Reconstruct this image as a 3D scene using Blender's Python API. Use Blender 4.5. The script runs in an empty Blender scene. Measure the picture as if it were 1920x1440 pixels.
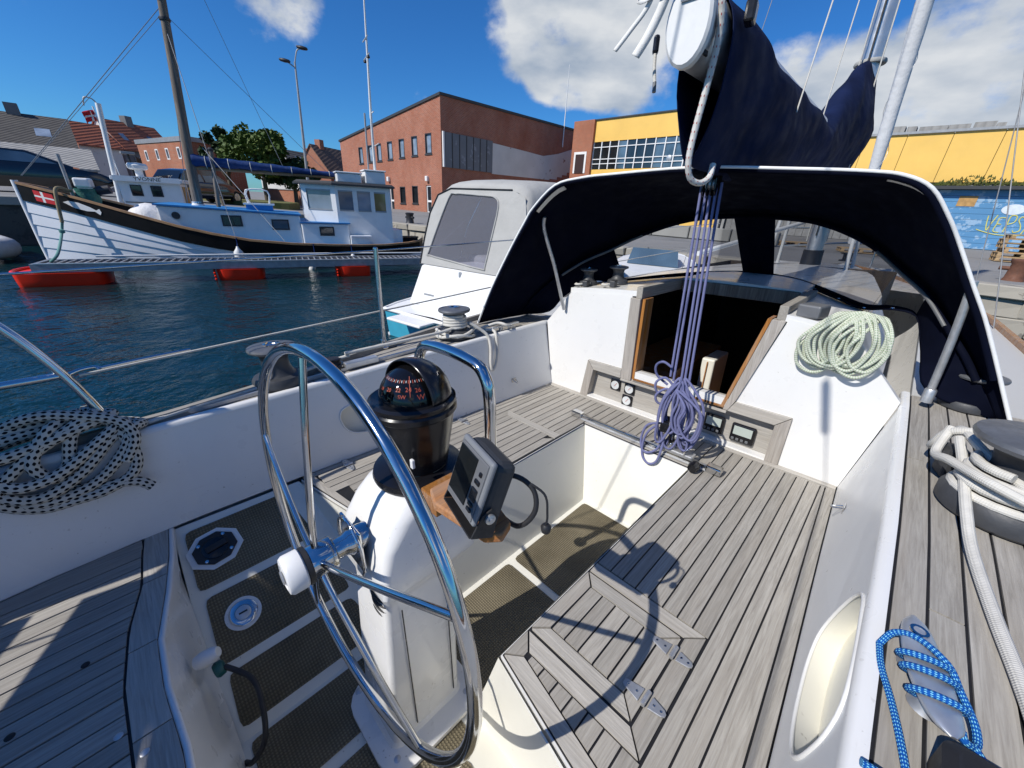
import bpy, math, random
from mathutils import Vector, Matrix
random.seed(7)
S = bpy.context.scene
COL = S.collection
R = math.radians

# ---------------------------------------------------------------- camera
cam = bpy.data.cameras.new('camera')
cam.sensor_width = 36.0
cam.lens = 13.594
cam.clip_start = 0.02
cam.clip_end = 2000.0
cam_o = bpy.data.objects.new('camera', cam)
COL.objects.link(cam_o)
cam_o.matrix_world = Matrix(((0.7036, -0.3272, 0.6307, 0.0),
                             (0.7090, 0.2643, -0.6538, 0.0),
                             (0.0473, 0.9072, 0.4180, 1.9),
                             (0, 0, 0, 1)))
S.camera = cam_o

# ---------------------------------------------------------------- sun and sky
SUN_DIR = Vector((0.246, 1.042, -0.988)).normalized()        # the way the light travels
sun = bpy.data.lights.new('sun', 'SUN')
sun.energy = 4.8
sun.angle = R(0.5)
sun.color = (1.0, 0.955, 0.885)
sun_o = bpy.data.objects.new('sun', sun)
COL.objects.link(sun_o)
sun_o.location = (-20, -60, 60)
sun_o.rotation_euler = SUN_DIR.to_track_quat('-Z', 'Y').to_euler()

world = bpy.data.worlds.new('World')
S.world = world
world.use_nodes = True
wn, wl = world.node_tree.nodes, world.node_tree.links
wn.clear()
def wnode(t, **k):
    n = wn.new(t)
    for a, b in k.items(): setattr(n, a, b)
    return n
def wmath(op, a, b=None, clamp=False):
    n = wnode('ShaderNodeMath', operation=op, use_clamp=clamp)
    for i, v in enumerate((a, b)):
        if v is None: continue
        if isinstance(v, (int, float)): n.inputs[i].default_value = v
        else: wl.new(v, n.inputs[i])
    return n.outputs[0]
sky = wnode('ShaderNodeTexSky', sky_type='NISHITA')
sky.sun_disc = False
sky.sun_elevation = R(42.7)
sky.sun_rotation = math.atan2(-SUN_DIR.x, -SUN_DIR.y)
sky.altitude = 0
sky.air_density = 1.0
sky.dust_density = 0.2
sky.ozone_density = 3.0
hs = wnode('ShaderNodeHueSaturation')
hs.inputs['Saturation'].default_value = 1.15
hs.inputs['Value'].default_value = 1.0
wl.new(sky.outputs[0], hs.inputs['Color'])
tint = wnode('ShaderNodeMix', data_type='RGBA', blend_type='MULTIPLY'); tint.inputs['Factor'].default_value = 1.0
wl.new(hs.outputs[0], tint.inputs['A']); tint.inputs['B'].default_value = (0.38, 0.90, 1.42, 1)
tc = wnode('ShaderNodeTexCoord')
nz = wnode('ShaderNodeTexNoise'); nz.inputs['Scale'].default_value = 5.0
nz.inputs['Detail'].default_value = 9.0; nz.inputs['Roughness'].default_value = 0.58
nz.inputs['Distortion'].default_value = 0.0
mp = wnode('ShaderNodeMapping'); mp.inputs['Scale'].default_value = (1.0, 1.0, 1.45); mp.inputs['Location'].default_value = (0.35, 0.1, 0.4)
wl.new(tc.outputs['Generated'], mp.inputs['Vector']); wl.new(mp.outputs[0], nz.inputs['Vector'])
# cumulus banks: direction, angular size, strength
CLOUDS = [((-0.655, 0.70, 0.310), 7.5, .46), ((-0.57, 0.755, 0.330), 8.0, .60), ((-0.516, 0.818, 0.265), 5.5, .46), ((-0.60, 0.745, 0.250), 4.5, .30),
          ((-0.235, 0.955, 0.185), 5.5, .50), ((-0.077, 0.972, 0.190), 8.0, .58), ((0.03, 0.966, 0.235), 8.0, .58), ((-0.13, 0.975, 0.16), 5, .4),
          ((-0.277, 0.917, 0.270), 2.6, .26), ((-0.905, 0.31, 0.335), 6.0, .42), ((-0.837, 0.513, 0.192), 3.6, .16),
          ((0.2, 0.9, 0.24), 13, .6), ((0.5, 0.8, 0.3), 14, .5), ((0.85, 0.3, 0.3), 12, .5), ((0.7, -0.5, 0.3), 13, .5),
          ((0.1, -0.9, 0.25), 12, .4), ((-0.6, -0.7, 0.2), 11, .4), ((-0.95, -0.3, 0.2), 8, .3), ((-0.2, 0.6, 0.75), 13, .4), ((0.5, -0.1, 0.8), 14, .4)]
dens = None
for d, size, amp in CLOUDS:
    v = Vector(d).normalized()
    dp = wnode('ShaderNodeVectorMath', operation='DOT_PRODUCT')
    wl.new(tc.outputs['Generated'], dp.inputs[0]); dp.inputs[1].default_value = v
    m = wnode('ShaderNodeMapRange', interpolation_type='SMOOTHSTEP')
    m.inputs['From Min'].default_value = math.cos(R(size * 1.35)); m.inputs['From Max'].default_value = 1.0
    m.inputs['To Min'].default_value = 0.0; m.inputs['To Max'].default_value = amp
    wl.new(dp.outputs['Value'], m.inputs['Value'])
    dens = m.outputs[0] if dens is None else wmath('ADD', dens, m.outputs[0])
dens = wmath('MINIMUM', dens, 0.62)
tot = wmath('ADD', dens, wmath('MULTIPLY', wmath('SUBTRACT', nz.outputs['Fac'], 0.5), 1.55))
cm = wnode('ShaderNodeMapRange', interpolation_type='SMOOTHSTEP')
cm.inputs['From Min'].default_value = 0.26; cm.inputs['From Max'].default_value = 0.56
cm.inputs['To Max'].default_value = 0.97
wl.new(tot, cm.inputs['Value'])
nz2 = wnode('ShaderNodeTexNoise'); nz2.inputs['Scale'].default_value = 6.0; nz2.inputs['Detail'].default_value = 6.0
mp2 = wnode('ShaderNodeMapping'); mp2.inputs['Scale'].default_value = (1.0, 1.0, 2.4); mp2.inputs['Location'].default_value = (0.2, 0.7, 0.5)
wl.new(tc.outputs['Generated'], mp2.inputs['Vector']); wl.new(mp2.outputs[0], nz2.inputs['Vector'])
cr = wnode('ShaderNodeValToRGB')
cr.color_ramp.elements[0].position = 0.32; cr.color_ramp.elements[0].color = (4.0, 4.9, 6.2, 1)
cr.color_ramp.elements[1].position = 0.62; cr.color_ramp.elements[1].color = (8.6, 8.9, 9.2, 1)
wl.new(nz2.outputs['Fac'], cr.inputs[0])
mx = wnode('ShaderNodeMix', data_type='RGBA')
wl.new(cm.outputs[0], mx.inputs['Factor']); wl.new(tint.outputs['Result'], mx.inputs['A']); wl.new(cr.outputs[0], mx.inputs['B'])
bg = wnode('ShaderNodeBackground'); bg.inputs['Strength'].default_value = 0.084
wl.new(mx.outputs['Result'], bg.inputs['Color'])
wo = wnode('ShaderNodeOutputWorld'); wl.new(bg.outputs[0], wo.inputs['Surface'])

S.view_settings.view_transform = 'Standard'
S.view_settings.look = 'None'
S.view_settings.exposure = 0.0
S.view_settings.gamma = 1.0
S.view_settings.use_curve_mapping = False
S.render.engine = 'CYCLES'
S.cycles.max_bounces = 8
S.cycles.transparent_max_bounces = 16
S.cycles.caustics_reflective = False
S.cycles.caustics_refractive = False

# ---------------------------------------------------------------- materials
MATS = {}
class NT:
    def __init__(s, m):
        s.n, s.l = m.node_tree.nodes, m.node_tree.links
        s.b = s.n['Principled BSDF']
    def node(s, t, **k):
        n = s.n.new(t)
        for a, b in k.items(): setattr(n, a, b)
        return n
    def put(s, sock, v):
        if isinstance(v, bpy.types.NodeSocket): s.l.new(v, sock)
        elif isinstance(v, (int, float)) and sock.type in ('RGBA',): sock.default_value = (v, v, v, 1)
        elif isinstance(v, tuple) and len(v) == 3 and sock.type == 'RGBA': sock.default_value = (*v, 1)
        else: sock.default_value = v
    def math(s, op, a, b=0.0, clamp=False):
        n = s.node('ShaderNodeMath', operation=op, use_clamp=clamp)
        s.put(n.inputs[0], a); s.put(n.inputs[1], b)
        return n.outputs[0]
    def coord(s, kind='Object', scale=(1, 1, 1), loc=(0, 0, 0), rot=(0, 0, 0)):
        t = s.node('ShaderNodeTexCoord'); m = s.node('ShaderNodeMapping')
        m.inputs['Scale'].default_value = scale; m.inputs['Location'].default_value = loc; m.inputs['Rotation'].default_value = rot
        s.l.new(t.outputs[kind], m.inputs['Vector'])
        return m.outputs[0]
    def sep(s, v):
        n = s.node('ShaderNodeSeparateXYZ'); s.l.new(v, n.inputs[0]); return n.outputs
    def comb(s, x, y, z=0.0):
        n = s.node('ShaderNodeCombineXYZ')
        for i, v in enumerate((x, y, z)): s.put(n.inputs[i], v)
        return n.outputs[0]
    def noise(s, v, scale=5.0, detail=4.0, rough=.55, dist=0.0):
        n = s.node('ShaderNodeTexNoise'); s.l.new(v, n.inputs['Vector'])
        n.inputs['Scale'].default_value = scale; n.inputs['Detail'].default_value = detail
        n.inputs['Roughness'].default_value = rough; n.inputs['Distortion'].default_value = dist
        return n.outputs['Fac']
    def mapr(s, v, a, b, c=0.0, d=1.0):
        n = s.node('ShaderNodeMapRange'); s.put(n.inputs[0], v)
        for i, x in zip((1, 2, 3, 4), (a, b, c, d)): n.inputs[i].default_value = x
        return n.outputs[0]
    def mix(s, f, a, b, mode='MIX'):
        n = s.node('ShaderNodeMix', data_type='RGBA', blend_type=mode)
        s.put(n.inputs['Factor'], f); s.put(n.inputs['A'], a); s.put(n.inputs['B'], b)
        return n.outputs['Result']
    def ramp(s, f, *stops):
        n = s.node('ShaderNodeValToRGB'); s.put(n.inputs[0], f)
        e = n.color_ramp.elements
        while len(e) < len(stops): e.new(.5)
        for i, (p, c) in enumerate(stops): e[i].position = p; e[i].color = (*c, 1)
        return n.outputs[0]
    def bump(s, h, strength=.3, dist=.01):
        n = s.node('ShaderNodeBump'); s.l.new(h, n.inputs['Height'])
        n.inputs['Strength'].default_value = strength; n.inputs['Distance'].default_value = dist
        s.l.new(n.outputs[0], s.b.inputs['Normal'])
def new_mat(name):
    m = bpy.data.materials.new(name); m.use_nodes = True
    MATS[name] = m
    return m, NT(m)
def M(name, col=None, rough=.5, metal=0.0, var=.12, vs=6.0, bump=0.0, bs=60.0, coat=0.0, bd=.004, spec=.5, dirt=0.0, specks=0.0):
    """plain surface with uneven tone, fine relief and uneven gloss"""
    if name in MATS: return MATS[name]
    m, t = new_mat(name)
    b = t.b
    co = t.coord()
    n = t.noise(co, vs, 5.0, .6)
    lo = tuple(max(0, c * (1 - var)) for c in col); hi = tuple(min(1, c * (1 + var)) for c in col)
    c = t.ramp(n, (.3, lo), (.7, hi))
    if dirt:
        d = t.noise(t.coord(scale=(1, 1, .45)), vs * 2.3, 7.0, .7)
        c = t.mix(t.mapr(d, .54, .74, 0, dirt), c, tuple(x * .45 + .02 for x in col))
    if specks:
        k = t.noise(co, 75.0, 2.0, .5); w_ = t.noise(co, 3.5, 3.0)
        c = t.mix(t.math('MULTIPLY', t.mapr(k, .70, .74, 0, specks), t.mapr(w_, .45, .6)), c, (.22, .18, .13))
        sc_ = t.noise(t.coord(scale=(9, 1.5, 9)), 6.0, 4.0, .7)
        c = t.mix(t.mapr(sc_, .64, .74, 0, specks * .45), c, (.42, .40, .36))
    t.put(b.inputs['Base Color'], c)
    t.put(b.inputs['Roughness'], t.mapr(t.noise(co, vs * 3, 3.0), .3, .7, max(.02, rough * .8), min(1, rough * 1.2)))
    b.inputs['Metallic'].default_value = metal
    b.inputs['Specular IOR Level'].default_value = spec
    if coat: b.inputs['Coat Weight'].default_value = coat; b.inputs['Coat Roughness'].default_value = .08
    if bump: t.bump(t.noise(co, bs, 4.0, .6), bump, bd)
    return m

def teak(name, axis, a=(.23, .212, .187), c=(.44, .417, .374)):
    m, t = new_mat(name)
    sc = {'y': (150, 6.5, 150), 'x': (6.5, 150, 150), 'd': (40, 40, 40), 'z': (150, 150, 6.5)}[axis]
    info = t.node('ShaderNodeObjectInfo')
    v = t.node('ShaderNodeVectorMath', operation='ADD')
    t.l.new(t.coord(scale=sc), v.inputs[0])
    t.l.new(t.comb(t.math('MULTIPLY', info.outputs['Random'], 37.0), t.math('MULTIPLY', info.outputs['Random'], 61.0), 0.0), v.inputs[1])
    g = t.noise(v.outputs[0], 1.0, 7.0, .68, .6)
    col = t.ramp(g, (.28, a), (.5, tuple((x + y) / 2 for x, y in zip(a, c))), (.72, c))
    tone = t.mapr(info.outputs['Random'], 0, 1, .86, 1.13)
    tn = t.node('ShaderNodeVectorMath', operation='SCALE'); t.l.new(col, tn.inputs[0]); t.l.new(tone, tn.inputs['Scale'])
    warm = t.mix(t.mapr(t.noise(t.coord(scale=tuple(x * .12 for x in sc)), 1.3, 4.0), .45, .7, 0, .45), tn.outputs[0], (.34, .305, .26), 'MIX')
    spots = t.mapr(t.noise(t.coord(scale=(1, 1, 1)), 55.0, 5.0, .7), .70, .76, 0, .35)
    t.put(t.b.inputs['Base Color'], t.mix(spots, warm, (.55, .54, .50)))
    t.put(t.b.inputs['Roughness'], .78)
    t.b.inputs['Specular IOR Level'].default_value = .25
    t.bump(g, .55, .0022)
    return m
teak('teak_along', 'y'); teak('teak_across', 'x', (.28, .262, .235), (.50, .475, .43)); teak('teak_upright', 'z', (.25, .225, .2), (.5, .465, .42))
teak('varnished_wood', 'z', (.22, .085, .02), (.45, .20, .055)); MATS['varnished_wood'].node_tree.nodes['Principled BSDF'].inputs['Roughness'].default_value = .25
teak('shelf_wood', 'y', (.25, .085, .02), (.55, .22, .055))
teak('dark_mast_wood', 'z', (.06, .05, .042), (.22, .185, .155))

M('gelcoat', (.76, .755, .735), .30, var=.03, vs=2.5, bump=.03, bs=8, coat=.3, dirt=.05, specks=.5)
M('gelcoat_grey', (.76, .76, .745), .34, var=.03, vs=3, bump=.03, bs=8, dirt=.05, specks=.5)
M('cream_gelcoat', (.74, .725, .65), .36, var=.04, vs=2.2, bump=.03, bs=8, dirt=.14, specks=.5)
M('caulk', (.012, .012, .014), .6, var=.2)
M('stainless', (.62, .62, .62), .10, 1.0, var=.06, vs=14, bump=.015, bs=120)
M('dull_steel', (.56, .565, .57), .42, .75, var=.15, vs=20, bump=.06, bs=90)
M('aluminium', (.66, .67, .68), .46, .85, var=.1, vs=9, bump=.03, bs=50)
M('white_alu', (.74, .74, .72), .4, 0.0, var=.05, vs=9, dirt=.12)
M('black_plastic', (.009, .009, .011), .22, var=.2, vs=10, bump=.03, bs=60)
M('black_matte', (.018, .018, .02), .55, var=.25, vs=12, bump=.1, bs=140)
M('winch_grey', (.045, .047, .052), .5, var=.22, vs=16, bump=.12, bs=120, dirt=.25)
M('winch_top', (.125, .13, .14), .42, .2, var=.2, vs=25, bump=.06, bs=100)
M('plotter_grey', (.13, .135, .145), .45, var=.08, vs=20, bump=.04, bs=300)
M('plotter_silver', (.20, .21, .225), .4, .1, var=.06, vs=20)
M('screen', (.008, .009, .009), .09, var=.1)
M('lcd', (.42, .47, .43), .3, var=.05)
M('white_plastic', (.76, .76, .75), .35, var=.03, vs=5)
M('navy_canvas', (.0026, .0038, .0115), .85, var=.25, vs=4, bump=.35, bs=700, bd=.0012, spec=.06)
M('navy_cover', (.0075, .0135, .046), .8, var=.3, vs=3, bump=.35, bs=700, bd=.0012, spec=.10)
M('navy_lining', (.0035, .0042, .008), .9, var=.2, vs=4, bump=.3, bs=700, bd=.001, spec=.03)
M('white_binding', (.80, .80, .78), .7, var=.05, vs=30, bump=.2, bs=400)
M('white_web', (.74, .73, .70), .8, var=.06, vs=30, bump=.3, bs=300)
M('grey_canvas', (.40, .395, .375), .85, var=.07, vs=3.5, bump=.3, bs=9, bd=.03, spec=.15, dirt=.08)
M('sailcloth', (.70, .70, .70), .7, var=.05, vs=4, bump=.4, bs=12, bd=.02, spec=.2)
M('teal_plastic', (.01, .10, .10), .4)
M('gauge_face', (.60, .62, .62), .3)
M('lamp_red', (.55, .10, .05), .5)
M('red_print', (.42, .07, .03), .5)
M('compass_dark', (.006, .006, .007), .04, var=.1)

def rope(name, base, fleck=None, nu=6.0, nv=60.0, thr=.62, twist=0.0):
    """braided line: pattern runs round (u) and along (v, metres) the tube"""
    m, t = new_mat(name)
    u = t.sep(t.coord('UV'))
    a = t.math('ADD', t.math('MULTIPLY', u[0], nu), t.math('MULTIPLY', u[1], nv))
    b = t.math('SUBTRACT', t.math('MULTIPLY', u[0], nu), t.math('MULTIPLY', u[1], nv))
    w = t.math('MULTIPLY', t.math('SINE', t.math('MULTIPLY', a, math.pi * 2)), t.math('SINE', t.math('MULTIPLY', b, math.pi * 2)))
    h = t.mapr(w, -1, 1)
    col = t.mix(t.mapr(t.noise(t.coord(), 30, 4), .35, .7, 0, .35), base, tuple(x * .62 for x in base))
    if fleck: col = t.mix(t.mapr(w, thr - .08, thr + .08), col, fleck)
    t.put(t.b.inputs['Base Color'], col)
    t.put(t.b.inputs['Roughness'], .85); t.b.inputs['Specular IOR Level'].default_value = .15
    t.bump(h, .6, .0016)
    return m
rope('rope_white', (.62, .60, .55), None, 6, 110)
rope('rope_speckled', (.56, .535, .47), (.010, .010, .013), 4, 26, .30)
rope('rope_green', (.60, .62, .52), (.12, .27, .09), 4, 55, .55)
rope('rope_blue', (.005, .085, .36), (.20, .55, .72), 5, 90, .42)
rope('rope_lilac', (.15, .16, .31), (.25, .26, .40), 6, 120, .55)
rope('rope_red_fleck', (.66, .64, .60), (.35, .03, .03), 3, 20, .82)
rope('rope_teal', (.12, .27, .25), (.25, .40, .36), 3, 30, .5)
rope('rope_tan', (.30, .25, .16), (.15, .12, .07), 3, 20, .5)
rope('rope_yellow', (.55, .42, .05), None, 3, 30)
rope('rope_dark_blue', (.01, .03, .12), None, 3, 30)

def tread():
    m, t = new_mat('tread_mat')
    p = t.sep(t.coord(scale=(1, 1, 1)))
    k = 330.0
    w = t.math('MULTIPLY', t.math('SINE', t.math('MULTIPLY', t.math('ADD', p[0], p[1]), k)), t.math('SINE', t.math('MULTIPLY', t.math('SUBTRACT', p[0], p[1]), k)))
    n = t.noise(t.coord(), 4.0, 6.0, .6)
    c = t.ramp(n, (.3, (.155, .132, .085)), (.7, (.285, .245, .165)))
    t.put(t.b.inputs['Base Color'], t.mix(t.mapr(w, -.1, .5), t.mix(.5, c, (.04, .034, .024)), c))
    t.put(t.b.inputs['Roughness'], .8); t.b.inputs['Specular IOR Level'].default_value = .2
    t.bump(t.mapr(w, -.3, .5), .8, .004)
tread()
def ribbed():
    m, t = new_mat('ribbed_deck')
    p = t.sep(t.coord())
    w = t.math('SINE', t.math('MULTIPLY', p[1], 520.0))
    t.put(t.b.inputs['Base Color'], t.mix(t.mapr(w, -1, 1), (.42, .42, .41), (.66, .66, .64)))
    t.put(t.b.inputs['Roughness'], .6); t.bump(w, .6, .003)
ribbed()
def clear_vinyl(name, tint, gloss=.12, veil=.1, base=.05):
    m, t = new_mat(name)
    out = t.n['Material Output']
    tr = t.node('ShaderNodeBsdfTransparent'); tr.inputs[0].default_value = (*tint, 1)
    t.b.inputs['Base Color'].default_value = (base, base, base * 1.12, 1); t.b.inputs['Roughness'].default_value = .07
    h = t.noise(t.coord(scale=(1, 1, .5)), 5.0, 2.0); t.bump(h, .35, .03)
    fr = t.node('ShaderNodeFresnel'); fr.inputs[0].default_value = 1.45
    ms = t.node('ShaderNodeMixShader')
    t.put(ms.inputs[0], t.math('ADD', t.math('MULTIPLY', fr.outputs[0], .55), veil, True))
    t.l.new(tr.outputs[0], ms.inputs[1]); t.l.new(t.b.outputs[0], ms.inputs[2]); t.l.new(ms.outputs[0], out.inputs[0])
clear_vinyl('hood_window', (.93, .94, .95), veil=.02)
clear_vinyl('canopy_window', (.66, .67, .76), veil=.22, base=.42)
def win_glass(name, col, rough=.06):
    m, t = new_mat(name)
    t.put(t.b.inputs['Base Color'], t.mix(t.mapr(t.noise(t.coord(), .9, 3.0), .35, .65), tuple(c * .5 for c in col), col))
    t.b.inputs['Roughness'].default_value = rough; t.b.inputs['Specular IOR Level'].default_value = .9
win_glass('dark_glass', (.02, .024, .028)); win_glass('pale_glass', (.30, .36, .44)); win_glass('car_glass', (.01, .012, .014)); win_glass('curtain_glass', (.42, .30, .12)); win_glass('cabin_glass', (.10, .16, .22))

# ---------------------------------------------------------------- mesh helpers
IDENT = Matrix.Identity(4)
# the sailing boat lies heeled a little: everything fixed to her is built level and tilted by HB
HB = Matrix(((0.9989, 0.0, -0.0464, 0.051), (0.0, 1.0, -0.0017, 0.0019), (0.0464, 0.0017, 0.9989, 0.8012), (0, 0, 0, 1)))
FRAME = [IDENT]
WLOC = {}
def finish(o, parent=None):
    COL.objects.link(o)
    if parent is None: o.matrix_world = FRAME[0]; WLOC[o.name] = Vector((0, 0, 0))
    else:
        o.parent = parent
        o.matrix_parent_inverse = Matrix.Translation(-WLOC.get(parent.name, Vector((0, 0, 0))))
        WLOC[o.name] = Vector((0, 0, 0))
    return o
def tag(o, label=None, cat=None, group=None, kind=None):
    if label: o['label'] = label
    if cat: o['category'] = cat
    if group: o['group'] = group
    if kind: o['kind'] = kind
    return o
def thing(name, label, cat, loc=(0, 0, 0), group=None):
    o = bpy.data.objects.new(name, None)
    COL.objects.link(o)
    o.empty_display_size = .1
    o.matrix_world = FRAME[0] @ Matrix.Translation(loc)
    WLOC[o.name] = Vector(loc)
    return tag(o, label, cat, group)
def copy_thing(src, loc, rz=0.0, label=None, scale=1.0, group=None):
    """a copy of a thing with its parts and sub-parts, set down at loc in the present frame"""
    c = src.copy(); COL.objects.link(c)
    c.matrix_world = FRAME[0] @ Matrix.Translation(loc) @ Matrix.Rotation(rz, 4, 'Z') @ Matrix.Scale(scale, 4)
    if label: c['label'] = label
    if group: c['group'] = group
    for ch in [x for x in bpy.data.objects if x.parent == src]:
        k = ch.copy(); COL.objects.link(k); k.parent = c
        for g in [x for x in bpy.data.objects if x.parent == ch]:
            q = g.copy(); COL.objects.link(q); q.parent = k
    return c
def place(o, loc, rz=0.0, scale=1.0):
    o.matrix_world = FRAME[0] @ Matrix.Translation(loc) @ Matrix.Rotation(rz, 4, 'Z') @ Matrix.Scale(scale, 4)

def smooth_path(pts, n=6, closed=False):
    P = [Vector(p) for p in pts]; out = []
    L = len(P); rng = range(L if closed else L - 1)
    for i in rng:
        if closed: a, b, c, d = P[(i - 1) % L], P[i], P[(i + 1) % L], P[(i + 2) % L]
        else: a, b, c, d = P[max(i - 1, 0)], P[i], P[i + 1], P[min(i + 2, L - 1)]
        for k in range(n):
            t = k / n
            out.append(.5 * ((2 * b) + (c - a) * t + (2 * a - 5 * b + 4 * c - d) * t * t + (3 * b - a - 3 * c + d) * t ** 3))
    if not closed: out.append(P[-1])
    return out
class MB:
    def __init__(s): s.v = []; s.f = []; s.uv = {}
    def face(s, pts):
        i = len(s.v); s.v += [tuple(p) for p in pts]; s.f.append(tuple(range(i, i + len(pts)))); return s
    def box(s, x0, x1, y0, y1, z0, z1):
        i = len(s.v)
        s.v += [(x0, y0, z0), (x1, y0, z0), (x1, y1, z0), (x0, y1, z0), (x0, y0, z1), (x1, y0, z1), (x1, y1, z1), (x0, y1, z1)]
        for q in ((0, 3, 2, 1), (4, 5, 6, 7), (0, 1, 5, 4), (1, 2, 6, 5), (2, 3, 7, 6), (3, 0, 4, 7)): s.f.append(tuple(i + k for k in q))
        return s
    def obox(s, c, h, m=None, rz=0.0):
        m = m or Matrix.Rotation(rz, 3, 'Z')
        i0 = len(s.v); s.box(-h[0], h[0], -h[1], h[1], -h[2], h[2])
        for k in range(i0, len(s.v)): s.v[k] = tuple(m @ Vector(s.v[k]) + Vector(c))
        return s
    def bar(s, a, b, w, h=None, up=(0, 0, 1)):
        a, b = Vector(a), Vector(b); d = (b - a)
        L = d.length; d.normalize()
        x = d.cross(Vector(up))
        if x.length < 1e-4: x = d.cross(Vector((1, 0, 0)))
        x.normalize(); z = x.cross(d)
        m = Matrix((x, d, z)).transposed()
        return s.obox((a + b) / 2, (w / 2, L / 2, (h or w) / 2), m)
    def prism(s, poly, z0, z1):
        n = len(poly)
        A = sum(poly[k][0] * poly[(k + 1) % n][1] - poly[(k + 1) % n][0] * poly[k][1] for k in range(n))
        if A < 0: poly = poly[::-1]
        i = len(s.v)
        s.v += [(p[0], p[1], z0) for p in poly] + [(p[0], p[1], z1) for p in poly]
        s.f.append(tuple(i + k for k in range(n))[::-1]); s.f.append(tuple(i + n + k for k in range(n)))
        for k in range(n): j = (k + 1) % n; s.f.append((i + k, i + j, i + n + j, i + n + k))
        return s
    def wall(s, poly, y0, y1):
        """polygon given as (x, z), thick from y0 to y1"""
        i0 = len(s.v); s.prism([(p[0], p[1]) for p in poly], -y1, -y0)
        for k in range(i0, len(s.v)): x, z, y = s.v[k]; s.v[k] = (x, -y, z)
        return s
    def wallx(s, poly, x0, x1):
        """polygon given as (y, z), thick from x0 to x1"""
        i0 = len(s.v); s.prism([(p[0], p[1]) for p in poly], x0, x1)
        for k in range(i0, len(s.v)): y, z, x = s.v[k]; s.v[k] = (x, y, z)
        return s
    def loft(s, rings, closed=True, caps=False, flip=False):
        i = len(s.v); n = len(rings[0])
        for r in rings: s.v += [tuple(p) for p in r]
        for a in range(len(rings) - 1):
            for k in range(n if closed else n - 1):
                j = (k + 1) % n
                q = (i + a * n + k, i + a * n + j, i + (a + 1) * n + j, i + (a + 1) * n + k)
                s.f.append(q[::-1] if flip else q)
        if caps:
            s.f.append(tuple(i + k for k in range(n))[::-1]); s.f.append(tuple(i + (len(rings) - 1) * n + k for k in range(n)))
        return s
    def tube(s, pts, r, n=8, closed=False, sm=0, caps=True, flat=1.0):
        P = smooth_path(pts, sm, closed) if sm else [Vector(p) for p in pts]
        L = len(P); T = []
        for k in range(L):
            a = P[(k - 1) % L] if closed or k else P[0]; b = P[(k + 1) % L] if closed or k < L - 1 else P[-1]
            d = b - a; T.append(d.normalized() if d.length > 1e-9 else Vector((0, 0, 1)))
        u = T[0].orthogonal().normalized(); i = len(s.v); dist = 0.0; ds = []
        U = []
        for k in range(L):
            if k:
                dist += (P[k] - P[k - 1]).length
                q = T[k - 1].rotation_difference(T[k]); u = (q @ u); u = (u - T[k] * u.dot(T[k])).normalized()
            w = T[k].cross(u); ds.append(dist); U.append(u)
            if isinstance(r, (list, tuple)):
                q_ = k / (L - 1) * (len(r) - 1); i_ = min(int(q_), len(r) - 2); rr = r[i_] + (r[i_ + 1] - r[i_]) * (q_ - i_)
            else: rr = r(k / (L - 1)) if callable(r) else r
            for j in range(n):
                an = 2 * math.pi * j / n
                s.v.append(tuple(P[k] + u * (rr * math.cos(an)) + w * (rr * flat * math.sin(an))))
        for k in range(L if closed else L - 1):
            k2 = (k + 1) % L; d1 = ds[k]; d2 = ds[k2] if k2 > k else ds[k] + (P[0] - P[k]).length
            for j in range(n):
                j2 = (j + 1) % n
                s.uv[len(s.f)] = ((j / n, d1), ((j + 1) / n, d1), ((j + 1) / n, d2), (j / n, d2))
                s.f.append((i + k * n + j, i + k * n + j2, i + k2 * n + j2, i + k2 * n + j))
        if caps and not closed:
            s.f.append(tuple(i + j for j in range(n))[::-1]); s.f.append(tuple(i + (L - 1) * n + j for j in range(n)))
        return s
    def lathe(s, prof, n=24, c=(0, 0, 0), m=None):
        i = len(s.v); c = Vector(c)
        for r, z in prof:
            for j in range(n):
                a = 2 * math.pi * j / n
                p = Vector((r * math.cos(a), r * math.sin(a), z))
                if m: p = m @ p
                s.v.append(tuple(p + c))
        for k in range(len(prof) - 1):
            for j in range(n): j2 = (j + 1) % n; s.f.append((i + k * n + j, i + k * n + j2, i + (k + 1) * n + j2, i + (k + 1) * n + j))
        if prof[0][0] > 1e-5: s.f.append(tuple(i + j for j in range(n))[::-1])
        if prof[-1][0] > 1e-5: s.f.append(tuple(i + (len(prof) - 1) * n + j for j in range(n)))
        return s
    def xf(s, m, i0=0):
        for k in range(i0, len(s.v)): s.v[k] = tuple(m @ Vector(s.v[k]))
        return s
    def build(s, name, mat, parent=None, smooth=0, bevel=0.0, seg=2, solid=0.0, sub=0):
        me = bpy.data.meshes.new(name)
        me.from_pydata(s.v, [], s.f)
        if s.uv:
            l = me.uv_layers.new(name='UVMap')
            for p in me.polygons:
                q = s.uv.get(p.index)
                if q:
                    for li, c in zip(p.loop_indices, q): l.data[li].uv = c
        me.materials.append(MATS[mat] if isinstance(mat, str) else mat)
        me.validate()
        if smooth: me.shade_smooth(); me.set_sharp_from_angle(angle=R(smooth))
        o = bpy.data.objects.new(name, me)
        finish(o, parent)
        if solid: md = o.modifiers.new('thickness', 'SOLIDIFY'); md.thickness = solid; md.offset = 0
        if bevel: md = o.modifiers.new('bevel', 'BEVEL'); md.width = bevel; md.segments = seg; md.limit_method = 'ANGLE'; md.angle_limit = R(40)
        if sub: md = o.modifiers.new('subdivision', 'SUBSURF'); md.levels = sub; md.render_levels = sub
        return o
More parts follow.
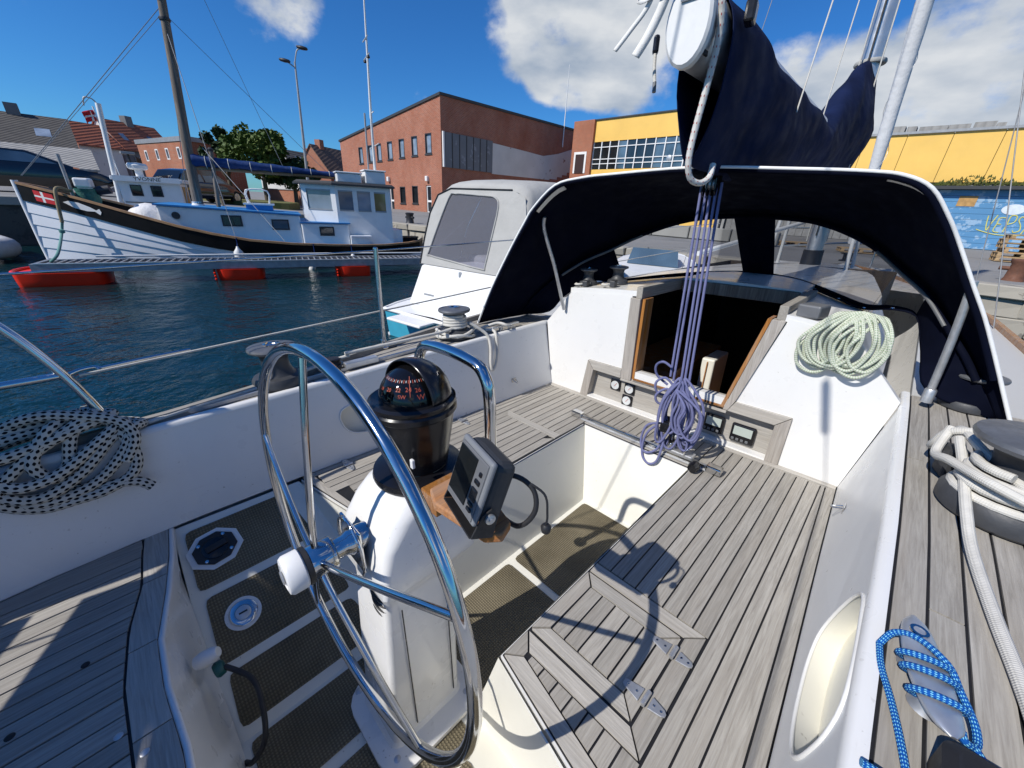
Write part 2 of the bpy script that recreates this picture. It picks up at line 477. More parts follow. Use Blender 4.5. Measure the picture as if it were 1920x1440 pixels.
def inset(poly, d):
    """shrink a convex polygon by d"""
    n = len(poly)
    A = sum(poly[k][0] * poly[(k + 1) % n][1] - poly[(k + 1) % n][0] * poly[k][1] for k in range(n))
    P = [Vector(p[:2]) for p in (poly if A > 0 else poly[::-1])]
    out = []
    for k in range(n):
        a, b, c = P[k - 1], P[k], P[(k + 1) % n]
        e1 = (b - a).normalized(); e2 = (c - b).normalized()
        n1 = Vector((-e1.y, e1.x)); n2 = Vector((-e2.y, e2.x))
        w = (n1 + n2); k2 = max(.3, 1 + n1.dot(n2))
        out.append(tuple(b + w * (d / k2)))
    return out
def lerp(a, b, t): return a + (b - a) * t
def interp(tab, x):
    for (x0, y0), (x1, y1) in zip(tab, tab[1:]):
        if x <= x1: return lerp(y0, y1, max(0.0, (x - x0) / (x1 - x0)))
    return tab[-1][1]
# ================================================================ the sailing boat (boat frame: x to starboard, y forward, z up, seats at z = 0)
FRAME[0] = HB
XC = -0.81
HBT = [(-1.4, .84), (-.5, .985), (0, 1.005), (.3, 1.05), (.7, 1.14), (1.3, 1.27), (2, 1.37), (3, 1.41), (4.5, 1.30), (6, 1.0), (7.5, .48), (8.5, .02)]
def half(y): return interp(HBT, y)
XBT = [(-1.4, .74), (-.9, .83), (-.52, .88), (-.35, .905), (-.1, .915), (.36, .91), (1.0, .885), (1.5, .865), (2.08, .845)]
def cb(y): return interp(XBT, y)                 # half breadth at the foot of the coaming
XTT = [(-1.4, .80), (-.9, .885), (-.5, .935), (0, .945), (.5, .935), (1.2, .935), (2.08, .925), (2.3, .92)]
def ct(y): return interp(XTT, y)                 # half breadth at its top
def zt(y): return .395 + .022 * max(y, -.6) if y < 3 else .461 + .008 * (y - 3)
sb = thing('sailboat', 'white sailing boat with weathered teak cockpit, in the foreground', 'sailboat', (XC, 1.5, -.8))
YS = [-1.4 + .2 * k for k in range(18)]          # -1.4 .. 2.0

# hull shell
rings = []
for k in range(41):
    y = -1.4 + k * 9.9 / 40
    h = half(y); z = zt(y); row = []
    for j in range(-8, 9):
        t = j / 8.0
        a = abs(t)
        row.append((XC + math.copysign(h * (1 - (1 - a) ** 2.4) ** .8, t) if j else XC, y, z - (z + 1.15) * (1 - a) ** .9 if a < 1 else z))
    rings.append(row)
MB().loft(rings, closed=False).build('hull', 'gelcoat', sb, smooth=50)
MB().face([(p[0], p[1], p[2]) for p in rings[0]]).build('transom', 'gelcoat', sb)
# toe rails
for s in (-1, 1):
    m = MB(); rr = []
    for k in range(36):
        y = -1.4 + k * 9.8 / 35; x = XC + s * half(y); z = zt(y)
        rr.append([(x - .018, y, z - .01), (x + .018, y, z - .01), (x + .014, y, z + .03), (x - .014, y, z + .03)])
    m.loft(rr, caps=True); m.build('toe_rail', 'teak_along' if s < 0 else 'varnished_wood', sb, smooth=30)

# coamings with a cave locker in each
def coaming(s, hole):
    hole = [(p.x, p.y) for p in smooth_path([(y, t, 0) for y, t in hole], 3, True)]
    par = lambda y, t: (XC + s * lerp(cb(y), ct(y), t), y, zt(y) * t)
    import bmesh
    bm = bmesh.new()
    outer = [bm.verts.new((y, 0, 0)) for y in YS + [2.08]] + [bm.verts.new((y, 1, 0)) for y in [2.08] + YS[::-1]]
    hl = [bm.verts.new((y, t, 0)) for y, t in hole]
    ed = []
    for L in (outer, hl):
        for a, b in zip(L, L[1:] + L[:1]): ed.append(bm.edges.new((a, b)))
    bmesh.ops.triangle_fill(bm, use_beauty=True, use_dissolve=False, edges=ed)
    bmesh.ops.recalc_face_normals(bm, faces=bm.faces)
    bm.verts.index_update()
    m = MB(); m.v = [par(v.co.x, v.co.y) for v in bm.verts]
    for f in bm.faces:
        q = [v.index for v in f.verts]
        if (f.normal.z > 0) == (s < 0): q = q[::-1]
        m.f.append(tuple(q))
    bm.free()
    c = m.build('coaming', 'gelcoat_grey', sb)
    # pocket behind the opening: rolled lip, side walls and back
    front = [Vector(par(y, t)) for y, t in hole]
    cen = sum(front, Vector()) / len(front)
    back = [p + Vector((s * .05, 0, -.01)) + (p - cen) * .15 for p in front]
    back = [Vector((p.x, p.y, max(p.z, .03))) for p in back]
    k = MB().loft([front, back], flip=(s < 0)); k.face(back if s < 0 else back[::-1]); k.build('cave_locker', 'cream_gelcoat', c, smooth=40)
    MB().tube([tuple(p + Vector((-s * .001, 0, 0))) for p in front], .0042, 8, closed=True).build('opening_lip', 'gelcoat', c, smooth=60)
    # rounded white top lip
    rr = []
    for y in YS + [2.08, 2.25]:
        x = XC + s * ct(y); z = zt(y)
        rr.append([(x - s * .004, y, z - .012), (x - s * .002, y, z + .004), (x + s * .006, y, z + .010), (x + s * .024, y, z + .009), (x + s * .027, y, z - .02)])
    MB().loft(rr, closed=False, flip=(s > 0)).build('top_lip', 'gelcoat', c, smooth=70)
    return c
hole = [(.640, .62), (.635, .78), (.66, .91), (.74, .95), (.84, .945), (.92, .93), (.965, .87), (1.0, .72), (1.02, .50), (1.01, .36), (.95, .28), (.86, .26), (.77, .28), (.69, .36), (.655, .48)]
coaming(1, hole)
coaming(-1, [(y - .055, .08 + t * .62) for y, t in hole])

# side decks: planks run fore and aft, following the coaming
def strip(parent, s, a, b, y0, y1, zoff, mat, name='plank', n=10, th=.008):
    rr = []
    for k in range(n + 1):
        y = lerp(y0, y1, k / n)
        x0 = XC + s * a(y); x1 = XC + s * b(y); z = zt(y) + zoff
        rr.append([(x0, y, z - th), (x0, y, z), (x1, y, z), (x1, y, z - th)])
    return MB().loft(rr, caps=True).build(name, mat, parent)
for s in (-1, 1):
    base = strip(sb, s, lambda y: ct(y) + .026, lambda y: max(half(y), ct(y) + .03), -1.4, 2.25, -.004, 'caulk', 'side_deck', 24, .02)
    p = .052
    for i in range(7):
        lo = lambda y, i=i: ct(y) + .029 + p * i + (.006 if i else 0) * 0 + .0028
        hi = lambda y, i=i: min(ct(y) + .029 + p * (i + 1) - .0028, half(y) - .02)
        # where the plank runs out against the hull edge it stops
        ys = [y for y in [-1.4 + .05 * k for k in range(74)] if hi(y) - lo(y) > .012]
        if not ys: continue
        y0, y1 = ys[0], 2.25
        cuts = sorted({y0, y1} | {c for c in ((.52, 1.62), (.95,), (.60, 1.9), (.78,), (1.35,), (1.1,), (1.7,))[i] if y0 + .1 < c < y1 - .1})
        for a, b in zip(cuts, cuts[1:]): strip(base, s, lo, hi, a + .0025, b - .0025, 0.0, 'teak_along', n=10)
    strip(sb, s, lambda y: ct(min(y, 2.2)) + .03, lambda y: half(y) - .015, 2.25, 8.3, 0.0, 'ribbed_deck', 'nonskid_panel', 30, .02)

# cockpit well: flat sole, sides that flare, helm floor rising to the quarters
w = MB()
SZ = -.42
w.face([(-1.0, 1.62, SZ), (-1.0, .46, SZ), (-.62, .46, SZ), (-.62, 1.62, SZ)])
w.face([(-1.0, 1.62, SZ), (-.62, 1.62, SZ), (-.505, 1.742, -.012), (-1.115, 1.742, -.012)])             # forward face
w.face([(-1.0, .46, SZ), (-1.0, 1.62, SZ), (-1.115, 1.742, -.012), (-1.115, .47, -.012)])
w.face([(-.62, 1.62, SZ), (-.62, .46, SZ), (-.505, .47, -.012), (-.505, 1.742, -.012)])
w.face([(-1.06, .46, SZ), (-1.06, -.14, SZ), (-.56, -.14, SZ), (-.56, .46, SZ)][::-1] if False else [(-1.06, -.14, SZ), (-.56, -.14, SZ), (-.56, .46, SZ), (-1.06, .46, SZ)])
for s in (-1, 1):
    X = lambda h: XC + s * h
    # rising helm floor
    q = [(X(.25), -.14, SZ), (X(.25), .46, SZ), (X(.905), .33, -.014), (X(.915), -.105, -.014)]
    w.face(q if s < 0 else q[::-1])
    # face of the seat end
    q = [(X(.25), .46, SZ), (X(.305), .47, -.012), (X(.90), .345, -.012), (X(.905), .33, -.014)]
    w.face(q if s < 0 else q[::-1])
    q = [(X(.25), .46, SZ), (X(.19), .46, SZ), (X(.305), .47, -.012)]
    w.face(q if s > 0 else q[::-1])
w.build('cockpit_well', 'cream_gelcoat', sb)
# aft wall of the well below the curved deck edge
EDGE = [(-.917, -.11), (-.75, -.125), (-.572, -.152), (-.393, -.186), (-.224, -.187), (-.043, -.172), (.1, -.165)]
full = EDGE[:-1] + [(-x, y) for x, y in EDGE[:-1]][::-1]
m = MB()
top = [(XC + x, y, -.012) for x, y in full]
def floor_z(h): h = abs(h); return SZ if h < .25 else lerp(SZ, -.014, (h - .25) / .66)
bot = [(XC + x, -.125 + .02 * (1 - abs(x)), min(-.013, floor_z(x))) for x, y in full]
mid = [(XC + x, y + .012, -.045) for x, y in full]
mid = [(a[0], a[1], max(a[2], b[2])) for a, b in zip(mid, bot)]
m.loft([bot, mid, top], closed=False)
m.build('aft_wall', 'gelcoat', sb, smooth=40)
MB().tube([(p[0], p[1] + .004, -.010) for p in top], .009, 8).build('deck_edge_lip', 'gelcoat', sb, smooth=60)
# tread mats on the sole and the helm floor
def mat_on(poly, f, name='tread_mat'):
    P = inset(poly, .011)
    # rounded corners
    out = []
    n = len(P)
    for k in range(n):
        a, b, c = Vector(P[k - 1]), Vector(P[k]), Vector(P[(k + 1) % n])
        r = min(.02, (a - b).length / 3, (c - b).length / 3)
        for t in (0, .5, 1):
            p0 = b + (a - b).normalized() * r; p1 = b + (c - b).normalized() * r
            out.append(tuple(p0.lerp(b, t).lerp(b.lerp(p1, t), t)))
    m = MB(); m.prism(out, 0, 1)
    m.v = [(x, y, f(x) + (.004 if z > .5 else .0006)) for x, y, z in m.v]
    return m.build(name, 'tread_mat', sb)
flatz = lambda x: SZ
helmz = lambda x: floor_z(x - XC)
mat_on([(-.985, 1.605), (-.985, 1.0), (-.635, 1.0), (-.635, 1.605)], flatz)
mat_on([(-.985, .985), (-.985, .47), (-.635, .47), (-.635, .985)], flatz)
for s in (-1, 1):
    bx = [.90, .668, .66, .435, .427, .268]
    for a, b in ((.893, .668), (.660, .440), (.432, .268)):
        mat_on([(XC + s * a, -.085 - .02 * (1 - a)), (XC + s * b, -.095 - .02 * (1 - b)), (XC + s * b, .30 + (.9 - b) * .13), (XC + s * a, .28 + (.9 - a) * .13)], helmz)
mat_on([(-1.055, -.10), (-.82, -.10), (-.82, .43), (-1.055, .43)], flatz)
mat_on([(-.80, -.10), (-.565, -.10), (-.565, .43), (-.80, .43)], flatz)

# benches, bridge deck and their planks
G = .0026
def plank(poly, parent, mat='teak_along', z1=0.0, z0=-.009, g=G):
    z1 += random.uniform(-.0008, .0006)
    return MB().prism(inset(poly, g), z0, z1).build('plank', mat, parent)
def MX(poly, s): return [(2 * XC - x, y) if s < 0 else (x, y) for x, y in poly]
def outer(y, d=0.0): return XC + cb(y) - .002 - d
def bench(s):
    pts = [(-.490, 1.745), (-.499, .481), (.09, .36)] + [(outer(y), y) for y in (.5, .9, 1.3, 1.7, 2.08)] + [(-.490, 2.08)]
    body = MB().prism(MX(pts, s), -.03, -.0055).build('bench', 'caulk', sb)
    MB().prism(MX([(-.494, 1.742), (-.503, .477), (.09, .356), (.085, .5), (-.40, 1.742)], s), -.055, -.010).build('seat_edge', 'gelcoat', body)
    P = lambda poly, mat='teak_along', **k: plank(MX(poly, s), body, mat, **k)
    xs = [-.021 - .0465 * i for i in range(10)]
    y1 = 2.042
    # inner edge plank, split where the lid is
    lid = (.535, .932) if s > 0 else (.40, 1.53)
    a0, a1 = lid
    P([(-.491, a1), (xs[9], a1), (xs[9], y1), (-.491, y1)])
    for i in range(2, 9): P([(xs[i + 1], a1), (xs[i], a1), (xs[i], y1), (xs[i + 1], y1)])
    for i in range(0, 2): P([(xs[i + 1], .415), (xs[i], .405), (xs[i], y1), (xs[i + 1], y1)])
    ys = [.42, .7, 1.0, 1.3, 1.6, 1.85, y1]
    # last plank and the margin board against the coaming follow its curve
    for d0, d1 in ((None, .038), (.038, 0.0)):
        m = MB(); lo = []; hi = []
        for y in ys if d0 is None else [.37] + ys[1:-1] + [2.08]:
            l = xs[0] + G if d0 is None else outer(y, d0) + G; h = outer(y, d1) - G
            if s < 0: l, h = 2 * XC - l, 2 * XC - h
            lo.append((l, y)); hi.append((h, y))
        m.prism(lo + hi[::-1], -.009, 0.0); m.build('plank', 'teak_along', body)
    if s > 0:
        g1, g0 = -.165, -.495
        # frame boards round the lid
        P([(-.4925, .932), (-.4915, .884), (-.166, .884), (-.117, .932)], 'teak_across')
        P([(-.117, .932), (-.166, .884), (-.166, .583), (-.117, .535)])
        P([(-.117, .535), (-.166, .583), (-.4965, .583), (-.452, .535)], 'teak_across')
        # lid
        P([(-.4915, .879), (-.448, .832), (-.212, .832), (-.168, .879)], 'teak_across', z1=.002)
        P([(-.4955, .588), (-.168, .588), (-.212, .632), (-.452, .632)], 'teak_across', z1=.002)
        ls = [-.4505, -.404, -.357, -.309, -.2615, -.213]
        for a, b in zip(ls, ls[1:]): P([(a, .632), (b, .632), (b, .832), (a, .832)], z1=.002)
        P([(-.4955, .588), (-.452, .632), (-.4495, .832), (-.4915, .879)], z1=.002)
        P([(-.168, .588), (-.168, .879), (-.213, .832), (-.213, .632)], z1=.002)
        # aft end
        aft = lambda x: .481 - (x + .499) * .2055
        P([(-.499, .481), (.086, .362), (.086, .405), (-.452, .5185)], 'teak_across')
        P([(-.4965, .583), (-.499, .481), (-.452, .5185), (-.452, .535)])
        for i in range(2, 9):
            a, b = xs[i + 1], xs[i]
            P([(a, aft(a) + .0465), (b, aft(b) + .0465), (b, .535), (a, .535)])
    else:
        # long lid with a pale cross board at its forward end
        P([(-.491, 1.53), (-.491, 1.475), (-.115, 1.475), (-.07, 1.53)], 'teak_across', z1=.002)
        ls = [-.4445, -.398, -.3515, -.305, -.2585, -.212, -.1655, -.118]
        for a, b in zip(ls, ls[1:]): P([(a, .49), (b, .49), (b, 1.475), (a, 1.475)], z1=.002)
        P([(-.493, .485), (-.4445, .485), (-.4445, 1.43), (-.491, 1.475)], z1=.002)
        P([(-.118, .49), (-.072, .49), (-.072, 1.525), (-.118, 1.48)])
        P([(-.499, .481), (.086, .362), (.086, .405), (-.452, .485)], 'teak_across')
    return body
bs = bench(1)
bp = bench(-1)
bd = MB().prism([(-1.13, 1.745), (-.49, 1.745), (-.49, 2.08), (-1.13, 2.08)], -.03, -.0055).build('bridge_deck', 'caulk', sb)
MB().prism([(-1.118, 1.741), (-.502, 1.741), (-.502, 1.9), (-1.118, 1.9)], -.06, -.0105).build('deck_edge', 'gelcoat', bd)
nb = 13
for i in range(nb):
    a = lerp(-1.128, -.492, i / nb); b = lerp(-1.128, -.492, (i + 1) / nb)
    plank([(a, 1.80), (b, 1.80), (b, 2.042), (a, 2.042)], bd)
plank([(-1.128, 1.746), (-.492, 1.746), (-.492, 1.80), (-1.128, 1.80)], bd, 'teak_across')
plank([(-1.652, 2.042), (.034, 2.042), (.034, 2.079), (-1.652, 2.079)], bd, 'teak_across', z1=.003)

# aft deck planks
ad = MB().prism([(XC + x, y - .002) for x, y in full] + [(XC + .82, -1.35), (XC - .82, -1.35)], -.03, -.0055).build('aft_deck', 'caulk', sb)
SEAM = [(-.905, -.185), (-.80, -.196), (-.66, -.205), (-.482, -.245), (-.289, -.262), (-.063, -.255), (.063, -.255), (.289, -.262), (.482, -.245), (.66, -.205), (.80, -.196), (.905, -.185)]
def seam(h): return interp(SEAM, h)
def edge(h): return interp([(x, y) for x, y in full], h)
hs_ = [-.917, -.66, -.40, -.13, .13, .40, .66, .917]
for a, b in zip(hs_, hs_[1:]):
    n = 5; lo = []; hi = []
    for k in range(n + 1):
        h = lerp(a + .002, b - .002, k / n)
        lo.append((XC + h, seam(h) + .004)); hi.append((XC + h, edge(h) - .004))
    MB().prism(lo + hi[::-1], -.009, 0).build('plank', 'teak_across', ad)
h = -.86
while h < .84:
    h2 = h + .0535
    ya, yb = seam(h), seam(h2)
    y0 = -1.34 if abs(h) < .70 else (-.9 if abs(h) < .79 else -.6)
    plank([(XC + h, y0), (XC + h2, y0), (XC + h2, yb), (XC + h, ya)], ad)
    h = h2
for s in (-1, 1):
    m = MB(); lo = []; hi = []
    for k in range(8):
        y = lerp(-1.3, -.19, k / 7); lo.append((XC + s * (cb(y) - .055), y)); hi.append((XC + s * (cb(y) - .004), y))
    m.prism(lo + hi[::-1], -.0095, -.0005); m.build('plank', 'teak_along', ad)
# screw plugs in the aft deck
for x, y, mt in ((-.98, -.275, 'dull_steel'), (-.90, -.235, 'dull_steel'), (-.955, -.36, 'lamp_red'), (-.90, -.40, 'dull_steel'), (-1.25, -.33, 'caulk'), (-1.15, -.45, 'caulk')):
    MB().lathe([(.009, 0), (.009, .0015), (.006, .003), (0, .003)], 12, (x, y, 0)).build('screw', mt, ad, smooth=40)

# cabin bulkhead
BY = 2.08
bk = MB()
bk.wall([(-1.656, 0), (-1.388, 0), (-1.350, .262), (-1.10, .262), (-1.10, .714), (-1.53, .680), (-1.725, .452)], BY, BY + .04)
bk.wall([(.034, 0), (.112, .452), (-.09, .680), (-.33, .712), (-.455, .262), (-.205, .262), (-.205, 0)], BY, BY + .04)
bk.wall([(-1.10, .20), (-.475, .20), (-.455, .262), (-1.10, .262)], BY + .004, BY + .04)
bulk = bk.build('bulkhead', 'gelcoat', sb)
# recessed instrument panel with mitred teak frame
rp = MB().wall([(-1.388, 0), (-.205, 0), (-.205, .262), (-1.35, .262)], BY + .042, BY + .06).build('instrument_panel', 'teak_across', sb)
fy0, fy1 = BY - .012, BY + .042
def fr(poly, mat, par=None): return MB().wall(poly, fy0, fy1).build('frame_board', mat, par or rp, bevel=.002)
fr([(-1.392, .004), (-1.335, .004), (-1.305, .200), (-1.352, .258)], 'teak_upright')
fr([(-1.350, .261), (-1.303, .202), (-1.105, .202), (-1.105, .261)], 'teak_across')
fr([(-.203, .004), (-.262, .004), (-.262, .202), (-.203, .261)], 'teak_upright')
fr([(-.205, .263), (-.264, .204), (-.478, .204), (-.45, .263)], 'teak_across')
MB().box(-1.38, -.21, BY - .010, BY + .041, .0035, .012).build('panel_ledge', 'gelcoat', rp)
# companionway: boards either side, varnished inner jambs, sill
cw = MB().wall([(-1.104, .204), (-1.035, .204), (-1.043, .70), (-1.104, .70)], fy0, fy1).build('companionway', 'teak_upright', sb, bevel=.002)
MB().wall([(-.478, .206), (-.452, .265), (-.337, .70), (-.392, .70), (-.500, .206)], fy0, fy1).build('door_board', 'teak_upright', cw, bevel=.002)
MB().box(-1.034, -1.018, BY + .002, BY + .10, .215, .70).build('door_jamb', 'varnished_wood', cw)
MB().wall([(-.503, .21), (-.396, .70), (-.412, .70), (-.519, .21)], BY + .002, BY + .10).build('door_jamb', 'varnished_wood', cw)
MB().box(-1.10, -.48, BY - .018, BY + .05, .190, .203).build('sill', 'teak_across', cw, bevel=.002)
MB().box(-1.03, -.50, BY + .003, BY + .09, .204, .222).build('sill_step', 'varnished_wood', cw, bevel=.002)
MB().box(-1.02, -.50, BY - .012, BY + .001, .2035, .214).build('sill_strip', 'stainless', cw)
# cabin trunk sides and roof; the sliding hatch is pushed forward
def roof_z(x, y): return .695 + .05 * (1 - ((x - XC) / .8) ** 2) + (.01 * (y - 2) if y < 3.3 else .013 - .022 * (y - 3.3))
def rw(y): return interp([(2.0, .73), (3.2, .72), (4.6, .58), (5.7, .36)], y)
def roof(x0f, x1f, y0, y1, name, mat='gelcoat', n=8, k=8, zo=0.0, th=.03):
    top = []; 
    rr = []
    for i in range(n + 1):
        y = lerp(y0, y1, i / n)
        a, b = x0f(y), x1f(y)
        up = [(lerp(a, b, j / k), y, roof_z(lerp(a, b, j / k), y) + zo) for j in range(k + 1)]
        rr.append(up + [(p[0], p[1], p[2] - th) for p in up[::-1]])
    return MB().loft(rr, caps=True).build(name, mat, sb, smooth=40)
HX0, HX1 = -1.06, -.36
roof(lambda y: XC - rw(y), lambda y: HX0, BY + .001, 2.75, 'cabin_roof')
roof(lambda y: HX1, lambda y: XC + rw(y), BY + .001, 2.75, 'cabin_roof')
roof(lambda y: XC - rw(y), lambda y: XC + rw(y), 2.752, 5.7, 'cabin_roof', n=14)
hat = roof(lambda y: HX0 + .03, lambda y: HX1 - .03, 2.60, 3.15, 'sliding_hatch', zo=.03, th=.028)
MB().box(HX0 + .035, HX1 - .035, 2.575, 2.602, .695, .765).build('hatch_beam', 'dark_mast_wood', hat, bevel=.004)
for x in (HX0, HX1):
    MB().box(x - .018, x + .018, BY + .0, 2.74, .70, .765).build('hatch_runner', 'teak_along', hat, bevel=.003)
for s in (-1, 1):
    rr = []
    for i in range(15):
        y = lerp(BY + .03, 5.7, i / 14)
        xt = XC + s * rw(y); xb = XC + s * (rw(y) + .12 * min(1, (6.0 - y)))
        rr.append([(xb, y, zt(y) - .01), (xb + s * -.03, y, zt(y) + .02), (xt + s * .02, y, roof_z(xt, y) - .06), (xt, y, roof_z(xt, y) + .002)])
    MB().loft(rr, closed=False, flip=(s < 0)).build('cabin_side', 'gelcoat', sb, smooth=50)
MB().face([(XC - .40, 5.72, .46), (XC + .40, 5.72, .46), (XC + .36, 5.70, .70), (XC - .36, 5.70, .70)]).build('cabin_front', 'gelcoat', sb)
MB().loft([[(XC + s * half(y) * t, y, zt(y) - .004 + .05 * (1 - abs(t))) for s, t in ((-1, 1), (-1, .5), (1, 0), (1, .5), (1, 1))] for y in [5.6 + .2 * k for k in range(14)]], closed=False).build('foredeck', 'gelcoat', sb, smooth=50)
# dark cabin seen through the companionway
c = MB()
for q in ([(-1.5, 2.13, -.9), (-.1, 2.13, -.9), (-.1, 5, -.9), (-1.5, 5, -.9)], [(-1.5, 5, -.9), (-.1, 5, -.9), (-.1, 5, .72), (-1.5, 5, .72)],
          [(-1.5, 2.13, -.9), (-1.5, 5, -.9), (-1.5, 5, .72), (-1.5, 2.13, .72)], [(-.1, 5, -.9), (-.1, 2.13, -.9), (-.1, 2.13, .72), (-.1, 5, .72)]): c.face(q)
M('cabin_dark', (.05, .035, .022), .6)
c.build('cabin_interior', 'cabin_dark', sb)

MB().box(-.915, -.825, 2.9, 3.2, -.35, .19).build('galley_locker', 'cream_gelcoat', sb, bevel=.01)
MB().box(-.873, -.867, 2.885, 2.899, -.30, .17).build('locker_seam', 'varnished_wood', sb)
MB().box(-1.44, -1.0, 2.6, 3.6, -.3, .12).build('galley_counter', 'varnished_wood', sb, bevel=.01)
MB().box(-.60, -.15, 2.7, 3.8, -.3, .05).build('chart_table', 'varnished_wood', sb, bevel=.01)
for b_ in ((2.45, 2.75, -.25, -.21), (2.30, 2.52, -.01, .02)): MB().box(-.95, -.60, *b_).build('companion_step', 'varnished_wood', sb)

# ================================================================ gear on the sailing boat
def text_verts(s, size):
    cu = bpy.data.curves.new('lettering', 'FONT'); cu.body = s; cu.size = size; cu.align_x = 'CENTER'; cu.align_y = 'CENTER'; cu.resolution_u = 2
    o = bpy.data.objects.new('lettering', cu); COL.objects.link(o)
    me = bpy.data.meshes.new_from_object(o.evaluated_get(bpy.context.evaluated_depsgraph_get()))
    v = [tuple(x.co) for x in me.vertices]; f = [tuple(p.vertices) for p in me.polygons]
    bpy.data.objects.remove(o); bpy.data.curves.remove(cu); bpy.data.meshes.remove(me)
    return v, f
def lettering(s, size, m, mat, parent, name='lettering', sx=1.0):
    v, f = text_verts(s, size)
    b = MB(); b.v = [tuple(m @ Vector((p[0] * sx, p[1], 0))) for p in v]; b.f = f
    return b.build(name, mat, parent)
def rrect(cx, cy, hx, hy, r, z, n=5):
    out = []
    for sx, sy, a0 in ((1, 1, 0), (-1, 1, 90), (-1, -1, 180), (1, -1, 270)):
        for k in range(n):
            a = R(a0 + 90 * k / (n - 1))
            out.append((cx + sx * (hx - r) + r * math.cos(a), cy + sy * (hy - r) + r * math.sin(a), z))
    return out
def ring_pts(c, r, n, axis='z', ph=0.0):
    o = []
    for k in range(n):
        a = 2 * math.pi * k / n + ph
        u, w = r * math.cos(a), r * math.sin(a)
        o.append({'z': (c[0] + u, c[1] + w, c[2]), 'y': (c[0] + u, c[1], c[2] + w), 'x': (c[0], c[1] + u, c[2] + w)}[axis])
    return o

# ---- pedestal
pd = thing('steering_pedestal', 'white moulded pedestal column carrying the wheel and compass', 'pedestal', (-.80, .35, -.42))
MB().loft([rrect(-.795, .345, .165, .175, .08, -.416), rrect(-.795, .345, .165, .175, .08, -.400), rrect(-.795, .345, .150, .16, .075, -.392)], caps=True).build('base_flange', 'gelcoat', pd, smooth=40)
prof = [(-.395, .345, .112, .135, .035), (-.38, .347, .100, .122, .018), (-.1, .36, .097, .117, .018), (.13, .372, .094, .112, .018), (.165, .378, .094, .113, .018), (.185, .383, .098, .118, .018), (.215, .392, .114, .134, .018),
        (.235, .398, .124, .147, .018), (.30, .408, .124, .150, .020), (.36, .418, .120, .146, .026), (.42, .433, .117, .134, .05), (.455, .445, .113, .122, .07), (.466, .448, .108, .112, .09), (.470, .448, .100, .104, .09)]
MB().loft([rrect(-.80, cy, hx, hy, min(r, hx * .95, hy * .95), z, 6) for z, cy, hx, hy, r in prof], caps=True).build('column', 'gelcoat', pd, smooth=32)
for sx in (-.135, .12):
    for sy in (-.13, .13):
        MB().lathe([(.013, 0), (.013, .006), (.008, .009), (0, .009)], 14, (-.795 + sx, .345 + sy, -.3995)).build('bolt', 'dull_steel', pd, smooth=40)
for k in range(4):                                              # ventilation slots
    z = .195 - .018 * k
    MB().tube([(-.80 + .045 + .046 * math.sin(a), .38 - .120 + .018 * (1 - math.cos(a)) , z - .010 * math.cos(a)) for a in [R(x) for x in range(-60, 61, 15)]], .0032, 6).build('vent_slot', 'black_matte', pd, smooth=60)
for y in (.30, .44):                                            # panel joints on the starboard side
    MB().box(-.6975, -.6955, y, y + .003, -.36, .15).build('panel_joint', 'caulk', pd)
MB().lathe([(.033, 0), (.033, .05), (.026, .06), (.026, .12)], 20, (-.80, .285, .356), Matrix.Rotation(R(90), 3, 'X')).build('wheel_shaft', 'stainless', pd, smooth=40)
MB().obox((-.80, .246, .35), (.055, .004, .062)).build('shaft_plate', 'stainless', pd, bevel=.003)
MB().tube([(-.80 + .07 * math.cos(a), .240, .34 + .085 * math.sin(a)) for a in [R(x) for x in range(-40, 221, 20)]], .004, 6).build('cover_ring', 'stainless', pd, smooth=60)
g = thing('pedestal_guard', 'thick bent stainless tube guard arching in front of the compass', 'guard rail', (-.80, .57, .40))
gp = [(-.645, .585, .30), (-.645, .575, .55), (-.645, .57, .70), (-.662, .57, .752), (-.70, .57, .775), (-.80, .57, .782), (-.90, .57, .775), (-.938, .57, .752), (-.955, .57, .70), (-.955, .575, .55), (-.955, .585, .30)]
MB().tube(gp, .0155, 14, sm=5).build('tube', 'stainless', g, smooth=80)
for x in (-.645, -.955): MB().lathe([(.03, 0), (.03, .008), (.02, .012)], 18, (x, .585, .296)).build('foot_flange', 'stainless', g, smooth=40)

# ---- wheel
wh = thing('helm_wheel', 'large polished stainless steering wheel with five spokes', 'steering wheel', (-.80, .214, .356))
WC = Vector((-.80, .214, .356)); tilt = Matrix.Rotation(R(-2.0), 3, 'X') @ Matrix.Rotation(R(2.0), 3, 'Z')
def wp(a, r, dy=0.0): return tuple(WC + tilt @ Vector((r * math.cos(a), dy, r * math.sin(a))))
MB().tube([wp(2 * math.pi * k / 96, .495) for k in range(96)], .0132, 14, closed=True).build('rim', 'stainless', wh, smooth=80)
for k in range(5):
    a = R(21.5 + 72 * k)
    sp = MB().tube([wp(a, .02, -.055), wp(a, .10, -.05), wp(a, .30, -.028), wp(a, .482, -.004)], .0078, 12, sm=4)
    sp.build('spoke', 'stainless', wh, smooth=80)
rx = Matrix.Rotation(R(90), 3, 'X')
MB().lathe([(.036, 0), (.040, .004), (.040, .062), (.035, .068)], 28, WC + Vector((0, -.015, 0)), rx).build('hub', 'stainless', wh, smooth=40)
hc = MB().lathe([(.042, 0), (.046, .004), (.046, .034), (.041, .041), (.030, .043), (.029, .038), (.022, .038), (.020, .042), (0, .042)], 32, WC + Vector((0, -.084, 0)), rx).build('hub_cap', 'white_plastic', wh, smooth=40)
MB().lathe([(.045, 0), (.045, .010)], 32, WC + Vector((0, -.073, 0)), rx).build('gasket', 'black_matte', wh, smooth=40)
MB().lathe([(.016, 0), (.016, .003), (0, .003)], 20, WC + Vector((0, -.1275, 0)), rx).build('emblem', 'dull_steel', hc, smooth=40)

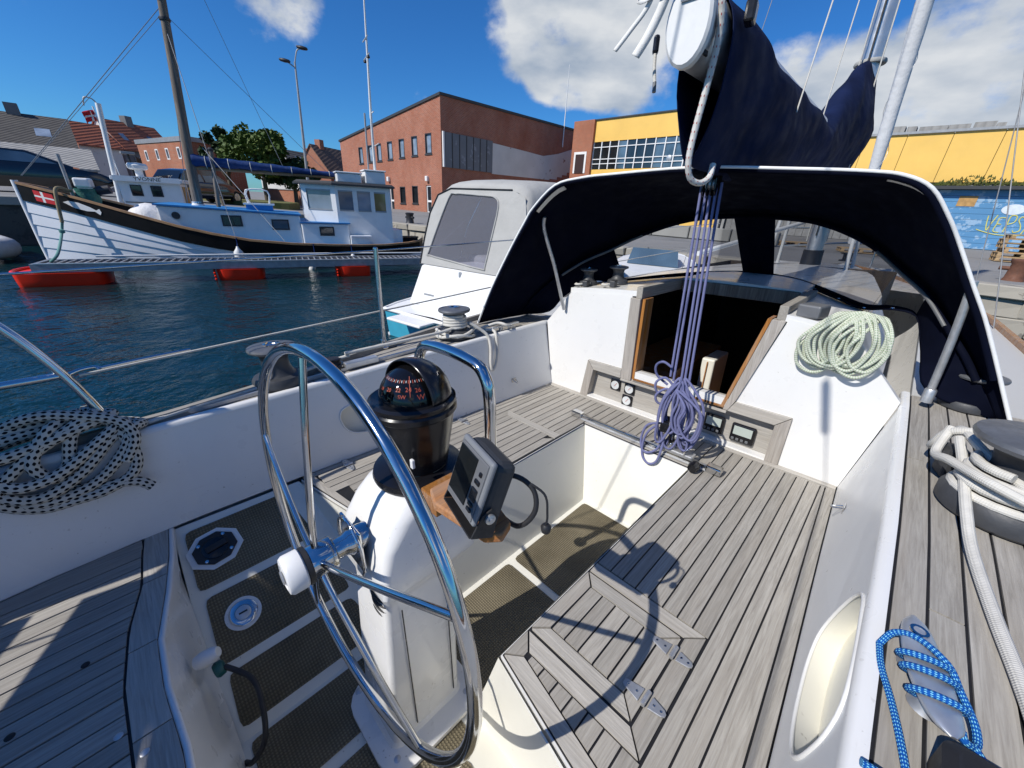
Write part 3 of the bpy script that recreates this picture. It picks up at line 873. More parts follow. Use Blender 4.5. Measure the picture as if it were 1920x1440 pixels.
# ---- compass
cp = thing('compass', 'black binnacle compass with domed dial and half hood', 'compass', (-.80, .45, .47))
CC = (-.80, .45, 0)
MB().lathe([(.118, .470), (.121, .480), (.118, .492), (.100, .497), (.078, .500), (.076, .506)], 40, CC).build('base_ring', 'black_plastic', cp, smooth=40)
MB().lathe([(.079, .503), (.086, .55), (.095, .60), (.100, .635), (.1015, .655)], 40, CC).build('body', 'black_plastic', cp, smooth=40)
MB().lathe([(.106, .655), (.110, .660), (.110, .672), (.106, .677), (.108, .681), (.108, .690), (.100, .695), (.085, .693)], 48, CC).build('rim', 'black_plastic', cp, smooth=30)
dm = MB(); DR = .082; DZ = .690
dm.lathe([(DR * math.cos(R(a)), DZ + DR * math.sin(R(a))) for a in range(0, 90, 6)] + [(0.0001, DZ + DR)], 48, CC)
dome = dm.build('dome', 'compass_dark', cp, smooth=60)
# hood: half shell on the forward side
hd = MB(); rr = []
ax = math.atan2(-.45, .80)                                   # direction towards the helmsman's eye
for a in range(0, 181, 9):
    row = []
    for b in range(0, 105, 7):
        t = R(-8 + b * .93)
        v = Vector((-math.sin(t), math.cos(R(a)) * math.cos(t), math.sin(R(a)) * math.cos(t)))
        row.append(Vector((0, 0, DZ)) + Vector((v.x, v.y, v.z)) * .0965)
    rr.append(row)
mz = Matrix.Translation(CC) @ Matrix.Rotation(R(-84), 4, 'Z')
hd.loft([[tuple(p) for p in r] for r in rr], closed=False); hd.xf(mz)
hd.build('hood', 'black_plastic', cp, smooth=60, solid=.004)
# dial printing on the card, seen through the dome
def on_dome(az, el, roll=0.0, r=DR + .0006):
    n = Vector((math.cos(az) * math.cos(el), math.sin(az) * math.cos(el), math.sin(el)))
    up = Vector((0, 0, 1)) - n * n.z; up.normalize(); rt = up.cross(n)
    return Matrix.Translation(Vector(CC) + Vector((0, 0, DZ)) + n * r) @ Matrix((rt, up, n)).transposed().to_4x4()
a0 = R(-36)
for s_, da, el, sz in (('24', 0, 34, .015), ('26', 18, 32, .0145), ('22', -20, 33, .013), ('20', -40, 31, .013), ('18', -60, 29, .012), ('W', 21, 20, .018), ('SW', -12, 22, .013), ('S', -56, 20, .012)):
    lettering(s_, sz, on_dome(a0 + R(da), R(el)), 'red_print', dome, 'dial_figure')
for k in range(-14, 9):
    mt = on_dome(a0 + R(k * 5.2), R(48)); h = .006 if k % 2 else .009
    b = MB(); b.v = [tuple(mt @ Vector(p)) for p in ((-.0007, -h / 2, 0), (.0007, -h / 2, 0), (.0007, h / 2, 0), (-.0007, h / 2, 0))]; b.f = [(0, 1, 2, 3)]
    b.build('dial_tick', 'gauge_face' if k % 2 else 'red_print', dome)
b = MB(); pts = [on_dome(a0 + R(3), R(e)).translation for e in range(22, 60, 4)]
b.tube([tuple(p) for p in pts], .0009, 5).build('lubber_line', 'red_print', dome)
MB().obox((-.715, .385, .56), (.006, .004, .012)).build('lamp_socket', 'white_plastic', cp, bevel=.002)

# ---- chart plotter on its shelf
M('plotter_case', (.035, .037, .041), .5)
M('rust_button', (.10, .025, .02), .4)
sh = thing('plotter_shelf', 'small varnished wooden shelf fixed to the pedestal side', 'shelf', (-.6, .40, .52))
MB().prism([(-.625, .372), (-.578, .352), (-.435, .368), (-.412, .395), (-.425, .43), (-.50, .452), (-.625, .452)], .524, .546).build('board', 'shelf_wood', sh, bevel=.004)
MB().obox((-.64, .42, .495), (.03, .045, .026)).build('bracket', 'varnished_wood', sh, bevel=.003)
cpn = thing('chart_plotter', 'grey chart plotter with dark screen on its wooden shelf', 'chart plotter', (-.55, .40, .49))
pm = Matrix.Translation((-.492, .39, .636)) @ Matrix.Rotation(R(-14.7), 4, 'Z') @ Matrix.Rotation(R(-20.5), 4, 'X') @ Matrix.Scale(.79, 4)
def pbox(name, mat, c, h, par=cpn, bevel=.006, seg=3):
    b = MB(); b.box(c[0] - h[0], c[0] + h[0], c[1] - h[1], c[1] + h[1], c[2] - h[2], c[2] + h[2]); b.xf(pm)
    return b.build(name, mat, par, bevel=bevel, seg=seg)
case = pbox('case', 'plotter_case', (0, .032, 0), (.080, .032, .082), bevel=.016)
pbox('bezel', 'plotter_silver', (0, -.006, 0), (.082, .008, .084), bevel=.006)
pbox('face_plate', 'plotter_grey', (0, -.0145, -.002), (.072, .003, .074), bevel=.002)
pbox('screen', 'screen', (-.020, -.018, .002), (.046, .0025, .062), bevel=.001)
for c, h in (((.054, -.019, .040), (.006, .003, .006)), ((.050, -.019, .018), (.012, .003, .006)), ((.050, -.019, -.014), (.014, .003, .016)), ((.050, -.019, -.040), (.011, .003, .005)), ((.050, -.019, -.054), (.011, .003, .005))):
    pbox('button', 'black_plastic' if c[2] != .038 else 'rust_button', c, h, bevel=.0028)
for sx in (-1, 1):
    b = MB(); b.wallx([(-.01, -.11), (.05, -.11), (.045, -.05), (.02, -.03), (0, -.05)], sx * .086 - .002, sx * .086 + .002); b.xf(pm); b.build('bracket_arm', 'black_matte', cpn)
    b = MB(); b.lathe([(.013, 0), (.013, .008), (.006, .010), (.006, .013)], 16, (sx * .086, .022, -.055), Matrix.Rotation(R(90 * sx), 3, 'Y')); b.xf(pm); b.build('knob', 'dull_steel', cpn, smooth=40)
b = MB(); b.box(-.082, .082, -.012, .05, -.113, -.109); b.xf(pm); b.build('bracket_foot', 'black_matte', cpn)
MB().tube([(-.478, .425, .625), (-.44, .455, .635), (-.405, .47, .615), (-.392, .465, .575), (-.41, .45, .535), (-.45, .45, .515), (-.55, .47, .505)], .0055, 8, sm=6).build('power_cable', 'black_matte', cpn, smooth=70)
MB().tube([(-.43, .458, .635), (-.385, .48, .61), (-.372, .478, .57), (-.371, .475, .545)], .0025, 6, sm=6).build('cap_lanyard', 'black_matte', cpn, smooth=70)
MB().lathe([(0, -.010), (.009, -.008), (.011, .004), (.006, .010), (0, .010)], 12, (-.371, .475, .536)).build('cable_cap', 'black_matte', cpn, smooth=50)

# ---- winches: one built, the rest copied
WN = thing('winch', 'grey winch wrapped with white sheet on the coaming beside the grey-canopied boat', 'winch', (0, 0, 0), 'sheet winches on the deck')
MB().lathe([(.098, 0), (.104, .006), (.104, .030), (.096, .044), (.074, .052)], 36).build('base', 'winch_grey', WN, smooth=40)
MB().lathe([(.076, .050), (.066, .062), (.056, .085), (.053, .115), (.058, .140), (.074, .152)], 36).build('drum', 'winch_grey', WN, smooth=50)
tp = MB().lathe([(.076, .152), (.094, .160), (.097, .168), (.094, .176), (.070, .182), (.030, .183)], 36).build('top_plate', 'winch_top', WN, smooth=35)
MB().lathe([(.034, .182), (.034, .188), (.022, .190), (.020, .184), (.011, .184), (.011, .180)], 8).build('handle_socket', 'stainless', tp, smooth=20)
place(WN, (-1.895, 1.40, zt(1.4) + .004), .3, 1.0)
W2_ = copy_thing(WN, (-1.875, .40, zt(.4) + .004), 1.1, 'bare grey winch on the coaming behind the top of the steering wheel')
W3_ = copy_thing(WN, (.335, 1.43, zt(1.4) + .004), .2, 'large grey winch with white line wound round it at the right edge', 1.22)
W4_ = copy_thing(WN, (.295, 2.235, zt(2.1) + .004), .8, 'dark winch half hidden inside the right foot of the spray hood', .78)
W5_ = copy_thing(WN, (-1.335, 2.30, roof_z(-1.335, 2.3) + .004), .5, 'black halyard winch on the cabin top at the lower corner of the hood window', .62)
W6_ = copy_thing(WN, (-1.50, 2.21, roof_z(-1.50, 2.21) + .004), .9, 'dark halyard winch on the cabin top, nearer the hood side', .58)

# ---- ropes round winches
def helix(c, r0, r1, z0, z1, turns, n=22, ph=0.0):
    o = []
    for k in range(int(turns * n) + 1):
        t = k / (turns * n); a = ph + 2 * math.pi * turns * t
        r = lerp(r0, r1, t); o.append((c[0] + r * math.cos(a), c[1] + r * math.sin(a), c[2] + lerp(z0, z1, t)))
    return o
z0 = zt(1.4) + .004
c = (-1.895, 1.40, z0)
t = thing('jib_sheet', 'white rope wound round the winch beside the grey-canopied boat', 'rope', c)
MB().tube([(-1.86, .70, zt(.7) + .075), (-1.84, .95, zt(1) + .075), (-1.835, 1.25, z0 + .065)] + helix(c, .070, .062, .070, .140, 4.2, ph=-.9), .0095, 8).build('standing_part', 'rope_white', t, smooth=80)
lo = helix(c, .112, .118, .052, .012, 2.6, ph=1.2)
MB().tube([(p[0], p[1], p[2] + .012 * math.sin(k * .7)) for k, p in enumerate(lo)], .0095, 8).build('lower_turns', 'rope_white', t, smooth=80)
MB().tube([(-1.80, 1.44, z0 + .10), (-1.76, 1.50, z0 + .05), (-1.735, 1.53, z0 + .01), (-1.712, 1.53, z0 - .06), (-1.70, 1.52, z0 - .15), (-1.697, 1.53, z0 - .20), (-1.70, 1.56, z0 - .17), (-1.712, 1.585, z0 - .08), (-1.73, 1.59, z0 + .012), (-1.80, 1.62, z0 + .02), (-1.87, 1.56, z0 + .02)], .0095, 8, sm=6).build('hanging_bight', 'rope_white', t, smooth=80)
MB().tube([(-1.87, 1.56, z0 + .02), (-1.80, 1.66, z0 + .06), (-1.74, 1.70, z0 + .05), (-1.78, 1.80, z0 + .015)], .0095, 8, sm=6).build('tail', 'rope_white', t, smooth=80)
c = (.335, 1.43, zt(1.4) + .004)
t = thing('winch_line', 'thick white line wrapped on the large winch and led aft along the teak', 'rope', c)
MB().tube(helix(c, .108, .086, .052, .135, 3.3, ph=2.6), .0115, 8).build('turns', 'rope_white', t, smooth=80)
MB().tube([(.335, 1.55, .60), (.26, 1.56, .585), (.205, 1.575, .56), (.188, 1.60, .505), (.195, 1.66, .475), (.21, 1.70, .49), (.225, 1.66, .54), (.232, 1.58, .57), (.26, 1.48, .565), (.33, 1.335, .545)], .0115, 8, sm=6).build('bight', 'rope_white', t, smooth=80)
MB().tube([(.222, 1.54, .560), (.238, 1.44, .52), (.252, 1.30, .475), (.268, 1.18, .440), (.29, 1.0, .430), (.315, .82, .425), (.335, .6, .42)], .0115, 8, sm=6).build('tail', 'rope_white', t, smooth=80)
MB().tube([(.205, 1.585, .57), (.19, 1.52, .51), (.21, 1.44, .53), (.27, 1.33, .545), (.35, 1.30, .53)], .0115, 8, sm=6).build('lower_turn', 'rope_white', t, smooth=80)
MB().obox((.232, 1.57, zt(1.5) + .05), (.022, .03, .045), rz=.3).build('cam_cleat', 'winch_grey', t, bevel=.006)

# ---- sprayhood
REAR = [(-2.03, 1.70, .44), (-1.90, 1.71, .69), (-1.766, 1.74, .93), (-1.66, 1.755, 1.09), (-1.60, 1.76, 1.166), (-1.46, 1.77, 1.272), (-1.30, 1.785, 1.300), (-1.13, 1.80, 1.307), (-.78, 1.85, 1.314), (-.41, 1.93, 1.291), (-.20, 1.96, 1.272), (-.11, 1.975, 1.255), (-.035, 1.99, 1.215), (.03, 2.02, 1.13), (.08, 2.05, 1.05), (.16, 2.07, .91), (.24, 2.09, .77), (.40, 2.11, .45)]
MIDH = [(-1.98, 2.05, .45), (-1.85, 2.10, .62), (-1.72, 2.18, .76), (-1.60, 2.26, .86), (-1.51, 2.31, .915), (-1.44, 2.37, .955), (-1.31, 2.53, 1.048), (-1.09, 2.70, 1.138), (-.80, 2.78, 1.16), (-.52, 2.75, 1.145), (-.374, 2.70, 1.115), (-.25, 2.63, 1.070), (-.144, 2.55, 1.017), (-.03, 2.44, .935), (.071, 2.35, .859), (.17, 2.26, .74), (.25, 2.2, .64), (.37, 2.14, .45)]
BASE = [(-1.99, 2.15, .445), (-1.80, 2.19, .49), (-1.74, 2.28, .60), (-1.55, 2.31, .72), (-1.45, 2.38, .74), (-1.37, 2.45, .75), (-1.22, 2.75, .76), (-1.03, 3.05, .775), (-.80, 3.24, .80), (-.55, 3.15, .78), (-.38, 2.95, .77), (-.24, 2.75, .765), (-.12, 2.62, .755), (-.02, 2.54, .745), (.063, 2.46, .735), (.115, 2.30, .62), (.172, 2.19, .49), (.375, 2.16, .445)]
BASE = [(x, y, roof_z(x, y) + .006 if abs(x - XC) < rw(y) else z) for x, y, z in BASE]
A = smooth_path(REAR, 4); B_ = smooth_path(MIDH, 4); D_ = smooth_path(BASE, 4); N = len(A)
M('grey_rod', (.12, .125, .13), .5)
M('navy_seam', (.02, .026, .055), .8)
hood = thing('spray_hood', 'navy canvas spray hood with white edging and clear windows', 'spray hood', (XC, 2.3, .45))
rows = []
for k in range(9):
    t = k / 8; row = []
    for i in range(N):
        p = A[i].lerp(B_[i], t); side = math.sin(math.pi * i / (N - 1))
        p = p + Vector((0, 0, .022 * math.sin(math.pi * t) * side)) + Vector((.012 * math.sin(math.pi * t) * (1 if i > N / 2 else -1), 0, 0))
        row.append(tuple(p))
    rows.append(row)
MB().loft(rows, closed=False).build('canopy', 'navy_canvas', hood, smooth=60, solid=.004)
c0, c1, cm0, cm1 = 20, 56, 31, 34
front = MB(); wl_ = MB(); wr_ = MB()
def fp(i, t): return tuple(B_[i].lerp(D_[i], t))
ts = (0, .07, .36, .65, .93, 1.0)
for i in range(N - 1):
    for a, b in zip(ts, ts[1:]):
        q = [fp(i, a), fp(i + 1, a), fp(i + 1, b), fp(i, b)]
        win = c0 <= i < c1 and not (cm0 <= i < cm1) and .05 < a and b < .95
        (wl_ if win and i < cm0 else wr_ if win else front).face(q)
import bmesh
def weld(o):
    bm = bmesh.new(); bm.from_mesh(o.data); bmesh.ops.remove_doubles(bm, verts=bm.verts, dist=1e-5); bm.to_mesh(o.data); bm.free(); o.data.shade_smooth()
fo = front.build('front_panel', 'navy_canvas', hood); weld(fo); md = fo.modifiers.new('thickness', 'SOLIDIFY'); md.thickness = .004; md.offset = 0
for w_ in (wl_, wr_): weld(w_.build('window', 'hood_window', hood))
MB().tube([tuple(p + Vector((0, -.002, .002))) for p in A], .0065, 8).build('white_edging', 'white_binding', hood, smooth=80)
for i0, i1 in ((16, 21), (42, 50)):                      # chafe patches at the corners
    m = MB(); m.loft([[tuple(A[i] + Vector((0, .002, -.006))) for i in range(i0, i1 + 1)], [tuple(A[i].lerp(B_[i], .07) + Vector((0, 0, -.006))) for i in range(i0, i1 + 1)]], closed=False)
    m.build('corner_patch', 'white_binding', hood, smooth=60, solid=.003)
MB().loft([[tuple(D_[i] + Vector((0, 0, .004))) for i in range(c0 - 3, c1 + 4)], [tuple(D_[i] + Vector((0, -.075 if 20 < i < 56 else -.03, .004))) for i in range(c0 - 3, c1 + 4)]], closed=False).build('foot_band', 'navy_canvas', hood, smooth=60, solid=.004)
for i in (14, 48):                                       # sewn seams and a row of fasteners
    MB().tube([tuple(Vector(rows[k][i]) + Vector((0, 0, .003))) for k in range(9)], .0022, 5).build('seam', 'navy_seam', hood, smooth=60)
for t_ in (.12, .5): MB().tube([tuple(A[i].lerp(B_[i], t_) + Vector((.012 * math.sin(math.pi * t_) * (1 if i > N / 2 else -1), 0, .0035 + .022 * math.sin(math.pi * t_) * math.sin(math.pi * i / (N - 1))))) for i in range(N)], .0016, 5).build('seam', 'navy_seam', hood, smooth=60)
for i in range(c0, c1, 4): MB().lathe([(.008, 0), (.007, .003), (.003, .004), (0, .004)], 10, D_[i] + Vector((0, -.04, .006))).build('press_stud', 'stainless', hood, smooth=40)
# hoops and struts inside
MB().tube([tuple(A[i] * .985 + Vector((XC * .015, .03, .012))) for i in range(2, N - 2)], .010, 8).build('hoop', 'navy_canvas', hood, smooth=80)
MB().tube([(-1.585, 1.84, 1.12), (-1.60, 1.86, 1.05), (-1.585, 1.95, .85), (-1.575, 2.03, .64), (-1.57, 2.06, .56)], .011, 8, sm=4).build('strut', 'dull_steel', hood, smooth=80)
MB().tube([(.178, 2.12, .50), (.17, 2.10, .72), (.155, 2.08, .93)], .0125, 10, sm=3).build('strut', 'dull_steel', hood, smooth=80)
MB().lathe([(.018, 0), (.018, .05), (.015, .055)], 14, (.178, 2.12, .468)).build('strut_foot', 'dull_steel', hood, smooth=40)
MB().tube([tuple(B_[i] + Vector((0, -.02, -.02))) for i in range(3, N - 3)], .012, 8).build('hoop', 'navy_canvas', hood, smooth=80)
for a_, b_ in ((9, 25), (48, 60)): MB().tube([tuple(B_[i] + Vector((0, -.032, -.028))) for i in range(a_, b_)], .008, 8).build('inner_rod', 'grey_rod', hood, smooth=80)

# ---- instruments on the bulkhead panel
def gauge(x, z, label):
    g = thing('gauge', label, 'gauge', (x, BY + .035, z), 'round gauges on the instrument panel')
    y = BY + .042
    MB().box(x - .036, x + .036, y - .012, y, z - .036, z + .036).build('bezel', 'black_plastic', g, bevel=.010)
    MB().lathe([(.028, 0), (.028, .003), (0, .003)], 24, (x, y - .012, z), rx).build('dial', 'gauge_face', g, smooth=30)
    MB().obox((x + .004, y - .0158, z + .004), (.0012, .0006, .014), Matrix.Rotation(R(35), 3, 'Y')).build('needle', 'red_print', g)
gauge(-1.155, .127, 'single round gauge furthest from the companionway')
gauge(-1.055, .129, 'upper of two stacked round gauges beside the companionway sill')
gauge(-1.062, .047, 'lower of two stacked round gauges under the companionway')
def display(x, z, label, hw=.058):
    g = thing('instrument_display', label, 'display', (x, BY + .03, z), 'square displays on the instrument panel')
    y = BY + .042
    MB().box(x - hw, x + hw, y - .022, y, z - .052, z + .052).build('case', 'black_plastic', g, bevel=.010)
    MB().box(x - hw + .014, x + hw - .014, y - .0245, y - .0215, z - .008, z + .040).build('screen', 'lcd', g, bevel=.001)
    for k in range(4): MB().box(x - .040 + .0225 * k - .007, x - .040 + .0225 * k + .007, y - .026, y - .0215, z - .040, z - .026).build('button', 'plotter_grey', g, bevel=.002)
display(-.389, .085, 'black display with pale screen and four buttons on the instrument panel')
display(-.535, .092, 'black display half hidden behind the bundled mainsheet', .052)

# ---- traveller track across the bridge deck
tr = thing('traveller_track', 'polished steel traveller track along the edge of the bridge deck', 'traveller', (-.8, 1.775, .0))
MB().box(-1.20, -.40, 1.757, 1.793, .001, .010).build('base_plate', 'aluminium', tr, bevel=.002)
MB().box(-1.19, -.41, 1.764, 1.786, .010, .028).build('rail', 'stainless', tr, bevel=.004)
for x in (-1.195, -.40): MB().box(x - .035, x + .035, 1.752, 1.798, .006, .040).build('end_stop', 'stainless', tr, bevel=.006)
car = MB(); car.box(-.66, -.50, 1.748, 1.802, .029, .052)
car.build('car', 'dull_steel', tr, bevel=.006)
for x in (-.62, -.54): MB().tube([(x, 1.75, .045), (x + .005, 1.735, .075), (x + .02, 1.745, .09), (x + .03, 1.79, .075), (x + .02, 1.80, .05)], .004, 8, sm=4).build('shackle', 'stainless', tr, smooth=80)
MB().lathe([(.024, 0), (.026, .02), (.020, .045)], 16, (-.475, 1.735, .03), rx).build('control_sheave', 'black_plastic', tr, smooth=40)

# ---- boom, sail cover, mast
bo = thing('boom', 'silver aluminium boom with pale end cap above the spray hood', 'boom', (-.70, 1.52, 1.65))
BA = Vector((-.705, 1.475, 1.668)); BB = Vector((-.80, 5.10, 1.72))
bd_ = (BB - BA).normalized(); bx_ = bd_.cross(Vector((0, 0, 1))).normalized(); bz_ = bx_.cross(bd_)
def oval(c, hx, hz, n=24): return [tuple(c + bx_ * (hx * math.cos(2 * math.pi * k / n)) + bz_ * (hz * math.sin(2 * math.pi * k / n))) for k in range(n)]
MB().loft([oval(BA, .066, .110), oval(BB, .062, .102)], caps=True).build('tube', 'aluminium', bo, smooth=40)
ec = MB().loft([oval(BA - bd_ * .001, .071, .116), oval(BA - bd_ * .022, .071, .116), oval(BA - bd_ * .030, .063, .107)], caps=True).build('end_cap', 'white_alu', bo, smooth=35)
MB().obox(BA - bd_ * .034 + bz_ * .075, (.028, .004, .026), Matrix((bx_, bd_, bz_)).transposed()).build('tack_plate', 'dull_steel', ec, bevel=.003)
for sx in (-1, 1): MB().lathe([(.007, 0), (.006, .004), (0, .005)], 10, BA - bd_ * .038 + bz_ * .062 + bx_ * .018 * sx, rx).build('rivet', 'stainless', ec, smooth=40)
MB().tube([tuple(BA - bd_ * .036 + bz_ * .082), tuple(BA - bd_ * .056 + bz_ * .085), tuple(BA - bd_ * .060 + bz_ * .105), tuple(BA - bd_ * .05 + bz_ * .125)], .005, 8, sm=4).build('shackle', 'dull_steel', ec, smooth=80)
MB().obox(BA + bd_ * .02 - bz_ * .070 + bx_ * .047, (.004, .022, .012), Matrix((bx_, bd_, bz_)).transposed()).build('drain_slot', 'black_matte', bo, bevel=.003)
cov = thing('sail_cover', 'navy canvas sail cover draped over the boom up to the mast', 'sail cover', (-.75, 3.3, 1.3))
CV = [(1.595, 1.790, .082, 1.295), (1.75, 1.790, .092, 1.275), (2.1, 1.785, .102, 1.272), (2.6, 1.775, .108, 1.30), (3.2, 1.760, .110, 1.34), (3.7, 1.775, .115, 1.38), (4.0, 1.87, .120, 1.40), (4.3, 2.02, .130, 1.42), (4.6, 2.20, .145, 1.44), (4.9, 2.36, .175, 1.46), (5.12, 2.43, .195, 1.47), (5.30, 2.44, .200, 1.48), (5.42, 2.40, .17, 1.50)]
rr = []
yy = [1.595 + .0957 * k for k in range(41)]
rnd = random.Random(5)
for y in yy:
    zt_ = interp([(a, b) for a, b, c_, d in CV], y); hw = interp([(a, c_) for a, b, c_, d in CV], y); zb = interp([(a, d) for a, b, c_, d in CV], y)
    cx = lerp(-.70, -.80, (y - 1.55) / 3.55); row = []
    prof_ = [(0, 1.0), (.40, .965), (.78, .88), (.98, .74), (1.0, .60), (.93, .45), (.75, .30), (.48, .15), (.22, .04), (0, 0)]
    pts = [(p[0], p[1]) for p in prof_] + [(-p[0], p[1]) for p in prof_[-2:0:-1]]
    for j, (u, v) in enumerate(pts):
        wob = .012 * math.sin(y * 9 + j * 1.9) + .010 * math.sin(y * 17 + j * 2.3) + .010 * math.sin(y * 5 - j * .9)
        k = 1 if 1.7 < y else 0.2
        if y > 4.0 and v > .45: u *= lerp(1, .50, min(1, (y - 4.0) / .9) * min(1, (v - .45) / .35))
        row.append((cx + u * hw + k * wob * (1 if u >= 0 else -1), y, lerp(zb, zt_, v) + k * .5 * wob))
    rr.append(row)
MB().loft(rr).build('cloth', 'navy_cover', cov, smooth=70, solid=.003, sub=1)
MB().lathe([(.112, 0), (.118, .012), (.112, .03)], 28, (-.80, 5.27, 2.415)).build('collar', 'grey_canvas', cov, smooth=50)
MB().lathe([(.010, 0), (.010, .004), (.005, .005)], 14, (-.772, 1.60, 1.325), rx).build('eyelet', 'dull_steel', cov, smooth=40)
ma = thing('mast', 'silver aluminium mast rising through the navy sail cover', 'mast', (-.80, 5.26, .8))
def moval(z, s=1.0): return [(-.80 + .073 * s * math.cos(2 * math.pi * k / 28), 5.26 + .03 * (z - .8) / 4 + .105 * s * math.sin(2 * math.pi * k / 28), z) for k in range(28)]
MB().loft([moval(.66), moval(11.0)], caps=True).build('tube', 'aluminium', ma, smooth=50)
MB().loft([moval(.68, 1.25), moval(.86, 1.2)], caps=True).build('mast_boot', 'black_matte', ma, smooth=50)
MB().box(-.805, -.795, 5.13, 5.165, 1.0, 11).build('sail_track', 'black_matte', ma)
# running and standing rigging
def wire(name, a, b, r, mat, label, cat, grp=None):
    o = MB().tube([a, b], r, 6).build(name, mat, None, smooth=80); return tag(o, label, cat, grp)
M('lamp_wire', (.30, .30, .30), .5, .3)
RG = 'lines running up beside the mast'
wire('halyard', (-.86, 5.10, .95), (-.82, 5.20, 9.5), .006, 'rope_white', 'white halyard on the camera side of the mast', 'rope', RG)
wire('halyard', (-.70, 5.12, .95), (-.74, 5.20, 9.5), .006, 'rope_white', 'white halyard crossing the navy cover just right of its fold', 'rope', RG)
wire('lazy_jack', (-.62, 2.55, 1.60), (-.78, 5.1, 7.8), .004, 'rope_white', 'thin white line rising from the middle of the sail cover', 'rope', RG)
wire('lazy_jack', (-.66, 3.30, 1.60), (-.78, 5.12, 8.0), .004, 'rope_white', 'thin white line rising close behind the cover ridge', 'rope', RG)
wire('topping_lift', (-.70, 1.535, 1.80), (-.80, 5.1, 10.9), .004, 'rope_white', 'thin topping lift leaving the boom end upwards', 'rope', RG)
for s, lb in ((-1, 'port'), (1, 'starboard')):
    wire('shroud', (XC + s * 1.22, 4.95, zt(5)), (-.80, 5.3, 9.0), .0035, 'lamp_wire', 'thin steel shroud on the %s side of the mast' % lb, 'shroud', 'shrouds')
wire('shroud', (XC + 1.30, 4.1, zt(4.1)), (-.78, 5.3, 6.0), .0035, 'lamp_wire', 'steel lower shroud crossing the yellow wall at the right edge', 'shroud', 'shrouds')
gn = thing('furled_headsail', 'white furled headsail rolled on its stay beyond the mast', 'furled sail', (-.80, 8.2, .9))
ga = Vector((-.80, 8.25, .85)); gb = Vector((-.80, 5.4, 11.0))
P = [ga.lerp(gb, k / 30) for k in range(31)]
MB().tube([tuple(p) for p in P], lambda t: .055 + .035 * math.sin(math.pi * min(1, t * 1.3)) + .004 * math.sin(t * 60), 12).build('rolled_sail', 'sailcloth', gn, smooth=60)
MB().lathe([(.10, 0), (.10, .02), (.06, .03), (.06, .10), (.10, .11), (.10, .13)], 20, (-.80, 8.25, .58)).build('furling_drum', 'black_plastic', gn, smooth=40)
hp = [ga.lerp(gb, .02 + .5 * k / 60) for k in range(61)]
MB().tube([tuple(p + Vector((.088 * math.cos(k * .55), .02 + .088 * math.sin(k * .55), 0))) for k, p in enumerate(hp)], .003, 5).build('wrapping_line', 'dull_steel', gn, smooth=80)
pu = thing('pulpit', 'stainless bow pulpit rails seen through the hood window', 'guard rail', (XC, 8.0, .5))
for z_ in (.82, 1.06): MB().tube([(XC - .62, 6.9, z_), (XC - .40, 7.7, z_), (XC - .12, 8.35, z_ + .02), (XC + .12, 8.35, z_ + .02), (XC + .40, 7.7, z_), (XC + .62, 6.9, z_)], .0125, 10, sm=5).build('rail', 'stainless', pu, smooth=80)
for sx_, y_ in ((-.62, 6.9), (.62, 6.9), (-.34, 7.85), (.34, 7.85)): MB().tube([(XC + sx_, y_ + .02, .47), (XC + sx_, y_, 1.06)], .0125, 10).build('upright', 'stainless', pu, smooth=80)
mb_ = thing('mast_bars', 'pale tubular bars standing beside the mast foot', 'guard rail', (-1.1, 5.1, .7))
for sx_ in (-1, 1): MB().tube([(-.80 + sx_ * .34, 4.95, .66), (-.80 + sx_ * .30, 5.02, 1.30), (-.80 + sx_ * .30, 5.30, 1.30), (-.80 + sx_ * .34, 5.45, .66)], .016, 10, sm=5).build('bar', 'white_alu', mb_, smooth=80)
# whisker pole / deck spar seen through the hood window
tag(MB().tube([(-1.35, 3.6, .86), (-.95, 5.2, 1.12)], .02, 10).build('deck_spar', 'white_alu', None, smooth=70), 'white spar lying across the cabin top beyond the hood window', 'spar')

# ---- mainsheet tackle
ms = thing('mainsheet', 'lilac mainsheet in several parts from boom to traveller', 'rope', (-.60, 1.79, .05))
tops = [(-.765, 1.935, 1.26), (-.742, 1.935, 1.26), (-.722, 1.93, 1.26), (-.700, 1.93, 1.26), (-.680, 1.93, 1.26)]
bots = [(-.700, 1.815, .40), (-.682, 1.815, .38), (-.640, 1.80, .40), (-.622, 1.80, .36), (-.602, 1.80, .38)]
for a, b in zip(tops, bots): MB().tube([a, b], .0062, 8).build('fall', 'rope_lilac', ms, smooth=80)
def block(parent, c, h, n=2):
    for k in range(n + 1):
        x = c[0] + (k - n / 2) * .018
        m = MB(); m.loft([rrect(0, 0, .030, h, .028, z) for z in (-.0025, .0025)], caps=True)
        m.xf(Matrix.Translation((x, c[1], c[2])) @ Matrix.Rotation(R(90), 4, 'Y') @ Matrix.Rotation(R(90), 4, 'Z')); m.build('cheek', 'black_plastic', parent, bevel=.001)
    MB().lathe([(.022, -.018), (.022, .018)], 18, c, Matrix.Rotation(R(90), 3, 'Y')).build('sheave', 'dull_steel', parent, smooth=40)
ub = thing('mainsheet_block', 'dark double block hanging under the boom end', 'block', (-.72, 1.93, 1.28), 'mainsheet blocks')
block(ub, (-.722, 1.93, 1.255), .048, 3)
MB().tube([(-.72, 1.93, 1.30), (-.715, 1.92, 1.40), (-.712, 1.90, 1.56)], .006, 8).build('strop', 'stainless', ub, smooth=80)
lb_ = thing('mainsheet_block', 'black block with cam cleat on the traveller, behind the lilac coils', 'block', (-.60, 1.79, .07), 'mainsheet blocks')
block(lb_, (-.60, 1.785, .115), .05, 3)
MB().obox((-.665, 1.77, .165), (.02, .045, .028), rz=.3).build('cam_cleat', 'black_plastic', lb_, bevel=.006)
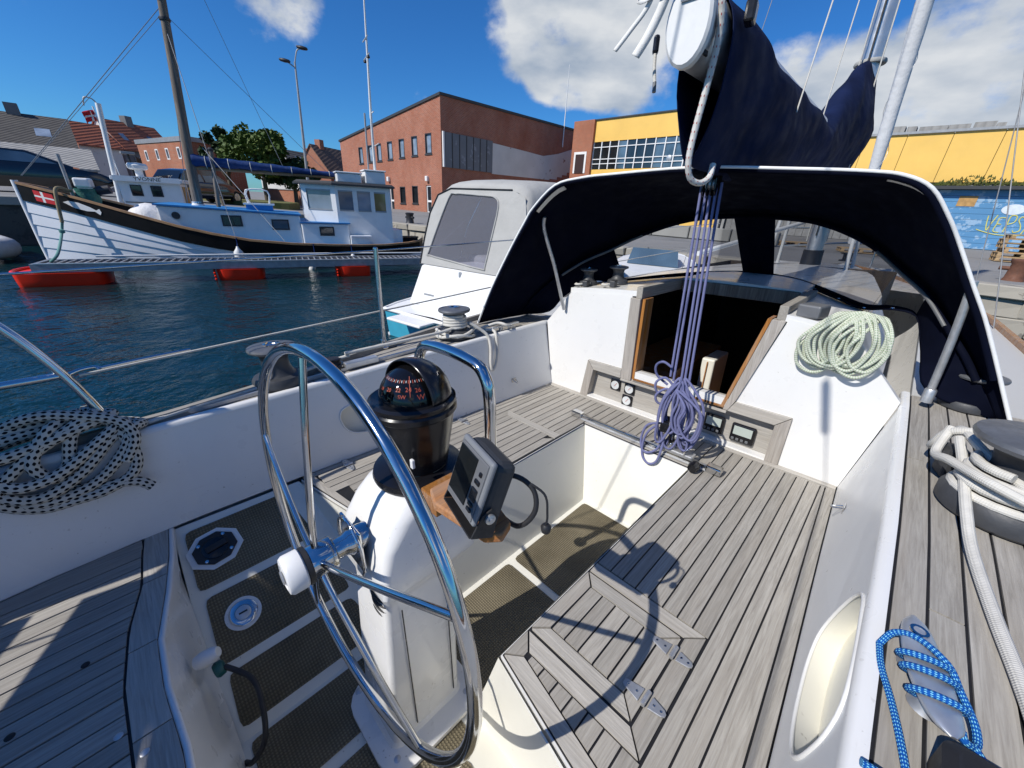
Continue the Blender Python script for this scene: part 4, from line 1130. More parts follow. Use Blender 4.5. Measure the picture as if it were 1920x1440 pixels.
MB().tube([(-.60, 1.785, .05), (-.60, 1.785, .08)], .007, 8).build('swivel', 'stainless', lb_, smooth=60)
cl = thing('mainsheet_coil', 'bunch of lilac rope coils hanging from the mainsheet', 'rope coil', (-.62, 1.77, .08))
rnd = random.Random(11)
for k in range(18):
    cx = -.66 + .125 * (k / 17) + rnd.uniform(-.012, .012); cy = 1.775 - .03 * math.sin(k * 1.3) - rnd.uniform(0, .03)
    ztp = .395 + rnd.uniform(-.03, .03); zb = rnd.uniform(.075, .16) if k % 3 else rnd.uniform(.05, .08)
    wd = rnd.uniform(.022, .050); ln = rnd.uniform(-.02, .03)
    pts = [(-.628 + rnd.uniform(-.01, .01), cy + .01, ztp), (cx - wd * .7, cy - .008, lerp(zb, ztp, .7)), (cx - wd, cy - .012, lerp(zb, ztp, .35)), (cx - wd * .5 + ln, cy - .005, zb + .01), (cx + wd * .4 + ln, cy + .004, zb), (cx + wd, cy + .008, lerp(zb, ztp, .35)), (cx + wd * .6, cy + .005, lerp(zb, ztp, .7))]
    MB().tube(pts, .0062, 8, closed=True, sm=6).build('loop', 'rope_lilac', cl, smooth=80)
for pts in ([(-.70, 1.76, .15), (-.735, 1.745, .10), (-.75, 1.74, .03), (-.735, 1.725, -.035), (-.695, 1.715, -.06), (-.655, 1.715, -.03), (-.645, 1.73, .05), (-.65, 1.75, .12)],
            [(-.69, 1.77, .16), (-.745, 1.75, .135), (-.765, 1.745, .06), (-.75, 1.735, .0), (-.715, 1.73, -.01), (-.67, 1.735, .03), (-.655, 1.75, .10)],
            [(-.70, 1.80, .36), (-.755, 1.785, .40), (-.765, 1.78, .45), (-.735, 1.785, .475), (-.695, 1.795, .455)],
            [(-.69, 1.80, .30), (-.735, 1.77, .32), (-.745, 1.765, .37), (-.71, 1.78, .40), (-.67, 1.79, .37)],
            [(-.68, 1.78, .26), (-.72, 1.76, .27), (-.73, 1.755, .31), (-.69, 1.77, .35), (-.655, 1.775, .32)]):
    MB().tube(pts, .0062, 8, sm=6).build('loop', 'rope_lilac', cl, smooth=80)
MB().tube(helix((-.632, 1.785, .34), .028, .03, 0, .05, 3.5, 14), .0062, 8).build('seizing_turns', 'rope_lilac', cl, smooth=80)

# ---- green-flecked coil on the cabin end
gc = thing('rope_coil', 'green-flecked white rope coil hanging over the starboard end of the cabin', 'rope coil', (-.1, 2.05, .5))
rnd = random.Random(3)
for k in range(15):
    u = k / 14
    cx = lerp(-.185, -.035, u) + rnd.uniform(-.02, .02); wd = rnd.uniform(.055, .085); top = .745 - .05 * abs(u - .5) + rnd.uniform(-.02, .02); bot = .535 + rnd.uniform(-.015, .03)
    y = BY - .010 - rnd.uniform(.0, .035)
    hx = -.095 + (u - .5) * .14
    pts = [(hx, BY + .035, .775 - .012 * abs(u - .5) * 2), (lerp(hx, cx, .5) - wd * .8, y - .012, lerp(top, bot, .15)), (cx - wd, y - .012, lerp(top, bot, .5)), (cx - wd * .6, y - .008, lerp(top, bot, .88)), (cx + .01, y - .006, bot), (cx + wd * .65, y - .006, lerp(top, bot, .85)), (cx + wd, y - .008, lerp(top, bot, .48)), (lerp(hx, cx, .5) + wd * .75, y - .004, lerp(top, bot, .12))]
    MB().tube(pts, .0068, 8, closed=True, sm=6).build('loop', 'rope_green', gc, smooth=80)
MB().tube([(-.20, 2.06, .70), (-.26, 2.045, .62), (-.255, 2.05, .54), (-.21, 2.06, .505), (-.16, 2.055, .52), (-.12, 2.05, .60)], .0068, 8, sm=6).build('loop', 'rope_green', gc, smooth=80)
tag(MB().obox((-.262, 2.14, roof_z(-.26, 2.14) + .03), (.045, .05, .028), rz=-.25).build('rope_clutch', 'plotter_grey', None, bevel=.008), 'grey rope clutch on the cabin top beside the green-flecked coil', 'rope clutch')
for x, y, lb in ((-1.46, 2.13, 'small rope clutch with white tail at the left of the cabin top'), (-1.28, 2.16, 'small rope clutch with white tail next to the black halyard winch')):
    k = thing('rope_clutch', lb, 'rope clutch', (x, y, roof_z(x, y)), 'clutches on the port cabin top')
    z = roof_z(x, y) + .004
    MB().obox((x, y, z + .018), (.016, .035, .018), rz=.3).build('body', 'winch_grey', k, bevel=.004)
    MB().tube([(x, y + .05, z + .016), (x - .01, y - .045, z + .016), (x - .045, y - .05, z + .012), (x - .06, y - .02, z + .012)], .007, 8, sm=5).build('line_tail', 'rope_white', k, smooth=80)

# ---- speckled mooring line heaped on the port coaming
mo = thing('mooring_line', 'black-speckled white mooring rope heaped over the coaming at far left', 'rope coil', (-1.75, -.25, .35))
rnd = random.Random(21)
zc = lambda y: zt(y) + .012
def lay(x, y, lift):
    """height of the deck or coaming under a point, plus a lift"""
    return (zc(y) if x < XC - ct(y) + .01 else None)
loops = [
 [(-1.80, -.05, .415), (-1.735, -.07, .43), (-1.715, -.13, .35), (-1.71, -.22, .27), (-1.705, -.33, .25), (-1.715, -.43, .28), (-1.74, -.49, .36), (-1.79, -.44, .44), (-1.83, -.30, .455), (-1.83, -.14, .44)],
 [(-1.78, -.09, .44), (-1.728, -.14, .41), (-1.705, -.24, .32), (-1.70, -.36, .28), (-1.715, -.46, .34), (-1.76, -.50, .43), (-1.81, -.40, .46), (-1.82, -.22, .465)],
 [(-1.75, -.10, .46), (-1.72, -.19, .40), (-1.70, -.29, .345), (-1.70, -.40, .34), (-1.73, -.46, .41), (-1.78, -.42, .465), (-1.80, -.30, .475), (-1.79, -.17, .475)],
 [(-1.80, -.12, .48), (-1.745, -.20, .475), (-1.725, -.32, .45), (-1.735, -.42, .44), (-1.79, -.44, .475), (-1.815, -.34, .495), (-1.82, -.2, .49)],
 [(-1.77, -.15, .495), (-1.735, -.25, .47), (-1.72, -.36, .41), (-1.705, -.44, .31), (-1.71, -.38, .235), (-1.70, -.28, .23), (-1.695, -.19, .235), (-1.70, -.12, .27), (-1.72, -.09, .36)],
 [(-1.83, -.2, .50), (-1.77, -.26, .50), (-1.735, -.30, .475), (-1.715, -.34, .40), (-1.71, -.31, .33), (-1.72, -.26, .36), (-1.75, -.22, .46), (-1.80, -.16, .50)]]
for L in loops:
    L = [(x, -.27 + (y + .27) * .88, .41 + (z - .41) * .90) for x, y, z in L]
    L = [(x + rnd.uniform(-.004, .004), y + rnd.uniform(-.008, .008), z) for x, y, z in L]
    MB().tube(L, .0170, 10, closed=True, sm=7).build('loop', 'rope_speckled', mo, smooth=80)
MB().tube([(-1.74, -.30, .30), (-1.715, -.24, .255), (-1.70, -.18, .262), (-1.695, -.13, .245), (-1.69, -.105, .215)], .0170, 10, sm=6).build('free_end', 'rope_speckled', mo, smooth=80)
MB().tube([(-1.84, -.42, .47), (-1.79, -.30, .52), (-1.76, -.20, .50), (-1.74, -.12, .46), (-1.715, -.10, .40), (-1.705, -.14, .33)], .0170, 10, sm=6).build('crossing_turn', 'rope_speckled', mo, smooth=80)

# ---- horn cleat with blue line, starboard side deck
zs = zt(.75) + .004
ck = thing('mooring_cleat', 'cast aluminium horn cleat on the starboard side deck', 'cleat', (.197, .74, zs))
cax = Vector((.21, -.978, 0)).normalized(); cpx = Vector((cax.y, -cax.x, 0))
rr = []
for k in range(17):
    t = -1 + k / 8; a = abs(t)
    cen = Vector((.197, .745, zs + .034 + .010 * a * a)) + cax * (.106 * t)
    hw = .027 * (1 - .42 * a ** 2) * (1 - a ** 10 * .75); hh = .013 * (1 - .35 * a) * (1 - a ** 10 * .75)
    rr.append([tuple(cen + cpx * (hw * math.cos(2 * math.pi * j / 14)) + Vector((0, 0, hh * math.sin(2 * math.pi * j / 14)))) for j in range(14)])
MB().loft(rr, caps=True).build('horns', 'aluminium', ck, smooth=60)
for d in (-.035, .035): MB().lathe([(.022, 0), (.018, .008), (.014, .03)], 18, Vector((.197, .745, zs)) + cax * d).build('foot', 'aluminium', ck, smooth=50)
MB().lathe([(.0135, 0), (.0125, .004), (.008, .004), (.007, .001)], 18, Vector((.197, .745, zs + .045)) - cax * .07).build('fastening', 'stainless', ck, smooth=40)
bl = thing('cleated_line', 'bright blue braided line belayed round the horn cleat', 'rope', (.197, .74, zs))
cz = Vector((.197, .745, zs + .03))
def cpnt(u, v, z): return tuple(cz + cax * u + cpx * (-v) + Vector((0, 0, z)))
for u in (-.020, .005, .045): MB().tube([cpnt(u + .012 * math.sin(a), .030 * math.cos(a), .020 * math.sin(a) + .004) for a in [2 * math.pi * k / 18 for k in range(18)]], .0052, 8, closed=True, sm=2).build('turn', 'rope_blue', bl, smooth=80)
MB().tube([cpnt(-.045, -.045, -.02), cpnt(-.058, -.030, .005), cpnt(-.048, -.006, .020), cpnt(-.020, .022, .018), cpnt(.005, .036, .0), cpnt(.045, .044, -.01), cpnt(.075, .040, -.016), cpnt(.085, .022, -.005), cpnt(.075, .02, .0)], .0052, 8, sm=6).build('figure_turn', 'rope_blue', bl, smooth=80)
MB().tube([cpnt(-.045, -.045, -.02), cpnt(.0, -.048, -.024), cpnt(.06, -.045, -.024), cpnt(.13, -.045, -.024), cpnt(.24, -.05, -.024)], .0052, 8, sm=6).build('lead', 'rope_blue', bl, smooth=80)
MB().tube([cpnt(.078, .034, -.012), cpnt(.10, .048, -.022), cpnt(.13, .052, -.024), cpnt(.16, .04, -.024), cpnt(.22, .05, -.024)], .0052, 8, sm=6).build('tail', 'rope_blue', bl, smooth=80)
tag(MB().loft([rrect(.27, .585, .062, .055, .02, zt(.58) + .004), rrect(.27, .585, .062, .055, .02, zt(.58) + .050), rrect(.27, .585, .050, .043, .02, zt(.58) + .062)], caps=True).build('rubber_block', 'black_matte', None, smooth=40), 'black rubber block on the side deck at the lower right corner', 'block')
MB().tube([(.14, .545, zt(.5) + .02), (.17, .55, zt(.5) + .016), (.19, .53, zt(.5) + .012), (.16, .50, zt(.5) + .012)], .0052, 8, sm=5).build('coil_end', 'rope_blue', bl, smooth=80)

# ---- stanchions, lifelines, pushpit
sx = XC - 1.205
st_ = thing('stanchion', 'stainless stanchion standing on the port deck edge', 'stanchion', (sx, 1.0, zt(1)))
MB().tube([(sx, .985, zt(1)), (sx, 1.0, .955)], .0125, 12).build('tube', 'stainless', st_, smooth=80)
MB().lathe([(.03, 0), (.03, .01), (.018, .02), (.016, .05)], 16, (sx, .985, zt(1))).build('socket', 'stainless', st_, smooth=40)
MB().lathe([(.0125, 0), (.012, .006), (.006, .010), (0, .011)], 12, (sx, 1.0, .953)).build('top_cap', 'stainless', st_, smooth=50)
st2 = copy_thing(st_, (XC - 1.40, 3.0, zt(3)), 0, 'stainless stanchion further forward on the port deck edge')
place(st_, (sx, 1.0, zt(1)))
place(st2, (XC - 1.38, 3.0, zt(3)))
tag(MB().tube([(-1.86, -.62, .93), (sx, 1.0, .945), (XC - 1.38, 3.0, .99), (-1.9, 5.6, 1.1)], .004, 6).build('lifeline', 'stainless', None, smooth=80), 'upper wire lifeline along the port side', 'lifeline', 'port lifelines')
tag(MB().tube([(-1.825, -.17, .615), (sx, 1.0, .63), (XC - 1.38, 3.0, .70), (-1.9, 5.6, .85)], .0045, 6).build('lifeline', 'rope_white', None, smooth=80), 'lower lifeline sloping across the water behind the wheel', 'lifeline', 'port lifelines')
pp = thing('pushpit', 'bent stainless pushpit rails at the far left edge', 'guard rail', (-1.81, -.14, zt(-.1)))
MB().tube([(-1.795, -.135, zt(-.1)), (-1.82, -.20, .62), (-1.845, -.30, .82), (-1.85, -.45, .97), (-1.83, -.70, 1.0), (-1.72, -1.15, 1.0), (-1.4, -1.36, 1.0), (-.3, -1.36, 1.0)], .0135, 12, sm=6).build('top_rail', 'stainless', pp, smooth=80)
MB().tube([(-1.822, -.21, .625), (-1.83, -.5, .62), (-1.75, -1.0, .62), (-1.5, -1.3, .62), (-.3, -1.34, .62)], .0125, 12, sm=5).build('mid_rail', 'stainless', pp, smooth=80)
MB().tube([(-1.80, -.85, .40), (-1.81, -.86, 1.0)], .0125, 10).build('upright', 'stainless', pp, smooth=80)
MB().tube([(-1.35, -1.36, .30), (-1.35, -1.36, 1.0)], .0125, 10).build('upright', 'stainless', pp, smooth=80)
MB().tube([(-1.822, -.19, .625), (-1.835, -.165, .63), (-1.85, -.13, .628), (-1.84, -.12, .618)], .006, 8, sm=3).build('lifeline_eye', 'stainless', pp, smooth=80)
MB().tube([(-1.845, -.12, .622), (-1.87, .02, .624), (-1.885, .13, .6245)], .006, 8).build('turnbuckle', 'stainless', pp, smooth=80)
# unseen canvas panels added out of frame aft, gapped to shade deck and mats
wc = thing('shade_cloth', 'unseen navy canvas panels added behind the camera to shade the aft deck', 'canvas', (-1.6, -1.2, .4))
MB().face([(-1.86, -.72, .55), (-1.86, -.74, 1.02), (-1.72, -1.15, 1.04), (-1.70, -1.15, .50)]).build('panel', 'navy_canvas', wc, solid=.004)
MB().face([(-1.70, -1.17, .40), (-1.695, -1.17, .70), (-1.48, -1.29, .72), (-1.30, -1.37, .60), (-1.2, -1.37, .46)]).build('panel', 'navy_canvas', wc, solid=.004)
MB().face([(-1.69, -1.17, .80), (-1.69, -1.17, 1.02), (-1.35, -1.365, 1.14), (-1.0, -1.375, 1.06), (-1.0, -1.375, .70), (-1.26, -1.37, .68), (-1.40, -1.33, .82)]).build('panel', 'navy_canvas', wc, solid=.004)
# split backstay with its tensioner, above and behind the camera
bkst = thing('backstay', 'split wire backstay with tensioner block behind the camera', 'backstay', (XC, -1.38, .4))
MB().tube([(XC, .54, 3.5), (XC, 5.2, 11.0)], .004, 6).build('wire', 'stainless', bkst, smooth=60)
for s in (-1, 1): MB().tube([(XC, .54, 3.5), (XC + s * .86, -1.38, .42)], .004, 6).build('leg', 'stainless', bkst, smooth=60)
MB().bar((-.545, -.055, 2.53), (-.50, -.150, 2.37), .034, .03).build('tensioner', 'black_plastic', bkst, bevel=.015)
MB().face([(-2.02, -1.10, 1.03), (-2.0, -1.10, 1.46), (-1.22, -1.37, 1.52), (-.96, -1.37, 1.34), (-.96, -1.37, 1.06)]).build('panel', 'navy_canvas', wc, solid=.004)  # high unseen panel, added to keep the helm mats in shade

# ---- genoa track, fairlead and rope along the port deck
gt = thing('genoa_track', 'grey sheet track with car along the port side deck', 'track', (-1.82, .9, zt(.9)))
MB().tube([(XC - 1.005, -.0, zt(0) + .010), (XC - 1.01, .35, zt(.35) + .010), (XC - 1.02, .8, zt(.8) + .010), (XC - 1.03, 1.2, zt(1.2) + .010)], .011, 4).build('rail', 'dull_steel', gt)
MB().obox((XC - 1.015, .76, zt(.7) + .026), (.020, .085, .016)).build('slider', 'aluminium', gt, bevel=.005)
k = thing('turning_block', 'black turning block on the port deck behind the wheel rim', 'block', (-1.86, .63, zt(.6)))
MB().lathe([(.055, 0), (.058, .006), (.058, .022), (.05, .03)], 24, (-1.875, .64, zt(.6) + .006)).build('cheek', 'black_plastic', k, smooth=40)
MB().lathe([(.040, .03), (.034, .04), (.040, .055), (.030, .058)], 24, (-1.875, .64, zt(.6) + .006)).build('sheave', 'black_matte', k, smooth=40)
tag(MB().tube([(-1.79, -.08, zt(0) + .015), (-1.82, .1, zt(.1) + .02), (-1.845, .3, zt(.3) + .02), (-1.87, .62, zt(.6) + .05), (-1.86, .72, zt(.7) + .06)], .0085, 8, sm=5).build('jib_sheet_tail', 'rope_white', None, smooth=80), 'white sheet running along the port deck edge from the speckled heap', 'rope')
pc = thing('deck_cleat', 'small grey cleat on the port coaming beside the white coil', 'cleat', (-1.80, 1.72, zt(1.7)))
MB().bar((-1.80, 1.62, zt(1.7) + .03), (-1.80, 1.86, zt(1.8) + .03), .022, .014).build('bar', 'aluminium', pc, bevel=.005)
for y in (1.70, 1.78): MB().box(-1.808, -1.792, y - .012, y + .012, zt(1.7), zt(1.7) + .026).build('foot', 'aluminium', pc, bevel=.002)

# ---- hinges and eyes
def hinge(x, y, label, s=1):
    g = thing('hinge', label, 'hinge', (x, y, 0), 'strap hinges on the seat lockers')
    MB().prism([(x - .060, y - .006), (x - .055, y - .010), (x - .012, y - .019), (x - .012, y + .019), (x - .055, y + .010), (x - .060, y + .006)], .0005, .006).build('long_leaf', 'dull_steel', g, bevel=.0015)
    MB().prism([(x + .012, y - .017), (x + .045, y - .010), (x + .052, y - .004), (x + .052, y + .004), (x + .045, y + .010), (x + .012, y + .017)], .0005, .006).build('short_leaf', 'dull_steel', g, bevel=.0015)
    MB().tube([(x, y - .020, .007), (x, y + .020, .007)], .0065, 10).build('knuckle', 'dull_steel', g, smooth=60)
    for dx in (-.048, -.024, .022, .040): MB().lathe([(.0038, .006), (.003, .0075), (0, .0078)], 10, (x + dx, y, 0)).build('screw', 'stainless', g, smooth=40)
hinge(-.168, .818, 'strap hinge on the starboard locker lid, the forward one')
hinge(-.168, .658, 'strap hinge on the starboard locker lid, the one nearer the camera')
hinge(-1.625, 1.232, 'strap hinge on the port seat, seen past the compass')
hinge(-1.655, .555, 'strap hinge on the port seat, seen through the wheel spokes')
def eye(x, y, z, s, label):
    e = thing('folding_eye', label, 'pad eye', (x, y, z), 'folding eyes on the coamings')
    MB().obox((x, y, z), (.002, .018, .014)).build('plate', 'stainless', e, bevel=.001)
    MB().tube([(x - s * .004, y - .012, z + .006), (x - s * .03, y - .008, z - .006), (x - s * .036, y + .006, z - .010), (x - s * .004, y + .012, z + .004)], .0028, 8, sm=4).build('loop', 'stainless', e, smooth=80)
eye(XC + lerp(cb(1.69), ct(1.69), .30) - .002, 1.69, .13, 1, 'bent wire eye on the starboard coaming at the seat edge')
eye(XC - lerp(cb(1.70), ct(1.70), .26) + .002, 1.71, .115, -1, 'small steel eye on the port coaming above the seat')

# ---- fittings set into the helm floor
def on_floor(x, y, m):
    sl = math.atan2(.406, .66) * (1 if x < XC else -1)
    return Matrix.Translation((x, y, floor_z(x - XC) + .0045)) @ Matrix.Rotation(sl, 4, 'Y') @ m
bpm = thing('bilge_pump_plate', 'black bilge pump deck plate with round lid set in white', 'deck plate', (-1.60, -.01, floor_z(.79)))
T = on_floor(-1.60, -.005, Matrix.Rotation(R(8), 4, 'Z'))
def octo(r, ky=1.15): return [(r * math.cos(R(22.5 + 45 * k)), r * ky * math.sin(R(22.5 + 45 * k))) for k in range(8)]
b = MB(); b.prism(octo(.080), 0, .003); b.xf(T); b.build('surround', 'gelcoat', bpm, bevel=.001)
b = MB(); b.prism(octo(.063), .003, .010); b.xf(T); b.build('plate', 'black_matte', bpm, bevel=.003)
b = MB(); b.lathe([(.043, .010), (.043, .014), (.038, .016), (0, .016)], 28); b.xf(T); b.build('lid', 'black_plastic', bpm, smooth=40)
b = MB(); b.box(-.012, .012, -.03, .042, .016, .026); b.xf(T); b.build('grip', 'black_matte', bpm, bevel=.004)
for k in range(4):
    b = MB(); b.lathe([(.006, .010), (.006, .012), (0, .013)], 12, (.05 * math.cos(R(45 + 90 * k)), .058 * math.sin(R(45 + 90 * k)), 0)); b.xf(T); b.build('screw', 'stainless', bpm, smooth=40)
fc = thing('filler_cap', 'round stainless deck filler cap between the tread mats', 'filler cap', (-1.37, .0, floor_z(.56)))
T = on_floor(-1.365, .005, IDENT)
b = MB(); b.lathe([(.056, 0), (.056, .004), (.05, .005), (0, .005)], 32); b.xf(T); b.build('surround', 'gelcoat', fc, smooth=40)
b = MB(); b.lathe([(.044, .005), (.044, .008), (.038, .011), (.027, .011), (.026, .008), (0, .008)], 32); b.xf(T); b.build('flange', 'stainless', fc, smooth=30)
b = MB(); b.lathe([(.024, .008), (.024, .012), (.020, .014), (0, .014)], 28); b.xf(T); b.build('cap', 'dull_steel', fc, smooth=30)
b = MB(); b.box(-.003, .003, -.013, .013, .0142, .0155); b.xf(T); b.build('key_slot', 'black_matte', fc)
sw = thing('deck_shower', 'white and teal deck shower head tucked under the aft deck edge', 'shower head', (-1.09, -.11, -.15))
MB().lathe([(.020, 0), (.024, .018), (.021, .05), (.014, .062)], 18, (-1.175, -.135, -.13), Matrix.Rotation(R(-70), 3, 'X') @ Matrix.Rotation(R(20), 3, 'Y')).build('head', 'white_plastic', sw, smooth=50)
MB().lathe([(.020, 0), (.024, .006), (.022, .022), (.016, .026)], 16, (-1.15, -.105, -.175), Matrix.Rotation(R(-80), 3, 'X')).build('trigger', 'teal_plastic', sw, smooth=50)
MB().tube([(-1.14, -.08, -.165), (-1.07, -.03, -.20), (-1.0, -.03, -.25), (-.95, -.05, -.31), (-.955, -.09, -.37), (-.99, -.11, -.405)], .008, 8, sm=6).build('hose', 'black_matte', sw, smooth=80)
# webbing ties, outhaul rope and preventer block at the boom end
def ribbon(pts, w, up, parent, name, mat='white_web'):
    P = smooth_path(pts, 6); u = Vector(up).normalized()
    return MB().loft([[tuple(p - u * w / 2) for p in P], [tuple(p + u * w / 2) for p in P]], closed=False).build(name, mat, parent, smooth=60, solid=.0018)
ti = thing('sail_ties', 'white webbing ties knotted round the boom end', 'webbing', (-0.770, 1.435, 1.700))
ribbon([(-0.710, 1.435, 1.860), (-0.755, 1.425, 1.780), (-0.785, 1.415, 1.700), (-0.810, 1.400, 1.640), (-0.835, 1.385, 1.595)], .027, (.70, .51, -.43), ti, 'tail')
ribbon([(-0.730, 1.425, 1.880), (-0.785, 1.405, 1.800), (-0.815, 1.395, 1.720), (-0.855, 1.375, 1.665), (-0.895, 1.355, 1.615)], .014, (.70, .51, -.43), ti, 'tail')
ribbon([(-0.720, 1.425, 1.840), (-0.770, 1.405, 1.790), (-0.825, 1.385, 1.755), (-0.840, 1.380, 1.735), (-0.810, 1.390, 1.735), (-0.750, 1.410, 1.780), (-0.710, 1.425, 1.830)], .020, (.35, .45, .80), ti, 'bow_loop')
ribbon([(-0.650, 1.455, 1.810), (-0.635, 1.475, 1.780), (-0.620, 1.485, 1.750), (-0.625, 1.495, 1.720), (-0.645, 1.495, 1.750)], .034, (.6, .6, .3), ti, 'knot')
oh = thing('outhaul_rope', 'white rope flecked with red hanging in a bight from the boom end', 'rope', (-0.630, 1.485, 1.300))
MB().tube([(-0.670, 1.435, 1.800), (-0.638, 1.465, 1.765), (-0.628, 1.495, 1.700), (-0.632, 1.520, 1.620), (-0.650, 1.535, 1.500), (-0.665, 1.535, 1.380), (-0.670, 1.540, 1.300), (-0.665, 1.565, 1.250), (-0.645, 1.605, 1.235), (-0.630, 1.645, 1.255), (-0.635, 1.675, 1.300)], .0108, 10, sm=6).build('line', 'rope_red_fleck', oh, smooth=80)
kb = thing('reefing_block', 'black block with a braided tail hanging left of the boom end', 'block', (-.83, 1.6, 1.6))
MB().obox((-.835, 1.51, 1.655), (.010, .016, .026), rz=.5).build('cheek', 'black_plastic', kb, bevel=.008)
MB().tube([(-.832, 1.505, 1.63), (-.826, 1.50, 1.59), (-.815, 1.495, 1.545)], .006, 8, sm=4).build('tail', 'rope_white', kb, smooth=80)
MB().tube([(-.815, 1.495, 1.545), (-.81, 1.49, 1.515)], .0065, 8).build('tail_whipping', 'plotter_grey', kb, smooth=80)
MB().obox((-.60, 1.66, 1.72), (.016, .03, .03), rz=.2).build('cheek', 'black_plastic', kb, bevel=.008)
# ================================================================ harbour (world frame: z = 0 is the water)
FRAME[0] = IDENT
def brick_mat(name, c1, c2, mortar, scale=1.0):
    m, t = new_mat(name)
    p = t.sep(t.coord())
    v = t.comb(t.math('ADD', p[0], p[1]), p[2], 0.0)
    b = t.node('ShaderNodeTexBrick'); t.l.new(v, b.inputs['Vector'])
    b.inputs['Color1'].default_value = (*c1, 1); b.inputs['Color2'].default_value = (*c2, 1); b.inputs['Mortar'].default_value = (*mortar, 1)
    b.inputs['Scale'].default_value = scale; b.inputs['Mortar Size'].default_value = .012; b.inputs['Brick Width'].default_value = .24; b.inputs['Row Height'].default_value = .08
    n = t.noise(t.coord(scale=(1, 1, .6)), .55, 6.0, .65)
    n2 = t.noise(t.coord(scale=(1, 1, 1)), 3.0, 5.0, .7)
    c = t.mix(t.mapr(n, .42, .72, 0, .55), b.outputs['Color'], tuple(x * .55 for x in c1))
    c = t.mix(t.mapr(n2, .5, .75, 0, .4), c, tuple(min(1, x * 1.25 + .02) for x in c2))
    t.put(t.b.inputs['Base Color'], c); t.put(t.b.inputs['Roughness'], .9); t.b.inputs['Specular IOR Level'].default_value = .15
    t.bump(b.outputs['Fac'], .4, -.01)
brick_mat('brick_red', (.42, .122, .060), (.30, .084, .044), (.40, .30, .24))
brick_mat('brick_orange', (.44, .14, .07), (.36, .11, .055), (.34, .26, .2))
def tile_mat(name, c1, c2, axis=1):
    m, t = new_mat(name)
    p = t.sep(t.coord())
    w = t.math('SINE', t.math('MULTIPLY', t.math('ADD', p[0], p[1]), 19.0))
    h = t.math('FRACT', t.math('MULTIPLY', p[2], 4.2))
    n = t.noise(t.coord(), 1.3, 6.0, .7)
    c = t.mix(t.mapr(n, .35, .7), c1, c2)
    c = t.mix(t.mapr(w, -1, -.3, .45, 0), c, tuple(x * .5 for x in c1))
    t.put(t.b.inputs['Base Color'], c); t.put(t.b.inputs['Roughness'], .85)
    t.bump(t.math('ADD', w, t.math('MULTIPLY', h, .4)), .4, .03)
tile_mat('tiles_red', (.36, .105, .05), (.24, .08, .05)); tile_mat('tiles_grey', (.085, .078, .07), (.055, .05, .046)); tile_mat('corrugated', (.34, .33, .31), (.24, .235, .225)); tile_mat('tiles_brown', (.17, .105, .075), (.11, .075, .06))
M('yellow_panel', (.80, .50, .115), .6, var=.06, vs=.6, dirt=.05)
def plaster(name, a, b, thr, sc=.9):
    m, t = new_mat(name)
    n = t.noise(t.coord(scale=(1, 1, 1)), sc, 8.0, .68); n2 = t.noise(t.coord(), .5, 4.0)
    c = t.mix(t.mapr(n, thr, thr + .03), t.mix(t.mapr(n2, .3, .7), a, tuple(x * .82 for x in a)), b)
    t.put(t.b.inputs['Base Color'], c); t.put(t.b.inputs['Roughness'], .9); t.bump(n, .4, .03)
plaster('peeling_white', (.70, .69, .66), (.22, .09, .05), .635)
plaster('grey_board', (.20, .21, .225), (.27, .28, .30), .6)
plaster('white_wall', (.72, .70, .65), (.5, .48, .44), .62)
plaster('grey_wall', (.17, .175, .18), (.12, .12, .125), .6)
plaster('asphalt', (.25, .245, .235), (.18, .177, .17), .56, .35)
plaster('pale_paving', (.34, .33, .30), (.22, .215, .2), .6, 1.2)
plaster('quay_stone', (.40, .37, .31), (.20, .18, .15), .57, 2.2)
plaster('dark_quay', (.085, .08, .072), (.05, .048, .045), .55, 1.5)
plaster('grass_verge', (.16, .15, .045), (.09, .11, .03), .5, 2.5)
plaster('blue_boards', (.10, .27, .48), (.26, .40, .55), .52, 1.4)
M('grey_boards', (.36, .35, .33), .85, var=.2, vs=3, dirt=.3)
M('pallet_wood', (.40, .27, .14), .85, var=.25, vs=5); M('car_black', (.008, .008, .010), .12, var=.2, coat=.8); M('tyre', (.012, .012, .012), .85)
M('alloy', (.42, .43, .45), .3, 1.0); M('white_paint', (.78, .78, .77), .38, var=.05, vs=2, dirt=.10); M('white_hull', (.74, .76, .80), .42, var=.05, vs=1.5, bump=.1, bs=12, dirt=.16)
M('black_hull', (.006, .006, .007), .55, var=.3, vs=3, spec=.15); M('blue_paint', (.03, .20, .48), .5, var=.15); M('teal_hull', (.05, .33, .46), .35, var=.08)
M('blue_tarp', (.004, .032, .14), .6, var=.25, vs=5, bump=.4, bs=9, bd=.03); M('white_tarp', (.70, .69, .68), .7, bump=.5, bs=7, bd=.05); M('green_tarp', (.02, .13, .10), .6, var=.3, vs=12, bump=.5, bs=14, bd=.04)
M('red_float', (.85, .030, .008), .38, var=.08, vs=3, dirt=.05); M('galvanised', (.30, .32, .35), .5, .5, var=.2, vs=8); M('rust', (.14, .06, .035), .8, var=.3, vs=8); M('rail_wood', (.30, .17, .08), .6, var=.25, vs=6)
M('dark_metal', (.04, .04, .045), .5, .4); M('lamp_grey', (.30, .31, .32), .5, .3); M('flag_red', (.55, .012, .02), .7); M('flag_white', (.78, .78, .77), .7); M('slate_edge', (.035, .037, .04), .6); M('fender_white', (.68, .68, .66), .5, dirt=.15); M('bark', (.10, .075, .05), .9, bump=.6, bs=12, bd=.03); M('boards_amber', (.45, .26, .09), .7, var=.3, vs=4)
M('grey_rubber', (.42, .42, .42), .6, dirt=.1); M('dark_hull_bottom', (.03, .012, .012), .6)
